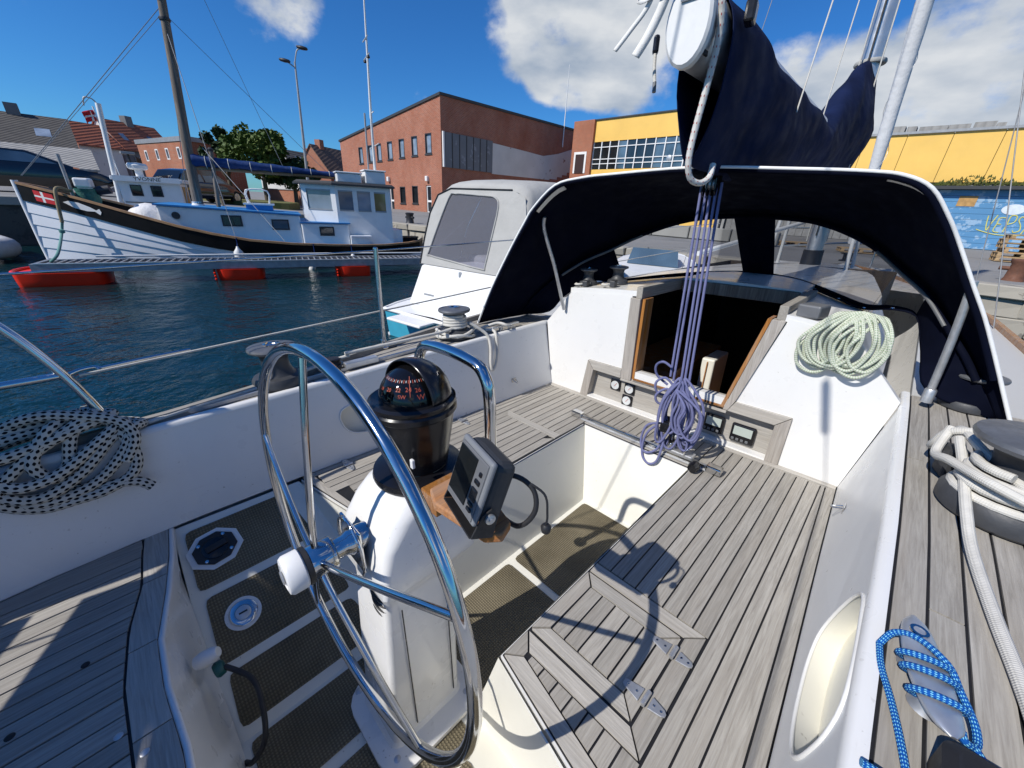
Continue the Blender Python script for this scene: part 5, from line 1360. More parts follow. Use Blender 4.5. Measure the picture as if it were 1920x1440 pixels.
def leaf_mat(name, a, b):
    m, t = new_mat(name)
    info = t.noise(t.coord(), 1.1, 3.0); 
    t.put(t.b.inputs['Base Color'], t.mix(t.mapr(info, .35, .65), a, b)); t.put(t.b.inputs['Roughness'], .6)
    t.b.inputs['Specular IOR Level'].default_value = .2
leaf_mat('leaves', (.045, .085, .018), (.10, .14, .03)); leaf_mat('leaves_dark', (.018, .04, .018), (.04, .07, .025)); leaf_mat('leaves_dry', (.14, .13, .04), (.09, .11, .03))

# ---- water
def water():
    m, t = new_mat('water')
    t.put(t.b.inputs['Base Color'], (.003, .021, .025)); t.b.inputs['Roughness'].default_value = .05; t.b.inputs['IOR'].default_value = 1.33
    a = t.noise(t.coord(scale=(1, 1, 1)), 3.2, 3.0, .55, .4); b = t.noise(t.coord(scale=(1, .8, 1)), 11.0, 3.0, .6); c = t.noise(t.coord(), .6, 2.0)
    h = t.math('ADD', t.math('MULTIPLY', a, 1.0), t.math('MULTIPLY', b, .30))
    h = t.math('MULTIPLY', h, t.mapr(c, .35, .65, .45, 1.1))
    t.bump(h, .5, .14)
water()
tag(MB().face([(-400, -400, 0), (400, -400, 0), (400, 500, 0), (-400, 500, 0)]).build('water', 'water'), kind='structure')

# ---- quay and ground: one sheet, rising gently to the west
QX = -20.6
NE = [(-260, 9.3), (QX, 9.3), (-18, 9.5), (-13, 9.9), (-6, 10.9), (0, 12.0), (8, 13.3), (30, 17), (260, 55)]
def qy(x): return interp(NE, x)
def gz(x, y):
    w = max(0.0, min(1.0, (QX + 8 - x) / 14)); s = max(0.0, min(1.0, (9.3 - y) / 9))
    return .93 + .06 * w + .45 * s * (1 if x < QX + .01 else 0) + (.012 * (QX - x) if x < QX else 0) * .45
g = MB(); xs_ = [-260, -160, -100, -70, -55, -45, -38, -32, -28, -24, -22, QX]
ys_ = [-160, -80, -40, -20, -10, -5, -2, 0, 2, 4, 6, 8, 9.3]
g.loft([[(x, y, gz(x, y)) for y in ys_] for x in xs_], closed=False, flip=True)
xs2 = xs_ + [-18, -15, -13, -10, -6, -3, 0, 4, 8, 16, 30, 80, 260]
g.loft([[(x, max(qy(x), lerp(qy(x), 320, t)), gz(x, qy(x) + 200 * t) if t else gz(x, 9.3)) for t in (0, .01, .03, .06, .1, .2, .4, 1)] for x in xs2], closed=False, flip=True)
tag(g.build('ground', 'asphalt', None, smooth=30), kind='structure')
# quay walls: coping stones and courses of blocks
qw = thing('quay_wall', 'weathered granite quay wall ahead of the boat', 'quay wall', (-8, 10.6, 0))
rnd = random.Random(2)
pts = [QX + .2]
while pts[-1] < 13: pts.append(pts[-1] + rnd.uniform(.8, 1.35))
ang = lambda x: math.atan2(qy(x + .3) - qy(x - .3), .6)
proto = {}
for x0, x1 in zip(pts, pts[1:]):
    for zc_, hh, yo, nm in ((gz(x0, 12) - .10, .115, -.06, 'coping_stone'), (gz(x0, 12) - .40, .175, .02, 'stone'), (gz(x0, 12) - .76, .175, .0, 'stone'), (gz(x0, 12) - 1.12, .175, .02, 'stone')):
        sh_ = rnd.uniform(-.2, .2) if nm == 'stone' else 0
        xm = (x0 + x1) / 2 + sh_; L = (x1 - x0) / 2 - .012
        a = ang(xm)
        b = MB(); b.obox((0, 0, 0), (L, .30, hh)); b.v = [(v[0] + rnd.uniform(-.015, .015), v[1] + rnd.uniform(-.03, .03), v[2] + rnd.uniform(-.012, .012)) for v in b.v]
        b.xf(Matrix.Translation((xm, qy(xm) + .28 + yo, zc_)) @ Matrix.Rotation(a, 4, 'Z')); b.build(nm, 'quay_stone', qw, bevel=.02, seg=1)
MB().face([(x, qy(x) + .25, -.6) for x in (QX, 13)] + [(x, qy(x) + .25, .8) for x in (13, QX)]).build('core', 'dark_quay', qw)
ww = thing('harbour_wall', 'dark concrete harbour wall behind the two work boats', 'quay wall', (QX, 0, 0))
MB().loft([[(QX, y, -.6), (QX, y, gz(QX, y) - .22)] for y in ys_], closed=False, flip=True).build('wall', 'dark_quay', ww)
for y in [-24 + 2.0 * k for k in range(17)]:
    if y > 8: continue
    z = gz(QX, y + 1); MB().box(QX - .5, QX + .08, y + .01, y + 1.99, z - .24, z + .02).build('coping_stone', 'pale_paving', ww, bevel=.02, seg=1)

# ---- buildings
def window(par, face, u0, u1, z0, z1, depth, glass='pale_glass', fm='dark_metal', fw=.07, sill=True, bars=()):
    """window set in a wall; face(u, d, z) maps along / out of the wall"""
    def bx(name, mat, a, b, c0, c1, d0, d1, p):
        m = MB(); m.v = [face(u, d, z) for u, d, z in ((a, d0, c0), (b, d0, c0), (b, d1, c0), (a, d1, c0), (a, d0, c1), (b, d0, c1), (b, d1, c1), (a, d1, c1))]
        m.f = [(0, 3, 2, 1), (4, 5, 6, 7), (0, 1, 5, 4), (1, 2, 6, 5), (2, 3, 7, 6), (3, 0, 4, 7)]
        return m.build(name, mat, p)
    w = bx('window', glass, u0, u1, z0, z1, -depth, -depth + .03, par)
    bx('frame', fm, u0, u0 + fw, z0, z1, -depth + .03, .012, w); bx('frame', fm, u1 - fw, u1, z0, z1, -depth + .03, .012, w)
    bx('frame', fm, u0 + fw, u1 - fw, z1 - fw, z1, -depth + .03, .012, w); bx('frame', fm, u0 + fw, u1 - fw, z0, z0 + fw, -depth + .03, .012, w)
    for k in bars: bx('glazing_bar', fm, u0 + fw, u1 - fw, z0 + (z1 - z0) * k - .03, z0 + (z1 - z0) * k + .03, -depth + .03, .008, w)
    if sill: bx('sill', 'slate_edge', u0 - .06, u1 + .06, z0 - .09, z0, .0, .06, w)
    return w
def cut_wall(poly_top, holes, u0, u1, zb, mk, name, mat, par):
    """front wall as strips round its openings, so that the windows sit in real recesses; poly_top(u) is the top edge"""
    us = sorted({u0, u1} | {h[0] for h in holes} | {h[1] for h in holes})
    m = MB()
    for a, b in zip(us, us[1:]):
        hs = sorted([(h[2], h[3]) for h in holes if h[0] <= a + 1e-6 and h[1] >= b - 1e-6])
        z = zb
        for z0, z1 in hs:
            if z0 > z: m.face([mk(a, 0, z), mk(b, 0, z), mk(b, 0, z0), mk(a, 0, z0)])
            z = z1
        m.face([mk(a, 0, z), mk(b, 0, z), mk(b, 0, poly_top(b)), mk(a, 0, poly_top(a))])
    for h in holes:
        d = -.16
        for q in (((h[0], h[2]), (h[0], h[3])), ((h[1], h[3]), (h[1], h[2])), ((h[0], h[3]), (h[1], h[3])), ((h[1], h[2]), (h[0], h[2]))):
            m.face([mk(q[0][0], 0, q[0][1]), mk(q[1][0], 0, q[1][1]), mk(q[1][0], d, q[1][1]), mk(q[0][0], d, q[0][1])])
    return m.build(name, mat, par)

bb = thing('brick_building', 'large red brick warehouse with sloping roof edge and dark side wall', 'building', (-38, 29, .9))
BX0, BX1, BY0, BY1, GZ = -47.9, -29.4, 21.0, 38.2, .6
topz = lambda x: lerp(7.30, 9.27, (x - BX0) / (BX1 - BX0))
fr_ = lambda u, d, z: (u, BY0 - d, z)
UP = [(-43.27, 5.10), (-41.17, 5.16), (-39.46, 5.20), (-37.41, 5.26), (-35.34, 5.33), (-33.25, 5.40), (-31.16, 5.47)]
holes = [(x - .46, x + .46, z, z + 1.45) for x, z in UP] + [(-36.1, -35.15, 1.63, 3.03), (-34.0, -33.05, 1.68, 3.1), (-38.0, -37.3, .75, 2.95), (-31.75, -31.0, .85, 3.15)]
front_w = cut_wall(topz, holes, BX0, BX1, GZ, fr_, 'wall', 'brick_red', bb)
for q in ([(BX1, BY0, GZ), (BX1, BY1, GZ), (BX1, BY1, 9.27), (BX1, BY0, 9.27)], [(BX0, BY1, GZ), (BX0, BY0, GZ), (BX0, BY0, 7.3), (BX0, BY1, 7.3)], [(BX1, BY1, GZ), (BX0, BY1, GZ), (BX0, BY1, 7.3), (BX1, BY1, 9.27)]): MB().face(q).build('side_wall', 'brick_red', bb)
m = MB(); m.v = [(BX0 - .1, BY0 - .1, 7.27), (BX1 + .1, BY0 - .1, 9.25), (BX1 + .1, BY1, 9.25), (BX0 - .1, BY1, 7.27), (BX0 - .1, BY0 - .1, 7.45), (BX1 + .1, BY0 - .1, 9.43), (BX1 + .1, BY1, 9.43), (BX0 - .1, BY1, 7.45)]
m.f = [(0, 3, 2, 1), (4, 5, 6, 7), (0, 1, 5, 4), (1, 2, 6, 5), (2, 3, 7, 6), (3, 0, 4, 7)]; m.build('roof', 'slate_edge', bb)
for h in holes[:9]: window(bb, fr_, h[0], h[1], h[2], h[3], .13, 'pale_glass' if h[2] > 4 else 'dark_glass', 'dark_metal', .08)
for h in holes[9:]:
    d = MB().box(h[0], h[1], BY0 + .12, BY0 + .16, h[2], h[3]).build('door', 'dark_glass', bb)
    for a, b, c_, e in ((h[0], h[0] + .1, h[2], h[3]), (h[1] - .1, h[1], h[2], h[3]), (h[0] + .1, h[1] - .1, h[3] - .1, h[3]), (h[0] + .1, h[1] - .1, h[2], h[2] + .25), (h[0] + .1, h[1] - .1, h[2] + 1.0, h[2] + 1.15)):
        MB().box(a, b, BY0 + .06, BY0 + .12, c_, e).build('frame', 'white_paint', d)
for x in (-37.9, -31.4):
    MB().obox((x, BY0 - .12, 3.65), (.16, .12, .20)).build('wall_lamp', 'white_paint', bb, bevel=.05)
MB().box(BX1 + .01, BX1 + .10, 21.25, 26.4, 4.50, 6.92).build('shutter_panel', 'grey_board', bb)
for k in range(7): MB().box(BX1 + .10, BX1 + .125, 21.25 + .735 * k, 21.33 + .735 * k, 4.5, 6.92).build('panel_batten', 'slate_edge', bb)
MB().box(BX1 + .01, BX1 + .16, 21.10, 21.24, 4.5, 6.95).build('panel_edge', 'white_paint', bb)
MB().wallx([(26.42, 4.42), (34.7, 4.5), (38.1, 4.6), (38.1, 7.7), (35.5, 6.95), (33.2, 6.52), (30.2, 6.66), (26.42, 6.80)], BX1 + .01, BX1 + .05).build('plaster_patch', 'peeling_white', bb)
MB().wallx([(34.4, 4.2), (38.1, 4.2), (38.1, 5.4), (37.2, 5.4), (37.2, 5.1), (36.4, 5.1), (36.4, 4.85), (35.6, 4.85), (35.6, 4.6), (34.4, 4.6)], BX1 + .05, BX1 + .10).build('brick_patch', 'brick_red', bb)
tag(MB().tube([(-29.3, 36.0, 7.6), (-29.3, 36.0, 14.4)], [.06, .02], 8).build('whip_antenna', 'white_paint', None, smooth=60), 'thin white whip antenna standing on the brick warehouse side', 'antenna')

yb = thing('yellow_building', 'long yellow-panelled building with brick pillar and window band', 'building', (-8, 40, .9))
YY = 34.0
fy = lambda u, d, z: (u, YY - d, z)
MB().box(-26.3, -24.05, YY - .25, YY + 6, .6, 9.2).build('pillar', 'brick_orange', yb)
MB().box(-24.05, -12, YY, YY + 14, 7.48, 9.12).build('wall', 'yellow_panel', yb)
MB().box(-24.05, -12, YY, YY + 14, .6, 5.30).build('lower_wall', 'yellow_panel', yb)
MB().box(-24.1, -11.9, YY - .1, YY + 14, 9.125, 9.22).build('roof', 'slate_edge', yb)
MB().box(-24.04, -12.01, YY + .35, YY + .4, 5.31, 7.47).build('back_panel', 'dark_glass', yb)
n = 14
for k in range(n):
    a = lerp(-24.04, -12.01, k / n); b = lerp(-24.04, -12.01, (k + 1) / n)
    w = MB().box(a + .05, b - .05, YY + .08, YY + .10, 5.34, 7.44).build('window', 'cabin_glass' if k in (7, 8, 9, 3) else 'dark_glass', yb)
    MB().box(a - .04, a + .04, YY - .02, YY + .12, 5.31, 7.47).build('mullion', 'white_paint', w)
    for z in (5.75, 6.12, 7.05): MB().box(a + .05, b - .05, YY + .0, YY + .07, z - .03, z + .03).build('glazing_bar', 'white_paint', w)
fr2 = MB().box(-25.95, -24.55, YY - .29, YY - .255, 5.0, 6.75).build('door_frame', 'white_paint', yb)
MB().box(-25.75, -24.75, YY - .31, YY - .29, 5.0, 6.55).build('door', 'dark_hull_bottom', yb)
# lower range to the right
LX0, LX1 = -11.95, 16
npn = 15
for k in range(npn):
    a = lerp(LX0, LX1, k / npn); b = lerp(LX0, LX1, (k + 1) / npn)
    MB().box(a + .012, b - .012, YY, YY + .12, 4.22, 6.62).build('wall_panel', 'yellow_panel', yb)
MB().box(LX0, LX1, YY + .13, YY + 12, .6, 6.60).build('core', 'grey_wall', yb)
MB().box(LX0, LX1, YY - .12, YY + .05, 6.63, 6.75).build('gutter', 'lamp_grey', yb)
rnd = random.Random(8); x = LX0
while x < LX1 - .3:
    L = rnd.uniform(.3, 1.3); h_ = rnd.uniform(.10, .34)
    if rnd.random() < .85: MB().box(x, min(LX1, x + L), YY + .1, YY + .9, 6.76, 6.76 + h_).build('roof_sheet', 'corrugated', yb)
    x += L + rnd.uniform(.0, .12)
MB().box(LX0, LX1, YY - .5, YY + .1, 3.86, 4.02).build('ledge', 'slate_edge', yb)
v = MB()
for k in range(2600):
    x = rnd.uniform(-4, LX1); s_ = rnd.uniform(.05, .16); a = rnd.uniform(0, 6.3); y = YY - rnd.uniform(.05, .5); z = 4.02 + rnd.random() ** 2 * .22 * (1.2 + math.sin(x * 1.7))
    v.face([(x, y, z), (x + s_ * math.cos(a), y + s_ * .4 * math.sin(a), z + .02), (x + s_ * .4 * math.cos(a), y - .03, z + s_ * 1.1)])
tag(v.build('ledge_weeds', 'leaves_dry'), 'dry weeds growing along the ledge under the yellow panels', 'weeds', kind='stuff')
for k in range(10): # blue painted boards under the ledge
    z0 = .95 + .29 * k; MB().box(-1.6, LX1, YY - .04 - .006 * (k % 2), YY + .12, z0 + .006, z0 + .284).build('blue_board', 'blue_boards', yb)
MB().box(.55, 1.25, YY - .07, YY - .051, 3.05, 3.55).build('plywood_patch', 'boards_amber', yb)
M('spray_yellow', (.60, .56, .14), .7); M('spray_white', (.6, .66, .72), .7)
for st_k in ([(0, 1), (.12, .4), (.28, .02), (.38, .5), (.52, 1.02)], [(1.05, .95), (.72, .90), (.70, .52), (.68, .08), (1.02, .05)], [(.70, .52), (.95, .56)], [(1.25, .02), (1.27, .5), (1.28, 1.0), (1.6, .95), (1.62, .6), (1.30, .48)], [(2.15, .92), (1.9, 1.0), (1.82, .75), (2.05, .5), (2.12, .2), (1.85, .02), (1.75, .12)], [(2.3, 0), (2.42, .5), (2.58, 1.02), (2.72, .5), (2.85, 0)], [(2.38, .38), (2.78, .4)], [(-.35, .18), (.2, -.08), (1.2, -.16), (2.9, -.12), (3.2, .1)]):
    MB().tube([(1.95 + .62 * x, YY - .054, 1.85 + .78 * z + .05 * math.sin(5 * x)) for x, z in st_k], .024, 5, sm=5, flat=1.0).build('graffiti_stroke', 'spray_yellow', yb, smooth=60)
for (x, z, s_) in ((2.7, 2.95, .42),):
    MB().lathe([(s_, 0), (s_, .006), (0, .006)], 24, (x, YY - .052, z), Matrix.Rotation(R(90), 3, 'X') @ Matrix.Diagonal((1, .6, 1))).build('painted_cloud', 'spray_white', yb)
for k in range(26): # grey vertical boards left of the blue ones
    a = LX0 + .42 * k
    if a > -1.9: break
    MB().box(a + .01, a + .41, YY - .05 - .02 * (k % 2), YY + .12, .95, 3.7 + rnd.uniform(-.05, .05)).build('grey_board', 'grey_boards', yb)

def house(name, label, c, ang_, L, Wd, zb, ez, rz, wall, gable, roof_m, chim=None, wins=(), gwins=(), sky=()):
    """gabled house: ridge runs along local y from the gable at y = 0; local x across"""
    h = thing(name, label, 'house', (c[0], c[1], zb))
    T = Matrix.Translation((c[0], c[1], 0)) @ Matrix.Rotation(ang_, 4, 'Z')
    hw = Wd / 2
    def put(m, n, mat, par=h): m.xf(T); return m.build(n, mat, par)
    for q in ([(hw, 0, zb), (hw, L, zb), (hw, L, ez), (hw, 0, ez)], [(-hw, L, zb), (-hw, 0, zb), (-hw, 0, ez), (-hw, L, ez)]): put(MB().face(q), 'wall', wall)
    for q in ([(-hw, 0, zb), (hw, 0, zb), (hw, 0, ez), (0, 0, rz), (-hw, 0, ez)], [(hw, L, zb), (-hw, L, zb), (-hw, L, ez), (0, L, rz), (hw, L, ez)]): put(MB().face(q), 'gable_wall', gable)
    sl = (rz - ez) / hw; o = .25
    rf = None
    for s in (-1, 1):
        b = MB(); q = [(0, -.12, rz + .03), (0, L + .12, rz + .03), (s * (hw + o), L + .12, ez - sl * o + .03), (s * (hw + o), -.12, ez - sl * o + .03)]
        b.v = q + [(x, y, z + .12) for x, y, z in q]; b.f = [(0, 1, 2, 3), (4, 7, 6, 5), (0, 4, 5, 1), (1, 5, 6, 2), (2, 6, 7, 3), (3, 7, 4, 0)]; rf = put(b, 'roof', roof_m)
    if chim is not None:
        b = MB(); b.box(-.35, .35, chim - .35, chim + .35, rz - .4, rz + .75); put(b, 'chimney', 'brick_red' if wall != 'grey_wall' else 'grey_wall', rf)
    for (y, z, w, hh) in wins: window(h, lambda u, d, zz: tuple(T @ Vector((hw + d, u, zz))), y, y + w, z, z + hh, -.03, 'dark_glass', 'white_paint', .09, False)
    for (x, z, w, hh) in gwins: window(h, lambda u, d, zz: tuple(T @ Vector((u, -d, zz))), x, x + w, z, z + hh, -.03, 'dark_glass', 'white_paint', .08, False)
    for (y, t, w) in sky:
        b = MB(); f_ = lambda yy, tt: (hw * tt, yy, rz - (rz - ez) * tt + .17)
        b.face([f_(y, t), f_(y, t + .25), f_(y + w, t + .25), f_(y + w, t)]); put(b, 'roof_window', 'pale_glass', rf)
    return h
house('grey_roofed_house', 'long house with grey corrugated roof and pale chimney at far left', (-52, -14, 0), 0, 14.5, 9.0, 1.6, 4.1, 6.4, 'grey_wall', 'grey_wall', 'tiles_grey', 11.8, sky=((12.6, .45, .8),))
house('corrugated_shed', 'low shed with pale corrugated roof behind the black car', (-43, -15, 0), 0, 16.0, 6.0, 1.5, 2.7, 3.9, 'grey_wall', 'grey_wall', 'corrugated')
house('small_gabled_house', 'small white-edged house with red gable between the grey and tiled roofs', (-60, -.2, 0), R(30), 3.4, 4.0, 1.6, 5.3, 7.1, 'white_wall', 'brick_red', 'tiles_red', None)
house('tiled_house', 'white-gabled house with red tiled roof and dark chimney', (-62, 2.75, 0), R(36), 5.8, 4.4, 1.7, 5.4, 7.8, 'grey_wall', 'white_wall', 'tiles_red', 3.0, wins=((.8, 3.6, .9, 1.1), (2.5, 3.6, .9, 1.1), (4.2, 3.6, .9, 1.1)), gwins=((-.8, 5.2, .4, .8), (.4, 5.2, .4, .8)), sky=((.8, .5, .5), (3.8, .45, .5)))
sbk = thing('small_brick_building', 'two-storey orange brick block with small windows and grey roof edge', 'building', (-42, 6, 1.4))
A0 = Vector((-46.9, 4.0, 0)); A1 = Vector((-38.8, 5.95, 0)); A2 = Vector((-40.2, 9.6, 0)); A3 = A0 + (A2 - A1)
u1 = (A1 - A0).normalized(); n1 = Vector((u1.y, -u1.x, 0)); Lf = (A1 - A0).length
ff = lambda u, d, z: tuple(A0 + u1 * u + n1 * d + Vector((0, 0, z)))
WS = [(1.3, 3.75), (3.3, 3.8), (5.1, 3.83), (7.0, 3.86)]; WS2 = [(3.3, 2.0), (5.1, 2.0), (7.0, 2.0)]
hol = [(u - .25, u + .25, z, z + .75) for u, z in WS + WS2]
cut_wall(lambda u: 4.95, hol, 0, Lf, 1.2, ff, 'wall', 'brick_orange', sbk)
for h in hol: window(sbk, ff, h[0], h[1], h[2], h[3], .1, 'dark_glass', 'white_paint', .08, False)
for p_, q_ in ((A1, A2), (A3, A0)): MB().face([tuple(p + Vector((0, 0, z))) for p, z in ((p_, 1.2), (q_, 1.2), (q_, 4.95), (p_, 4.95))]).build('side_wall', 'brick_orange', sbk)
MB().prism([tuple((p + (p - (A0 + A2) / 2) * .03)[:2]) for p in (A0, A1, A2, A3)], 4.955, 5.25).build('roof', 'lamp_grey', sbk)
house('brick_gabled_house', 'brick house with steep gable and chimney beside the warehouse', (-54, 20.1, 0), R(30), 6.5, 4.5, 1.4, 4.4, 7.2, 'brick_orange', 'brick_orange', 'tiles_brown', 1.6)
house('dark_roofed_house', 'dark-roofed house with white chimney behind the trees', (-66, 20.0, 0), R(30), 10, 7, 1.4, 4.8, 7.4, 'white_wall', 'white_wall', 'tiles_grey', 6.0, sky=((2, .3, 1.2),))
gwl = thing('garden_wall', 'low brick garden wall beyond the wheelhouse', 'wall', (-31, 11, 1.0))
MB().obox((-36.0, 12.4, 1.65), (5.0, .15, .55), rz=.30).build('wall', 'brick_orange', gwl); MB().obox((-36.0, 12.4, 2.23), (5.05, .2, .03), rz=.30).build('wall_cap', 'lamp_grey', gwl)
tag(MB().prism([(-36, 5.2), (-27, 6.2), (-26.5, 8.2), (-29, 9.6), (-36, 10.5)], .9, 1.42).build('verge', 'grass_verge'), kind='structure')

# ---- trees
def tree(label, c, zb, h, rx_, rz_, seed, leaf, n=7000, ls=.16):
    rnd = random.Random(seed)
    t = thing('tree', label, 'tree', (c[0], c[1], zb), 'trees by the brick block')
    m = MB(); m.tube([(c[0], c[1], zb), (c[0] + .1, c[1], zb + h * .3), (c[0] + .05, c[1] + .1, zb + h * .65)], [.17, .13, .07], 8)
    for k in range(7):
        a = rnd.uniform(0, 6.3); z = zb + h * rnd.uniform(.25, .5); r = rx_ * rnd.uniform(.5, .85)
        m.tube([(c[0] + .05, c[1], z), (c[0] + r * .5 * math.cos(a), c[1] + r * .5 * math.sin(a), z + h * .14), (c[0] + r * math.cos(a), c[1] + r * math.sin(a), z + h * .25)], [.07, .045, .02], 6)
    m.build('trunk', 'bark', t, smooth=60)
    cl_ = []
    for k in range(30):
        a = rnd.uniform(0, 6.3); e = rnd.uniform(-.6, 1); r = rnd.random() ** .4
        cl_.append((c[0] + rx_ * r * math.cos(a) * (1 - .3 * max(e, 0)), c[1] + rx_ * r * math.sin(a) * (1 - .3 * max(e, 0)), zb + h * .62 + rz_ * e * .85, rnd.uniform(.28, .55) * rx_ * .62))
    f = MB()
    for k in range(n):
        q = cl_[rnd.randrange(len(cl_))]
        d = Vector((rnd.gauss(0, 1), rnd.gauss(0, 1), rnd.gauss(0, .8))).normalized() * q[3] * rnd.random() ** .35
        p = Vector(q[:3]) + d; s_ = ls * rnd.uniform(.6, 1.3)
        a = Vector((rnd.gauss(0, 1), rnd.gauss(0, 1), rnd.gauss(0, .6))).normalized(); b = a.orthogonal().normalized()
        f.face([p - a * s_, p + b * s_ * .55, p + a * s_, p - b * s_ * .55])
    f.build('crown', leaf, t)
tree('broad leafy tree with sunlit crown behind the blue boom', (-33.0, 8.9), 1.3, 4.4, 2.1, 1.45, 4, 'leaves')
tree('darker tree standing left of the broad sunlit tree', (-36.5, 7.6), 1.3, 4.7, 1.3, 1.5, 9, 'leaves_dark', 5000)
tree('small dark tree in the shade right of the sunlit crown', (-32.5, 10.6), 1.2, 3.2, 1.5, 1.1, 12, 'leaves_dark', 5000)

# ---- cars
def car(label, c, ang_, sc=1.0, roof=1.45):
    k = thing('parked_car', label, 'car', (c[0], c[1], c[2]), 'cars parked on the quay')
    T = Matrix.Translation(c) @ Matrix.Rotation(ang_, 4, 'Z') @ Matrix.Scale(sc, 4)
    st = [(-2.25, .55, .80, .80), (-2.18, .30, .95, .86), (-1.6, .24, 1.02, .90), (-.9, .22, 1.0, .91), (.6, .22, .98, .91), (1.2, .24, .92, .90), (1.9, .28, .80, .84), (2.2, .40, .66, .74)]
    def body_ring(y, z0, z1, hw): return [(-hw * .92, y, z0), (-hw, y, z0 + .15), (-hw, y, z1 - .18), (-hw * .93, y, z1), (hw * .93, y, z1), (hw, y, z1 - .18), (hw, y, z0 + .15), (hw * .92, y, z0)]
    b = MB(); b.loft([body_ring(*s) for s in st], caps=True); b.xf(T); b.build('body', 'car_black', k, smooth=35)
    gh = [(-2.0, .98, .80, .78), (-1.55, roof - .12, .72, .76), (-.7, roof, .68, .76), (.2, roof - .03, .68, .77), (1.25, .96, .74, .80)]
    def cab(y, zt_, hw, hb): return [(-hb, y, .90), (-hw, y, zt_), (hw, y, zt_), (hb, y, .90)]
    b = MB(); b.loft([cab(*s) for s in gh], caps=True); b.xf(T); b.build('roof', 'car_black', k, smooth=40)
    for s in (-1, 1):
        for q in ([(-1.5, 1.02), (-1.38, roof - .17), (-.62, roof - .07), (-.55, 1.02)], [(-.45, 1.02), (-.5, roof - .07), (.18, roof - .10), (.88, 1.02)]):
            b = MB(); b.face([(s * (.80 - .10 * (z - .9) / .5), y, z) for y, z in (q if s < 0 else q[::-1])]); b.xf(T); b.build('side_window', 'cabin_glass', k)
        for y in (-1.40, 1.38):
            b = MB(); b.lathe([(.21, -.1), (.33, -.1), (.335, 0), (.33, .1), (.21, .1)], 24, (s * .80, y, .33), Matrix.Rotation(R(90), 3, 'Y')); b.xf(T); w = b.build('wheel', 'tyre', k, smooth=40)
            b = MB(); b.lathe([(0, .02), (.07, .05), (.20, .06), (.22, .10)], 10, (s * .815, y, .33), Matrix.Rotation(R(90 * s), 3, 'Y')); b.xf(T); b.build('rim', 'alloy', w)
            for q in range(5):
                b = MB(); a = 2 * math.pi * q / 5; b.bar((s * .90, y, .33), (s * .90, y + .2 * math.cos(a), .33 + .2 * math.sin(a)), .05, .03); b.xf(T); b.build('wheel_spoke', 'alloy', w)
        b = MB(); b.obox((s * .62, -2.2, .78), (.14, .05, .06)); b.xf(T); b.build('tail_light', 'lamp_red', k)
    b = MB(); b.face([(-.7, -2.02, 1.0), (.7, -2.02, 1.0), (.62, -1.62, roof - .14), (-.62, -1.62, roof - .14)]); b.xf(T); b.build('rear_window', 'car_glass', k)
car('black car parked at the far left above the work boat bow', (-26.6, -1.35, 1.42), R(-6), 1.12, 1.42)
car('black car parked behind the brown mast', (-28.8, 4.6, 1.25), R(38), 1.0, 1.6)
# ---- street furniture
lp = thing('street_lamp', 'tall grey lamp post with two lamp heads', 'street lamp', (-30.0, 10.6, 1.0))
MB().tube([(-30.0, 10.6, 1.0), (-30.0, 10.75, 4.0), (-30.03, 11.0, 9.1)], [.11, .085, .05], 10).build('post', 'lamp_grey', lp, smooth=60)
for dx, dy, z in ((.20, .32, 9.75), (-.22, -.34, 9.05)):
    b = (-30.03, 11.0, 9.05 if dx > 0 else 8.8)
    MB().tube([b, (-30.03 + dx * .5, 11.0 + dy * .5, z - .12), (-30.03 + dx, 11.0 + dy, z)], .035, 8, sm=4).build('arm', 'lamp_grey', lp, smooth=60)
    MB().lathe([(.02, -.34), (.13, -.26), (.17, 0), (.13, .26), (.02, .34)], 14, (-30.03 + dx * 1.35, 11.0 + dy * 1.35, z + .06), Matrix.Rotation(R(-45), 3, 'Z') @ Matrix.Rotation(R(82), 3, 'X') @ Matrix.Diagonal((1, .6, 1))).build('lamp_head', 'dark_metal', lp, smooth=50)
sl = thing('path_lamp', 'short lamp post with square head in front of the tiled house', 'street lamp', (-33, 2.3, 1.4))
MB().tube([(-33, 2.3, 1.3), (-33, 2.3, 3.5)], .05, 8).build('post', 'dark_metal', sl, smooth=60)
MB().prism([(-33.3, 2.0), (-32.7, 2.0), (-32.7, 2.6), (-33.3, 2.6)], 3.5, 3.62).build('lamp_head', 'lamp_grey', sl, bevel=.02)
pt = thing('picnic_table', 'dark wooden picnic table on the quay beside the brown mast', 'table', (-22.3, 3.5, 1.25))
for k in range(4): MB().obox((-22.6 + .17 * k, 3.5, 2.0), (.075, .95, .025)).build('board', 'dark_mast_wood', pt)
for x in (-23.05, -21.55): MB().obox((x, 3.5, 1.72), (.14, .95, .025)).build('bench_board', 'dark_mast_wood', pt)
for y in (2.9, 4.1):
    MB().bar((-23.0, y, 1.22), (-22.45, y, 1.98), .08).build('leg', 'dark_mast_wood', pt); MB().bar((-21.6, y, 1.22), (-22.15, y, 1.98), .08).build('leg', 'dark_mast_wood', pt); MB().bar((-23.1, y, 1.68), (-21.5, y, 1.68), .07).build('cross_bar', 'dark_mast_wood', pt)
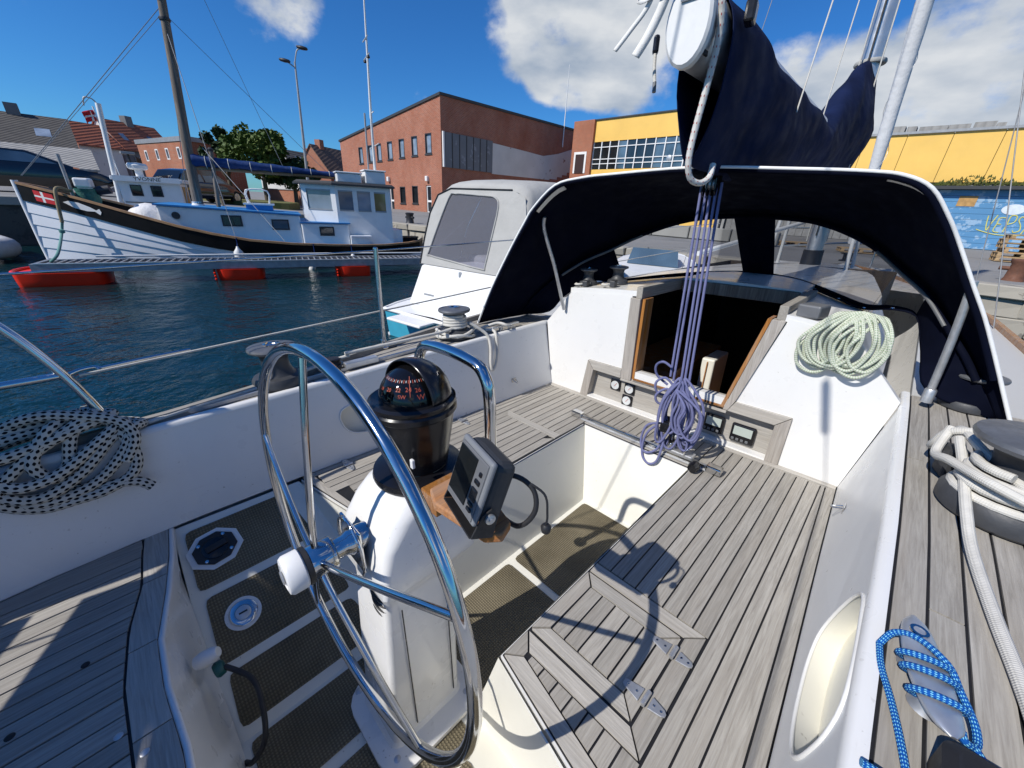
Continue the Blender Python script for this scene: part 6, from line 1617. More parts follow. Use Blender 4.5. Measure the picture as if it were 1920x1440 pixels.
def flag_on(name, label, base, top, at, w, h, dirv, cat='flag'):
    f = thing(name, label, cat, base)
    MB().tube([base, top], .03, 8).build('pole', 'white_paint', f, smooth=60)
    d = Vector(dirv).normalized(); A_ = Vector(at)
    def P(u, v_): return tuple(A_ + d * (w * u) + Vector((0, 0, -h * v_ - .35 * w * u * u)) + Vector((d.y, -d.x, 0)) * (.07 * math.sin(u * 9 + v_ * 2)))
    def patch(u0, u1, v0, v1, mat, nm):
        MB().loft([[P(lerp(u0, u1, i / 6), v) for v in (v0, v1)] for i in range(7)], closed=False).build(nm, mat, f, smooth=60, solid=.006)
    for (a, b, c_, e) in ((0, .32, 0, .42), (0, .32, .58, 1), (.46, 1, 0, .42), (.46, 1, .58, 1)): patch(a, b, c_, e, 'flag_red', 'red_field')
    patch(0, 1, .42, .58, 'flag_white', 'white_bar'); patch(.32, .46, 0, .42, 'flag_white', 'white_bar'); patch(.32, .46, .58, 1, 'flag_white', 'white_bar')
flag_on('flag', 'red and white cross flag hanging before the white gable', (-29.3, 1.55, 1.4), (-29.5, 1.35, 5.2), (-29.48, 1.36, 5.05), .55, .45, (.5, -.7, 0))
def bollard(label, c, h, r, mat='rust'):
    b = thing('bollard', label, 'bollard', c, 'mooring bollards on the quay')
    MB().lathe([(r * 1.15, 0), (r * 1.1, .03), (r, .06), (r * .92, h * .75), (r * 1.1, h * .85), (r * 1.15, h * .95), (r * .8, h), (0, h)], 20, c).build('post', mat, b, smooth=40)
    MB().tube([(c[0] - r * 1.9, c[1], c[2] + h * .55), (c[0] + r * 1.9, c[1], c[2] + h * .55)], r * .28, 10).build('cross_pin', mat, b, smooth=50)
bollard('dark bollard with teal lines on the quay right of the wheelhouse', (-17.0, 10.3, .95), .45, .17, 'dark_metal')
bollard('rust-brown bollard on the quay at the right edge', (1.62, 13.85, .93), .45, .15)
def pallet(label, c, rz):
    p = thing('pallet', label, 'pallet', c, 'pallets stacked on the quay')
    T = Matrix.Translation(c) @ Matrix.Rotation(rz, 4, 'Z')
    for k in range(7): m = MB(); m.obox((0, -.36 + .12 * k, .133), (.6, .048, .011)); m.xf(T); m.build('board', 'pallet_wood', p)
    for x in (-.54, 0, .54):
        for y in (-.34, 0, .34): m = MB(); m.obox((x, y, .068), (.05, .06, .045)); m.xf(T); m.build('block', 'pallet_wood', p)
    for y in (-.34, 0, .34): m = MB(); m.obox((0, y, .011), (.6, .05, .011)); m.xf(T); m.build('bottom_board', 'pallet_wood', p)
rnd = random.Random(4)
for k, nm in enumerate(('lowest pallet of the stack at the right edge', 'second pallet from the bottom of the stack at the right edge', 'third pallet from the bottom of the stack at the right edge', 'fourth pallet from the bottom of the stack at the right edge', 'fifth pallet from the bottom of the stack at the right edge', 'topmost pallet of the stack at the right edge')):
    pallet(nm, (2.5 + rnd.uniform(-.06, .06), 22.4 + rnd.uniform(-.06, .06), .955 + .146 * k), .12 + rnd.uniform(-.06, .06))
for k, (x, y, lb) in enumerate(((-6.6, 22.0, 'lone pallet lying on the quay, seen in the left hood window'), (-1.6, 19.5, 'pallet on the quay right of the mast foot'), (-3.9, 20.5, 'pallet on the quay behind the mast foot'), (-.4, 18.6, 'pallet near the right end of the hood window'))):
    pallet(lb, (x, y, .955), .3 * k)
for k, (x, y, w_, h_, lb) in enumerate(((-9.5, 24.5, 1.3, 1.7, 'dark steel rack standing by the yellow building, seen in the left hood window'), (-7.6, 25.5, .9, 2.0, 'narrow dark rack beside the wider rack in the left hood window'))):
    r_ = thing('steel_rack', lb, 'rack', (x, y, .95), 'racks on the quay')
    for sx in (-1, 1):
        for sy in (-1, 1): MB().bar((x + sx * w_, y + sy * .4, .95), (x + sx * w_, y + sy * .4, .95 + h_), .07).build('post', 'dark_metal', r_)
    for j in range(3): MB().box(x - w_, x + w_, y - .4, y + .4, 1.2 + j * h_ * .38, 1.25 + j * h_ * .38).build('shelf', 'grey_boards', r_)
kb_ = thing('road_barrier', 'low concrete barrier along the quay road', 'barrier', (-9, 17.5, .95))
for k in range(6): MB().box(-14.5 + 1.75 * k, -12.8 + 1.75 * k, 18.6, 18.95, .95, 1.45).build('block', 'pale_paving', kb_, bevel=.03, seg=1)

# ---- pontoon with red floats
PD = Vector((.28, .96, 0)).normalized(); PN = Vector((.96, -.28, 0)).normalized(); P0 = Vector((-12.12, -1.5, 0))
def pp_(t, w, z): return tuple(P0 + PD * t - PN * w + Vector((0, 0, z)))
po = thing('pontoon', 'narrow galvanised steel mooring pontoon lying across the water', 'pontoon', pp_(4, .3, 0))
def pbx(name, mat, t0, t1, w0, w1, z0, z1, par, bev=0):
    m = MB(); m.v = [pp_(t, w, z) for t, w, z in ((t0, w0, z0), (t1, w0, z0), (t1, w1, z0), (t0, w1, z0), (t0, w0, z1), (t1, w0, z1), (t1, w1, z1), (t0, w1, z1))]
    m.f = [(0, 1, 2, 3), (4, 7, 6, 5), (0, 4, 5, 1), (1, 5, 6, 2), (2, 6, 7, 3), (3, 7, 4, 0)]
    return m.build(name, mat, par, bevel=bev)
T1 = 13.0
pbx('side_beam', 'galvanised', .45, T1, .02, .09, .27, .43, po); pbx('side_beam', 'galvanised', .45, T1, .72, .79, .27, .43, po)
pbx('grating', 'dark_metal', .5, T1, .09, .72, .385, .40, po)
for k in range(90): pbx('grating_bar', 'aluminium', .55 + .138 * k, .575 + .138 * k, .09, .72, .40, .425, po)
pbx('top_flange', 'aluminium', .45, T1, .0, .05, .431, .445, po)
pbx('end_beam', 'galvanised', .38, .449, .02, .79, .27, .43, po)
for i, (t0, t1, lb) in enumerate(((.0, 1.42, 'long red float under the free end of the pontoon'), (3.25, 4.25, 'red float in the middle of the pontoon'), (5.85, 6.75, 'red float furthest along the pontoon'), (8.6, 9.5, 'red float hidden towards the far pontoon end'))):
    f = thing('pontoon_float', lb, 'float', pp_((t0 + t1) / 2, .4, 0), 'red floats under the pontoon')
    rr = []
    for z, ins in ((-.2, .16), (-.05, .06), (.12, .02), (.255, .0)):
        a = []
        for s_, tt in ((-1, t0), (1, t1)):
            for q in range(7):
                an = R(-90 + 30 * q) * s_
                w = .4 + (.40 - ins) * math.sin(an) * s_ * s_
                a.append(pp_(tt + s_ * (-.18 + (.18 - ins * .5) * math.cos(an)) , .4 + (.42 - ins) * math.sin(R(-90 + 30 * q)) * (-1 if s_ < 0 else 1), z))
        rr.append(a)
    MB().loft(rr, caps=True).build('shell', 'red_float', f, smooth=35)
    if i == 0:
        MB().tube([pp_(.01 + .16 * (1 - math.cos(R(a))), .4 + .38 * math.sin(R(a)), .27) for a in range(-90, 91, 15)], .03, 8).build('rim', 'red_float', f, smooth=60)
        pbx('sticker', 'spray_yellow', -.012, -.006, .30, .42, .10, .22, f)
    else:
        for q in range(5): MB().tube([pp_(t0 - .005 + .02 * math.cos(x * 1.2), -.015 + .13 * x, .22 - .07 * q - .05 * (1 - x)) for x in (0, .5, 1, 1.5)], .022, 6, sm=3).build('rib', 'red_float', f, smooth=60)

# ---- the wooden work boat, bow to the left
KS = Vector((-12.6, 8.0, 0)); KA = Vector((-.28, -.96, 0)); KN = Vector((.96, -.28, 0))
def K(l, w, z): return tuple(KS + KA * l + KN * w + Vector((0, 0, z)))
KH = [(0, .25), (.25, .75), (.7, 1.1), (1.5, 1.38), (3, 1.55), (5, 1.5), (6.5, 1.22), (7.6, .86), (8.5, .50), (9.1, .20), (9.42, .03)]
KZ = [(0, .70), (.6, .64), (1.8, .58), (3.9, .63), (5.25, .75), (6.3, .97), (7.45, 1.30), (8.4, 1.58), (9.42, 1.82)]
kh = lambda l: interp(KH, l); kz = lambda l: interp(KZ, l)
ke = thing('wooden_work_boat', 'white clinker wooden boat with black top strake and wheelhouse aft', 'boat', K(4.7, 0, 0))
LS = [0, .12, .25, .45, .7, 1.1, 1.5, 2.2, 3, 4, 5, 5.8, 6.5, 7.1, 7.6, 8.1, 8.5, 8.8, 9.1, 9.3, 9.42]
def hullpt(l, t):
    """t = 1 at the sheer, 0 at the turn of the bilge under water"""
    z = lerp(-.35, kz(l), t); h = kh(l) * (1 - .30 * (1 - t) ** 1.6)
    return h, z
def bt(l): return 1 - .34 / (kz(l) + .35)                   # lower edge of the black strake
nS = 7
for s in (1, -1):
    for k in range(nS):
        lo = lambda l: bt(l) * k / nS; hi = lambda l: bt(l) * (k + 1) / nS + .012
        rr = []
        for l in LS:
            h0, z0 = hullpt(l, lo(l)); h1, z1 = hullpt(l, hi(l))
            rr.append([K(l, s * (h0 + .028), z0), K(l, s * (h0 + .0), z0 - .0), K(l, s * h1, z1), K(l, s * (h1 + .006), z1)][1:3] if False else [K(l, s * h0, z0 - .004), K(l, s * (h0 + .030), z0), K(l, s * (h1 + .004), z1)])
        MB().loft(rr, closed=False, flip=(s < 0)).build('strake', 'white_hull' if k > 1 else 'dark_hull_bottom', ke, smooth=25)
    rr = []
    for l in LS:
        h0, z0 = hullpt(l, bt(l)); h1, z1 = hullpt(l, 1)
        rr.append([K(l, s * h0, z0 - .005), K(l, s * (h0 + .045), z0), K(l, s * (h1 + .045), z1), K(l, s * (h1 - .03), z1)])
    MB().loft(rr, closed=False, flip=(s < 0)).build('top_strake', 'black_hull', ke, smooth=25)
    rr = []
    for l in LS:
        h, z = hullpt(l, 1); rr.append([K(l, s * (h - .05), z), K(l, s * (h + .065), z), K(l, s * (h + .065), z + .05), K(l, s * (h - .05), z + .05)])
    MB().loft(rr, caps=True).build('rail_cap', 'rail_wood', ke, smooth=25)
MB().loft([[K(l, w * max(0, kh(l) - .03), kz(l) - .22) for w in (-1, 0, 1)] for l in LS], closed=False).build('deck', 'blue_paint', ke)
MB().tube([K(9.45, 0, 1.90), K(9.44, 0, 1.2), K(9.43, 0, .5), K(9.40, 0, -.2)], .06, 8).build('stem', 'white_hull', ke, smooth=50)
# painted flag and fish on the bow
def skin(l, t, off=.052): h, z = hullpt(l, t); return K(l, h + off, z)
def patch(l0, l1, t0, t1, mat, nm, off=.05): return MB().loft([[skin(lerp(l0, l1, i / 4), t0, off), skin(lerp(l0, l1, i / 4), t1, off)] for i in range(5)], closed=False, flip=True).build(nm, mat, ke)
for a in ((9.14, 9.01, .87, .915), (9.14, 9.01, .932, .98), (8.96, 8.78, .87, .915), (8.96, 8.78, .932, .98)): patch(*a, 'flag_red', 'painted_flag')
patch(9.14, 8.78, .915, .932, 'flag_white', 'painted_flag'); patch(9.01, 8.96, .87, .98, 'flag_white', 'painted_flag', .049)
fish = [(8.62, .925), (8.50, .955), (8.32, .962), (8.12, .945), (8.02, .925), (7.95, .955), (7.93, .915), (7.97, .875), (8.05, .905), (8.2, .885), (8.42, .885)]
MB().face([skin(l, t, .054) for l, t in fish]).build('painted_fish', 'white_paint', ke)
# trunk cabins
def kbox(name, mat, l0, l1, w0, w1, z0, z1, par=ke, bev=0.0, z0b=None, z1b=None):
    m = MB(); zb, zt2 = (z0 if z0b is None else z0b), (z1 if z1b is None else z1b)
    m.v = [K(l0, w0, z0), K(l1, w0, zb), K(l1, w1, zb), K(l0, w1, z0), K(l0, w0, z1), K(l1, w0, zt2), K(l1, w1, zt2), K(l0, w1, z1)]
    m.f = [(0, 3, 2, 1), (4, 5, 6, 7), (0, 1, 5, 4), (1, 2, 6, 5), (2, 3, 7, 6), (3, 0, 4, 7)]
    m.f = [q[::-1] for q in m.f]
    return m.build(name, mat, par, bevel=bev)
tk = kbox('trunk_cabin', 'white_paint', 3.72, 6.85, -.95, .95, .55, 1.36, bev=.03, z0b=.85, z1b=1.50)
kbox('trunk_roof', 'blue_paint', 3.68, 6.90, -1.0, 1.0, 1.362, 1.40, z0b=1.502, z1b=1.54)
kbox('low_trunk', 'white_paint', 2.45, 3.715, -1.02, 1.02, .45, 1.17, bev=.03)
kbox('low_trunk_roof', 'blue_paint', 2.40, 3.74, -1.06, 1.06, 1.172, 1.205)
for l0, l1, z0, z1, w, g_ in ((5.57, 5.12, 1.05, 1.32, .955, 'dark_glass'), (4.44, 4.02, .98, 1.25, .955, 'cabin_glass'), (3.26, 2.87, .84, 1.09, 1.025, 'dark_glass')):
    q = kbox('window', 'dark_metal', l1, l0, w, w + .02, z0, z1); kbox('pane', g_, l1 + .035, l0 - .035, w + .021, w + .026, z0 + .035, z1 - .035, q)
pm_ = MB(); pm_.lathe([(.0, .0), (.07, .0), (.085, .01), (.085, .03)], 20); pm_.xf(Matrix.Translation(K(6.50, .955, 1.28)) @ Matrix.Rotation(math.atan2(KN.y, KN.x), 4, 'Z') @ Matrix.Rotation(R(90), 4, 'Y')); pm_.build('porthole', 'dark_metal', ke, smooth=40)
# wheelhouse: side panels and angled front, each pane real
WHP = [(1.12, .88), (2.70, .88), (3.55, .36), (3.55, -.36), (2.70, -.88), (1.12, -.88)]
m = MB(); zw0, zw1, zw2, zw3 = .55, 1.52, 2.08, 2.20
for (a, b) in zip(WHP, WHP[1:] + WHP[:1]):
    m.face([K(*a, zw0), K(*b, zw0), K(*b, zw1), K(*a, zw1)]); m.face([K(*a, zw2), K(*b, zw2), K(*b, zw3), K(*a, zw3)])
for p in WHP: pass
whs = m.build('wheelhouse', 'white_paint', ke)
def facet(a, b, cuts, glasses):
    a, b = Vector(a), Vector(b); d = b - a; L = d.length
    nrm = Vector((-d.y, d.x)).normalized()
    if nrm.dot(Vector((2.2, 0)) - (a + b) / 2) > 0: nrm = -nrm
    def q(u, o): p = a + d * u + nrm * o; return (p.x, p.y)
    prev = 0.0
    for (u0, u1), gl in zip(cuts, glasses):
        MB().loft([[K(*q(u, o), z) for z in (zw1, zw2)] for u, o in ((prev, 0), (u0, 0), (u0, -.05), (prev, -.05))], closed=True).build('window_post', 'white_paint', whs)
        p = MB().face([K(*q(u0, -.025), zw1), K(*q(u1, -.025), zw1), K(*q(u1, -.025), zw2), K(*q(u0, -.025), zw2)]).build('window_pane', gl, whs)
        for z0_, z1_ in ((zw1, zw1 + .04), (zw2 - .04, zw2)):
            MB().loft([[K(*q(u, o), z) for z in (z0_, z1_)] for u, o in ((u0, .01), (u1, .01), (u1, -.02), (u0, -.02))], closed=True, caps=False).build('window_trim', 'lamp_grey', whs)
        prev = u1
    MB().loft([[K(*q(u, o), z) for z in (zw1, zw2)] for u, o in ((prev, 0), (1, 0), (1, -.05), (prev, -.05))], closed=True).build('window_post', 'white_paint', whs)
facet(WHP[0], WHP[1], ((.10, .31), (.38, .62), (.70, .95)), ('curtain_glass', 'pale_glass', 'cabin_glass'))
facet(WHP[1], WHP[2], ((.14, .86),), ('pale_glass',)); facet(WHP[2], WHP[3], ((.08, .46), (.54, .92)), ('pale_glass', 'pale_glass'))
facet(WHP[3], WHP[4], ((.14, .86),), ('dark_glass',)); facet(WHP[4], WHP[5], ((.05, .30), (.38, .62), (.70, .95)), ('dark_glass',) * 3)
rf = MB()
rp_ = [(1.0, 1.0), (2.78, 1.0), (3.72, .42), (3.72, -.42), (2.78, -1.0), (1.0, -1.0)]
rf.loft([[K(l, w, 2.20) for l, w in rp_], [K(l, w, 2.245) for l, w in rp_], [K(lerp(l, 2.2, .06), w * .94, 2.30) for l, w in rp_]], caps=True, flip=True); rf.build('wheelhouse_roof', 'slate_edge', ke)
kbox('aft_box', 'white_paint', .75, 1.115, -.55, .55, .45, 1.0)
kbox('deck_locker', 'white_paint', 1.9, 2.44, .95, 1.2, .55, .82); kbox('locker_lid', 'white_hull', 1.85, 2.44, .93, 1.24, .822, .86)
kbox('hatch', 'blue_paint', 4.35, 5.0, -.35, .35, 1.44, 1.58); kbox('hatch_top', 'white_paint', 4.30, 5.05, -.40, .40, 1.582, 1.62)
for w in (-.3, .3): MB().tube([K(4.42, w, 1.62), K(4.42, w, 1.95), K(4.93, w, 1.95), K(4.93, w, 1.62)], .018, 8, sm=3).build('hatch_rail', 'white_paint', ke, smooth=60)
for s_ in (-.95, .95): MB().tube([K(l, s_ * kh(l) * .97, kz(l) + .05) for l in (9.0, 8.7)] , .02, 6).build('chock', 'dark_metal', ke)
# gear on the wheelhouse roof
for l0, l1, w0, w1, h_, lb in ((1.85, 2.55, -.25, .45, .24, 'white plastic crate with rounded lid on the wheelhouse roof'), (1.15, 1.75, -.2, .5, .34, 'tall white fish box at the aft edge of the wheelhouse roof')):
    b = thing('fish_box', lb, 'box', K((l0 + l1) / 2, 0, 2.3), 'boxes on the wheelhouse roof')
    kbox('tub', 'white_plastic', l0, l1, w0, w1, 2.305, 2.305 + h_, b, .03); kbox('lid', 'white_plastic', l0 - .03, l1 + .03, w0 - .03, w1 + .03, 2.308 + h_, 2.35 + h_, b, .015)
am = thing('antenna_mast', 'slim white signal mast with cross bars on the wheelhouse', 'mast', K(1.35, 0, 2.3))
MB().tube([K(1.35, 0, 2.25), K(1.33, 0, 3.9), K(1.22, 0, 7.2)], [.05, .04, .018], 8).build('pole', 'white_alu', am, smooth=60)
MB().tube([K(1.55, 0, 2.25), K(1.50, 0, 4.2)], .028, 8).build('thin_pole', 'lamp_grey', am, smooth=60)
for z, w in ((3.35, .55), (5.55, .28), (5.95, .22), (4.2, .18)): MB().tube([K(1.32, -w, z), K(1.32 - .05, w, z + .05)], .016, 6).build('cross_bar', 'white_alu', am, smooth=60)
for w in (-.26, .24): MB().lathe([(.02, 0), (.05, .02), (.04, .07), (0, .08)], 10, K(1.3, w, 5.48)).build('horn', 'dark_metal', am, smooth=40)
# masts, boom and rigging of the work boat
km = thing('wooden_mast', 'weathered brown wooden mast of the work boat', 'mast', K(6.12, 0, 1.5))
MB().tube([K(6.12, 0, 1.45), K(6.02, 0, 3.0), K(5.78, 0, 5.9), K(5.55, 0, 8.6)], [.125, .11, .085, .06], 12, sm=4).build('spar', 'dark_mast_wood', km, smooth=60)
MB().tube([K(6.14, .09, 1.5), K(6.04, .08, 3.0), K(5.80, .06, 5.9)], .018, 6).build('conduit', 'lamp_grey', km, smooth=60)
for z in (5.45, 5.85): MB().lathe([(.11, 0), (.115, .03), (.11, .06)], 14, K(5.82, 0, z)).build('iron_band', 'dark_metal', km, smooth=40)
MB().lathe([(.17, 0), (.17, .03), (.12, .12), (.13, .16)], 14, K(6.12, 0, 1.44)).build('mast_coat', 'white_tarp', km, smooth=40)
kbm = thing('furled_boom', 'bright blue sail bundle along the work boat boom', 'sail cover', K(4.3, 0, 2.5))
pts = [K(6.0, .02, 2.60), K(5.5, .02, 2.58), K(4.8, .03, 2.57), K(4.0, .03, 2.55), K(3.3, .03, 2.53), K(2.55, .03, 2.50)]
MB().tube(pts, [.145 * (1 - .58 * (k / 25) ** .9) + .010 * math.sin(k * 1.9) for k in range(26)], 12, sm=5).build('sail_bundle', 'blue_tarp', kbm, smooth=70)
MB().tube([K(6.0, 0, 2.42), K(2.35, .0, 2.42)], .04, 8).build('boom', 'rail_wood', kbm, smooth=60)
for k in range(7): l = 5.7 - .5 * k; r_ = .145 * (1 - .58 * ((6 - l) / 3.45) ** .9) + .010; MB().tube([tuple(Vector(K(l, .03, 2.575 - .02 * (6 - l))) + KN * (r_ * math.cos(a)) + Vector((0, 0, r_ * math.sin(a)))) for a in [2 * math.pi * j / 14 for j in range(14)]], .009, 5, closed=True).build('tie', 'rope_white', kbm, smooth=60)
dp = thing('derrick_post', 'short grey post on the cabin top beside the brown mast', 'post', K(5.66, .1, 1.45))
MB().tube([K(5.66, .1, 1.42), K(5.53, .1, 2.85)], .05, 10).build('post', 'dark_mast_wood', dp, smooth=60); MB().lathe([(.06, 0), (.07, .05), (.03, .09)], 12, K(5.53, .1, 2.83)).build('cap', 'dark_metal', dp, smooth=40)
WG = 'rigging of the wooden work boat'
for a, b, r_, lb in ((K(9.30, 0, 2.0), K(5.80, 0, 5.75), .008, 'thick forestay from the work boat bow to its mast'), (K(9.26, .06, 2.0), K(5.80, .03, 5.62), .006, 'thin line close beside the forestay of the work boat'),
                    (K(5.3, 1.45, .72), K(5.84, .05, 5.3), .008, 'wire shroud with blue lashing on the near side of the work boat'), (K(6.6, -1.2, 1.0), K(5.84, -.05, 5.3), .008, 'wire shroud on the far side of the work boat mast'),
                    (K(5.82, 0, 5.6), K(2.7, 0, 2.5), .006, 'thin lift line from the brown mast to the blue boom end'), (K(5.62, 0, 8.2), K(3.9, 0, 2.6), .006, 'long dark line sweeping down right of the brown mast'),
                    (K(4.2, 1.4, .72), K(5.7, .05, 2.9), .008, 'wire from the short post down to the rail')):
    tag(MB().tube([a, b], r_, 6).build('rigging_wire', 'lamp_grey', None, smooth=60), lb, 'wire', WG)
tag(MB().tube([K(9.4, 0, 7.5), K(12.0, -.5, 3.8), K(14.5, -1.5, 1.6)], .012, 6, sm=10).build('slack_line', 'dark_metal', None, smooth=60), 'dark slack line crossing the blue sky at upper left', 'wire', WG)
tag(MB().tube([K(7.6, 0, 7.2), K(9.2, -.2, 4.2), K(11.2, -1.5, 2.7)], .012, 6, sm=10).build('slack_line', 'dark_metal', None, smooth=60), 'dark slack line running down to the grey roof', 'wire', WG)
# tarp heap, winch with cover, fenders, mooring rope
m = MB(); rr = []
for i in range(9):
    t = i / 8; rr.append([K(lerp(7.75, 6.72, t), .55 * math.cos(a) * (math.sin(math.pi * t) ** .6), kz(7.2) - .15 + .42 * math.sin(a) * (math.sin(math.pi * t) ** .6) + .03 * math.sin(7 * a + 5 * t)) for a in [math.pi * j / 10 for j in range(11)]])
tag(m.loft(rr, closed=False).build('canvas_heap', 'white_tarp', None, smooth=60), 'crumpled white canvas heap on the work boat foredeck', 'tarpaulin')
aw = thing('anchor_winch', 'anchor winch with green cover and pale drum near the work boat bow', 'winch', K(8.2, 0, 1.5))
MB().lathe([(.20, 0), (.23, .12), (.20, .26), (.22, .34)], 14, K(8.25, .1, 1.45)).build('cover', 'green_tarp', aw, smooth=40); kbox('drum_box', 'white_plastic', 8.1, 8.4, -.05, .25, 1.81, 2.02, aw, .04); MB().tube([K(8.05, .1, 1.75), K(7.8, .1, 1.80)], .10, 12).build('drum', 'dark_metal', aw, smooth=60)
tag(MB().tube([K(8.55, .0, 2.5), K(8.55, .0, 1.4)], .035, 8).build('samson_post', 'lamp_grey', None, smooth=60), 'grey post standing behind the work boat bow rail', 'post')
mr = thing('mooring_rope', 'thick tan and teal mooring rope hanging from the work boat bow to the pontoon', 'rope', K(8.6, .6, 1))
MB().tube([K(8.5, .2, 1.72), K(8.62, .52, 1.78), K(8.66, .62, 1.55), K(8.70, .70, 1.05)], .035, 8, sm=5).build('chafe_sleeve', 'rope_tan', mr, smooth=60)
MB().tube([K(8.70, .70, 1.05), K(8.74, .85, .80), pp_(.75, .30, .60), pp_(.62, .25, .45)], .026, 8, sm=5).build('line', 'rope_teal', mr, smooth=60)
MB().lathe([(.0, -.05), (.05, -.03), (.055, .03), (0, .05)], 10, K(8.73, .80, .86)).build('knot', 'rope_teal', mr, smooth=50)
for l, z, tl, lb in ((5.30, .62, .0, 'white fender hanging from a blue lanyard amidships'), (2.52, .44, 0, 'white fender near the work boat stern'), (3.52, .35, .35, 'long white fender tilted towards the water beside the red float')):
    f = thing('fender', lb, 'fender', K(l, 1.8, z), 'fenders along the work boat')
    h_, r_ = (.42, .105) if not tl else (.62, .085)
    ma_ = Matrix.Rotation(math.atan2(KA.y, KA.x), 3, 'Z') @ Matrix.Rotation(-tl, 3, 'Y')
    MB().lathe([(.02, 0), (.04, -.05), (r_, -.14), (r_, -h_), (r_ * .5, -h_ - .07), (0, -h_ - .08)], 14, K(l, 1.72, z), ma_).build('body', 'fender_white', f, smooth=40)
    MB().tube([K(l, kh(l) + .07, kz(l) + .05), K(l, kh(l) + .09, kz(l) - .1), K(l, 1.72, z)], .012, 6).build('lanyard', 'rope_dark_blue', f, smooth=60)

# ---- second work boat behind
def Y2(l, w, z): return K(l, w - 3.55, z)
yv = thing('fishing_boat', 'white wheelhouse boat lettered YVONNE moored behind the wooden boat', 'boat', Y2(7, 0, 0))
YH = [(3.6, .3), (4.2, 1.0), (5.5, 1.35), (7.5, 1.35), (9, .9), (10, .35), (10.4, .03)]
LS2 = [3.6, 3.8, 4.2, 4.8, 5.5, 6.5, 7.5, 8.3, 9, 9.5, 10, 10.4]
m = MB(); m.loft([[Y2(l, -interp(YH, l), 1.1), Y2(l, -interp(YH, l) * .8, -.3), Y2(l, interp(YH, l) * .8, -.3), Y2(l, interp(YH, l), 1.1)] for l in LS2], closed=False); m.build('hull', 'black_hull', yv, smooth=30)
m = MB(); m.loft([[Y2(l, -interp(YH, l), 1.05), Y2(l, interp(YH, l), 1.05)] for l in LS2], closed=False); m.build('deck', 'lamp_grey', yv)
def ybox(name, mat, l0, l1, w0, w1, z0, z1, par=yv, bev=0.0):
    m = MB(); m.v = [Y2(l, w, z) for l, w, z in ((l0, w0, z0), (l1, w0, z0), (l1, w1, z0), (l0, w1, z0), (l0, w0, z1), (l1, w0, z1), (l1, w1, z1), (l0, w1, z1))]
    m.f = [(0, 1, 2, 3), (4, 7, 6, 5), (0, 4, 5, 1), (1, 5, 6, 2), (2, 6, 7, 3), (3, 7, 4, 0)]
    return m.build(name, mat, par, bevel=bev)
ybox('wheelhouse', 'white_paint', 6.95, 8.50, -1.2, .05, 1.06, 2.05, bev=.02)
ybox('wheelhouse_roof', 'white_paint', 6.85, 8.62, -1.3, .18, 2.052, 2.16, bev=.02)
for l0, l1 in ((7.95, 8.23), (7.45, 7.73)):
    w = ybox('window', 'dark_metal', l0, l1, .051, .068, 1.62, 1.94); ybox('pane', 'dark_glass', l0 + .03, l1 - .03, .069, .073, 1.65, 1.91, w)
ybox('name_board', 'white_paint', 6.9, 8.55, .181, .19, 2.03, 2.185)
tm = Matrix.Translation(Y2(7.72, .196, 2.108)) @ Matrix((-KA, Vector((0, 0, 1)), KN)).transposed().to_4x4()
lettering('YVONNE', .15, tm, 'black_plastic', yv, 'name_lettering', 1.1)
ybox('door', 'boards_amber', 6.93, 6.949, -.9, -.2, 1.1, 1.95); ybox('rail', 'dark_metal', 7.0, 8.45, .055, .07, 1.42, 1.445)
rd = thing('radar_dome', 'flat white radar dome above the lettered wheelhouse', 'radar', Y2(7.95, -.2, 2.16))
MB().lathe([(.10, 2.16), (.10, 2.40)], 12, (Y2(7.95, -.2, 0)[0], Y2(7.95, -.2, 0)[1], 0)).build('stand', 'white_paint', rd, smooth=40)
MB().lathe([(.20, 2.38), (.25, 2.42), (.26, 2.50), (.22, 2.56), (0, 2.58)], 24, (Y2(7.95, -.2, 0)[0], Y2(7.95, -.2, 0)[1], 0)).build('dome', 'white_plastic', rd, smooth=40)
wm = thing('white_mast', 'white pole mast with curved top at the lettered wheelhouse', 'mast', Y2(8.6, -.2, 1.1))
MB().tube([Y2(8.62, 0, 1.1), Y2(8.35, 0, 4.05)], .065, 10).build('pole', 'white_paint', wm, smooth=60)
MB().tube([Y2(8.36, 0, 4.0), Y2(8.45, 0, 4.14), Y2(8.62, 0, 4.16), Y2(8.68, 0, 3.95)], .018, 6, sm=4).build('gooseneck', 'lamp_grey', wm, smooth=60)
# pale inflatable at the left edge
inf = thing('inflatable_dinghy', 'grey inflatable dinghy end showing at the left edge', 'dinghy', (-16.9, -2.2, 0))
MB().tube([(-18.6, -3.0, .28), (-16.9, -2.55, .30), (-16.2, -2.25, .32), (-16.2, -1.9, .32), (-16.9, -1.8, .30), (-18.6, -2.2, .28)], .24, 12, sm=4).build('tube', 'grey_rubber', inf, smooth=60)
MB().box(-18.2, -16.7, -2.6, -2.2, .12, .2).build('floor', 'grey_rubber', inf)
# slim white service line along the pontoon
tag(MB().tube([pp_(1.2, .60, .50), pp_(6, .6, .52), pp_(12.5, .6, .50)], .02, 6).build('pontoon_pipe', 'white_paint', None, smooth=60), 'white pipe lying along the pontoon deck', 'pipe')

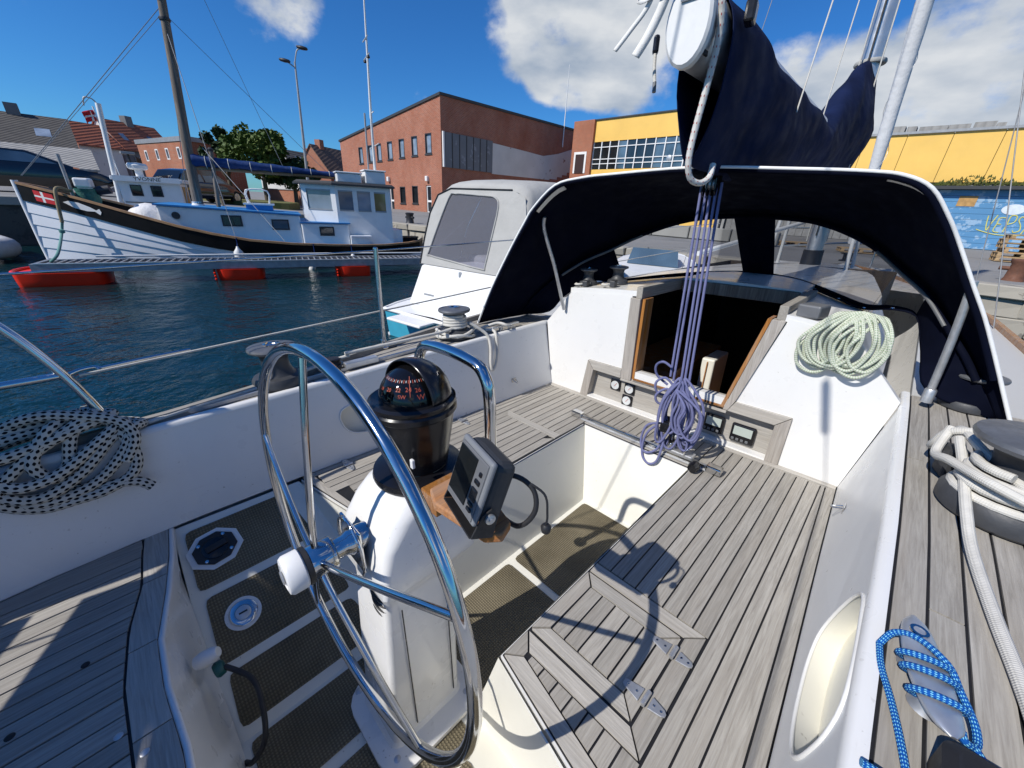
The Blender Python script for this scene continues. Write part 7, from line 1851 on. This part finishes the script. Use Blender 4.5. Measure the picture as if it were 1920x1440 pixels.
# ---- motor cruiser with grey canopy
MO = Vector((-4.42, 2.95, 0)); MR = Matrix.Rotation(R(10.4), 3, 'Z')
def Q(u, v_, z): return tuple(MO + MR @ Vector((u, v_, 0)) + Vector((0, 0, z)))
mc = thing('motor_cruiser', 'white and teal motor cruiser with grey canvas cockpit canopy', 'motor boat', Q(0, 2, 0))
VH = [(0, 1.02), (.3, 1.10), (1.5, 1.18), (3.5, 1.15), (5, .8), (6.2, .25), (6.6, .02)]
VS = [0, .15, .3, .8, 1.5, 2.5, 3.5, 4.3, 5, 5.6, 6.2, 6.6]
vh = lambda v_: interp(VH, v_)
m = MB(); m.loft([[Q(-vh(v_) * .86, v_, -.25), Q(-vh(v_) * .95, v_, .08), Q(-vh(v_), v_, .38 + .05 * v_)] for v_ in VS], closed=False, flip=True); m.loft([[Q(vh(v_) * .86, v_, -.25), Q(vh(v_) * .95, v_, .08), Q(vh(v_), v_, .38 + .05 * v_)] for v_ in VS], closed=False); m.face([Q(-.88, 0, -.25), Q(.88, 0, -.25), Q(.97, 0, .08), Q(1.02, 0, .38), Q(-1.02, 0, .38), Q(-.97, 0, .08)])
m.build('hull', 'teal_hull', mc, smooth=25)
MB().tube([Q(-vh(v_) - .01, v_, .40 + .05 * v_) for v_ in VS[::-1]] + [Q(vh(v_) + .01, v_, .40 + .05 * v_) for v_ in VS], .028, 8).build('rub_rail', 'white_paint', mc, smooth=50)
for s in (-1, 1): MB().tube([Q(s * (vh(v_) * .93 + .012), v_, .02 + .01 * v_) for v_ in VS], .03, 6).build('boot_stripe', 'white_paint', mc, smooth=50)
m = MB(); m.loft([[Q(-vh(v_) * .98, v_, .41 + .05 * v_), Q(0, v_, .45 + .05 * v_), Q(vh(v_) * .98, v_, .41 + .05 * v_)] for v_ in VS], closed=False); m.build('deck', 'white_paint', mc, smooth=40)
# superstructure below the canopy
m = MB(); m.loft([[Q(-.92, .38, .44), Q(.92, .38, .44), Q(.98, 3.6, .55), Q(-.98, 3.6, .55)], [Q(-.84, .50, .80), Q(.84, .50, .80), Q(.94, 3.6, .95), Q(-.94, 3.6, .95)], [Q(-.80, .58, 1.02), Q(.80, .58, 1.02), Q(.9, 3.5, 1.12), Q(-.9, 3.5, 1.12)]], caps=True); m.build('coaming', 'white_paint', mc, smooth=20, bevel=.03)
MB().obox(Q(-.12, .487, .66), (.05, .012, .05), MR).build('filler', 'boards_amber', mc, bevel=.01)
MB().obox(Q(.0, .56, .96), (.02, .012, .05), MR).build('latch', 'dull_steel', mc, bevel=.006)
lettering('MARE 22', .085, Matrix.Translation(Q(-.52, .432, .62)) @ MR.to_4x4() @ Matrix.Rotation(R(78), 4, 'X'), 'lamp_grey', mc, 'badge') if False else MB().obox(Q(-.52, .437, .62), (.10, .004, .012), MR).build('badge', 'lamp_grey', mc)
sw_ = MB(); sw_.box(-.62, .05, -.30, .02, .36, .40); sw_.v = [Q(*p) for p in sw_.v]; sw_.build('swim_platform', 'white_paint', mc, bevel=.02)
# canopy: rounded box of canvas with clear panels
def ring(v_, lean, hw, zt_, n=15):
    o = []
    for k in range(n):
        t = k / (n - 1); a = math.pi * t
        x = -hw * math.copysign(abs(math.cos(a)) ** .35, math.cos(a)); z = 1.02 + (zt_ - 1.02) * abs(math.sin(a)) ** .42
        o.append(Q(x, v_ + lean * (z - 1.02), z))
    return o
can = MB(); can.loft([ring(.62, .36, .88, 2.10), ring(.75, .36, .90, 2.19), ring(1.2, .25, .92, 2.24), ring(2.0, .1, .93, 2.26), ring(2.6, 0, .92, 2.22), ring(3.1, -.35, .90, 2.12)], closed=False, flip=True)
cano = can.build('canopy', 'grey_canvas', mc, smooth=50, solid=.012)
# back panel with a large clear window
def bp_(u, z, o=0.0): return Q(u, .615 + .36 * (z - 1.02) - o, z)
wn_ = [(p.x, p.y) for p in smooth_path([(x, z, 0) for x, z in [(-.73, 1.22), (-.70, 1.16), (-.2, 1.12), (.34, 1.08), (.38, 1.12), (.385, 1.5), (.38, 1.88), (.30, 1.985), (.15, 2.01), (-.2, 2.02), (-.44, 2.02), (-.56, 1.95)]], 3, True)]
ou = [(-.86, 1.03), (.86, 1.03), (.87, 1.75), (.78, 2.0), (.55, 2.09), (-.55, 2.09), (-.78, 2.0), (-.87, 1.75)]
bm = bmesh.new(); ed = []
for L in (ou, wn_):
    vs = [bm.verts.new((u, z, 0)) for u, z in L]
    for a, b in zip(vs, vs[1:] + vs[:1]): ed.append(bm.edges.new((a, b)))
bmesh.ops.triangle_fill(bm, use_beauty=True, use_dissolve=False, edges=ed); bm.verts.index_update()
m = MB(); m.v = [bp_(v.co.x, v.co.y) for v in bm.verts]; m.f = [tuple(v.index for v in f.verts) for f in bm.faces]; bm.free()
m.build('back_panel', 'grey_canvas', mc, solid=.006)
MB().face([bp_(u, z, -.004) for u, z in wn_]).build('clear_panel', 'canopy_window', mc)
MB().tube([bp_(u, z, .008) for u, z in wn_], .012, 6, closed=True).build('window_binding', 'grey_canvas', mc, smooth=60)
MB().tube([bp_(u, z, .01) for u, z in ou[4:] + [(-.88, 1.4), (-.86, 1.03)]], .010, 6).build('zip_edge', 'black_matte', mc, smooth=60)
for pts in ([(-.70, 1.35, 1.10), (-.55, 1.35, 1.55), (-.35, 1.5, 2.05)], [(.45, 1.35, 1.10), (.35, 1.35, 1.55), (.2, 1.5, 2.08)]): MB().tube([Q(*p) for p in pts], .014, 6).build('canopy_frame', 'stainless', mc, smooth=60)
for s in (-1, 1):
    MB().face([Q(s * .925, 1.5, 1.25), Q(s * .925, 2.5, 1.25), Q(s * .915, 2.45, 1.95), Q(s * .915, 1.55, 1.95)]).build('side_window', 'canopy_window', mc)
m = MB(); m.loft([[Q(-.9, 3.3, 1.0), Q(.9, 3.3, 1.0), Q(.75, 3.0, 1.75), Q(-.75, 3.0, 1.75)], [Q(-.7, 4.6, .85), Q(.7, 4.6, .85), Q(.55, 4.0, 1.0), Q(-.55, 4.0, 1.0)]], caps=True); m.build('foredeck_cabin', 'white_paint', mc)
for k in (-.35, .25): MB().obox(Q(k, 1.6, .95), (.2, .25, .2), MR).build('seat', 'grey_canvas', mc, bevel=.06)

# ---- white dinghy-bowed boat ahead on the left, with yellow line
sbt = thing('day_boat', 'white day boat with yellow line moored ahead, seen in the left hood window', 'boat', (-4.6, 8.6, 0))
DH = [(0, .75), (.8, .9), (2, .85), (3, .5), (3.6, .05)]
m = MB(); DL = [0, .4, .8, 1.4, 2, 2.5, 3, 3.35, 3.6]
def DB(l, w, z): return (-3.6 - w * .90 - l * .30, 7.2 + l * .90 - w * .30, z)
m.loft([[DB(l, -interp(DH, l), .85 + .05 * l), DB(l, -interp(DH, l) * .75, -.1), DB(l, interp(DH, l) * .75, -.1), DB(l, interp(DH, l), .85 + .05 * l)] for l in DL], closed=False); m.face([DB(0, -.75, .85), DB(0, -.56, -.1), DB(0, .56, -.1), DB(0, .75, .85)])
m.build('hull', 'white_hull', sbt, smooth=30)
m = MB(); m.loft([[DB(l, -interp(DH, l), .84 + .05 * l), DB(l, interp(DH, l), .84 + .05 * l)] for l in DL], closed=False); m.build('deck', 'white_paint', sbt)
m = MB(); m.loft([[DB(1.0, -.55, .9), DB(1.0, .55, .9), DB(2.3, .4, .95), DB(2.3, -.4, .95)], [DB(1.1, -.48, 1.22), DB(1.1, .48, 1.22), DB(2.0, .35, 1.18), DB(2.0, -.35, 1.18)]], caps=True); m.build('cuddy', 'cabin_glass', sbt)
MB().tube([DB(l, -interp(DH, l) - .01, .80 + .05 * l) for l in DL], .025, 6).build('rub_rail', 'blue_paint', sbt, smooth=60)
MB().tube([DB(.3, -.78, .92), DB(.35, -.82, .7), DB(.3, -.8, .5), DB(.4, -.82, .75), DB(.42, -.8, .92)], .018, 6, sm=4).build('line', 'rope_yellow', sbt, smooth=60)
bpy.context.view_layer.update()
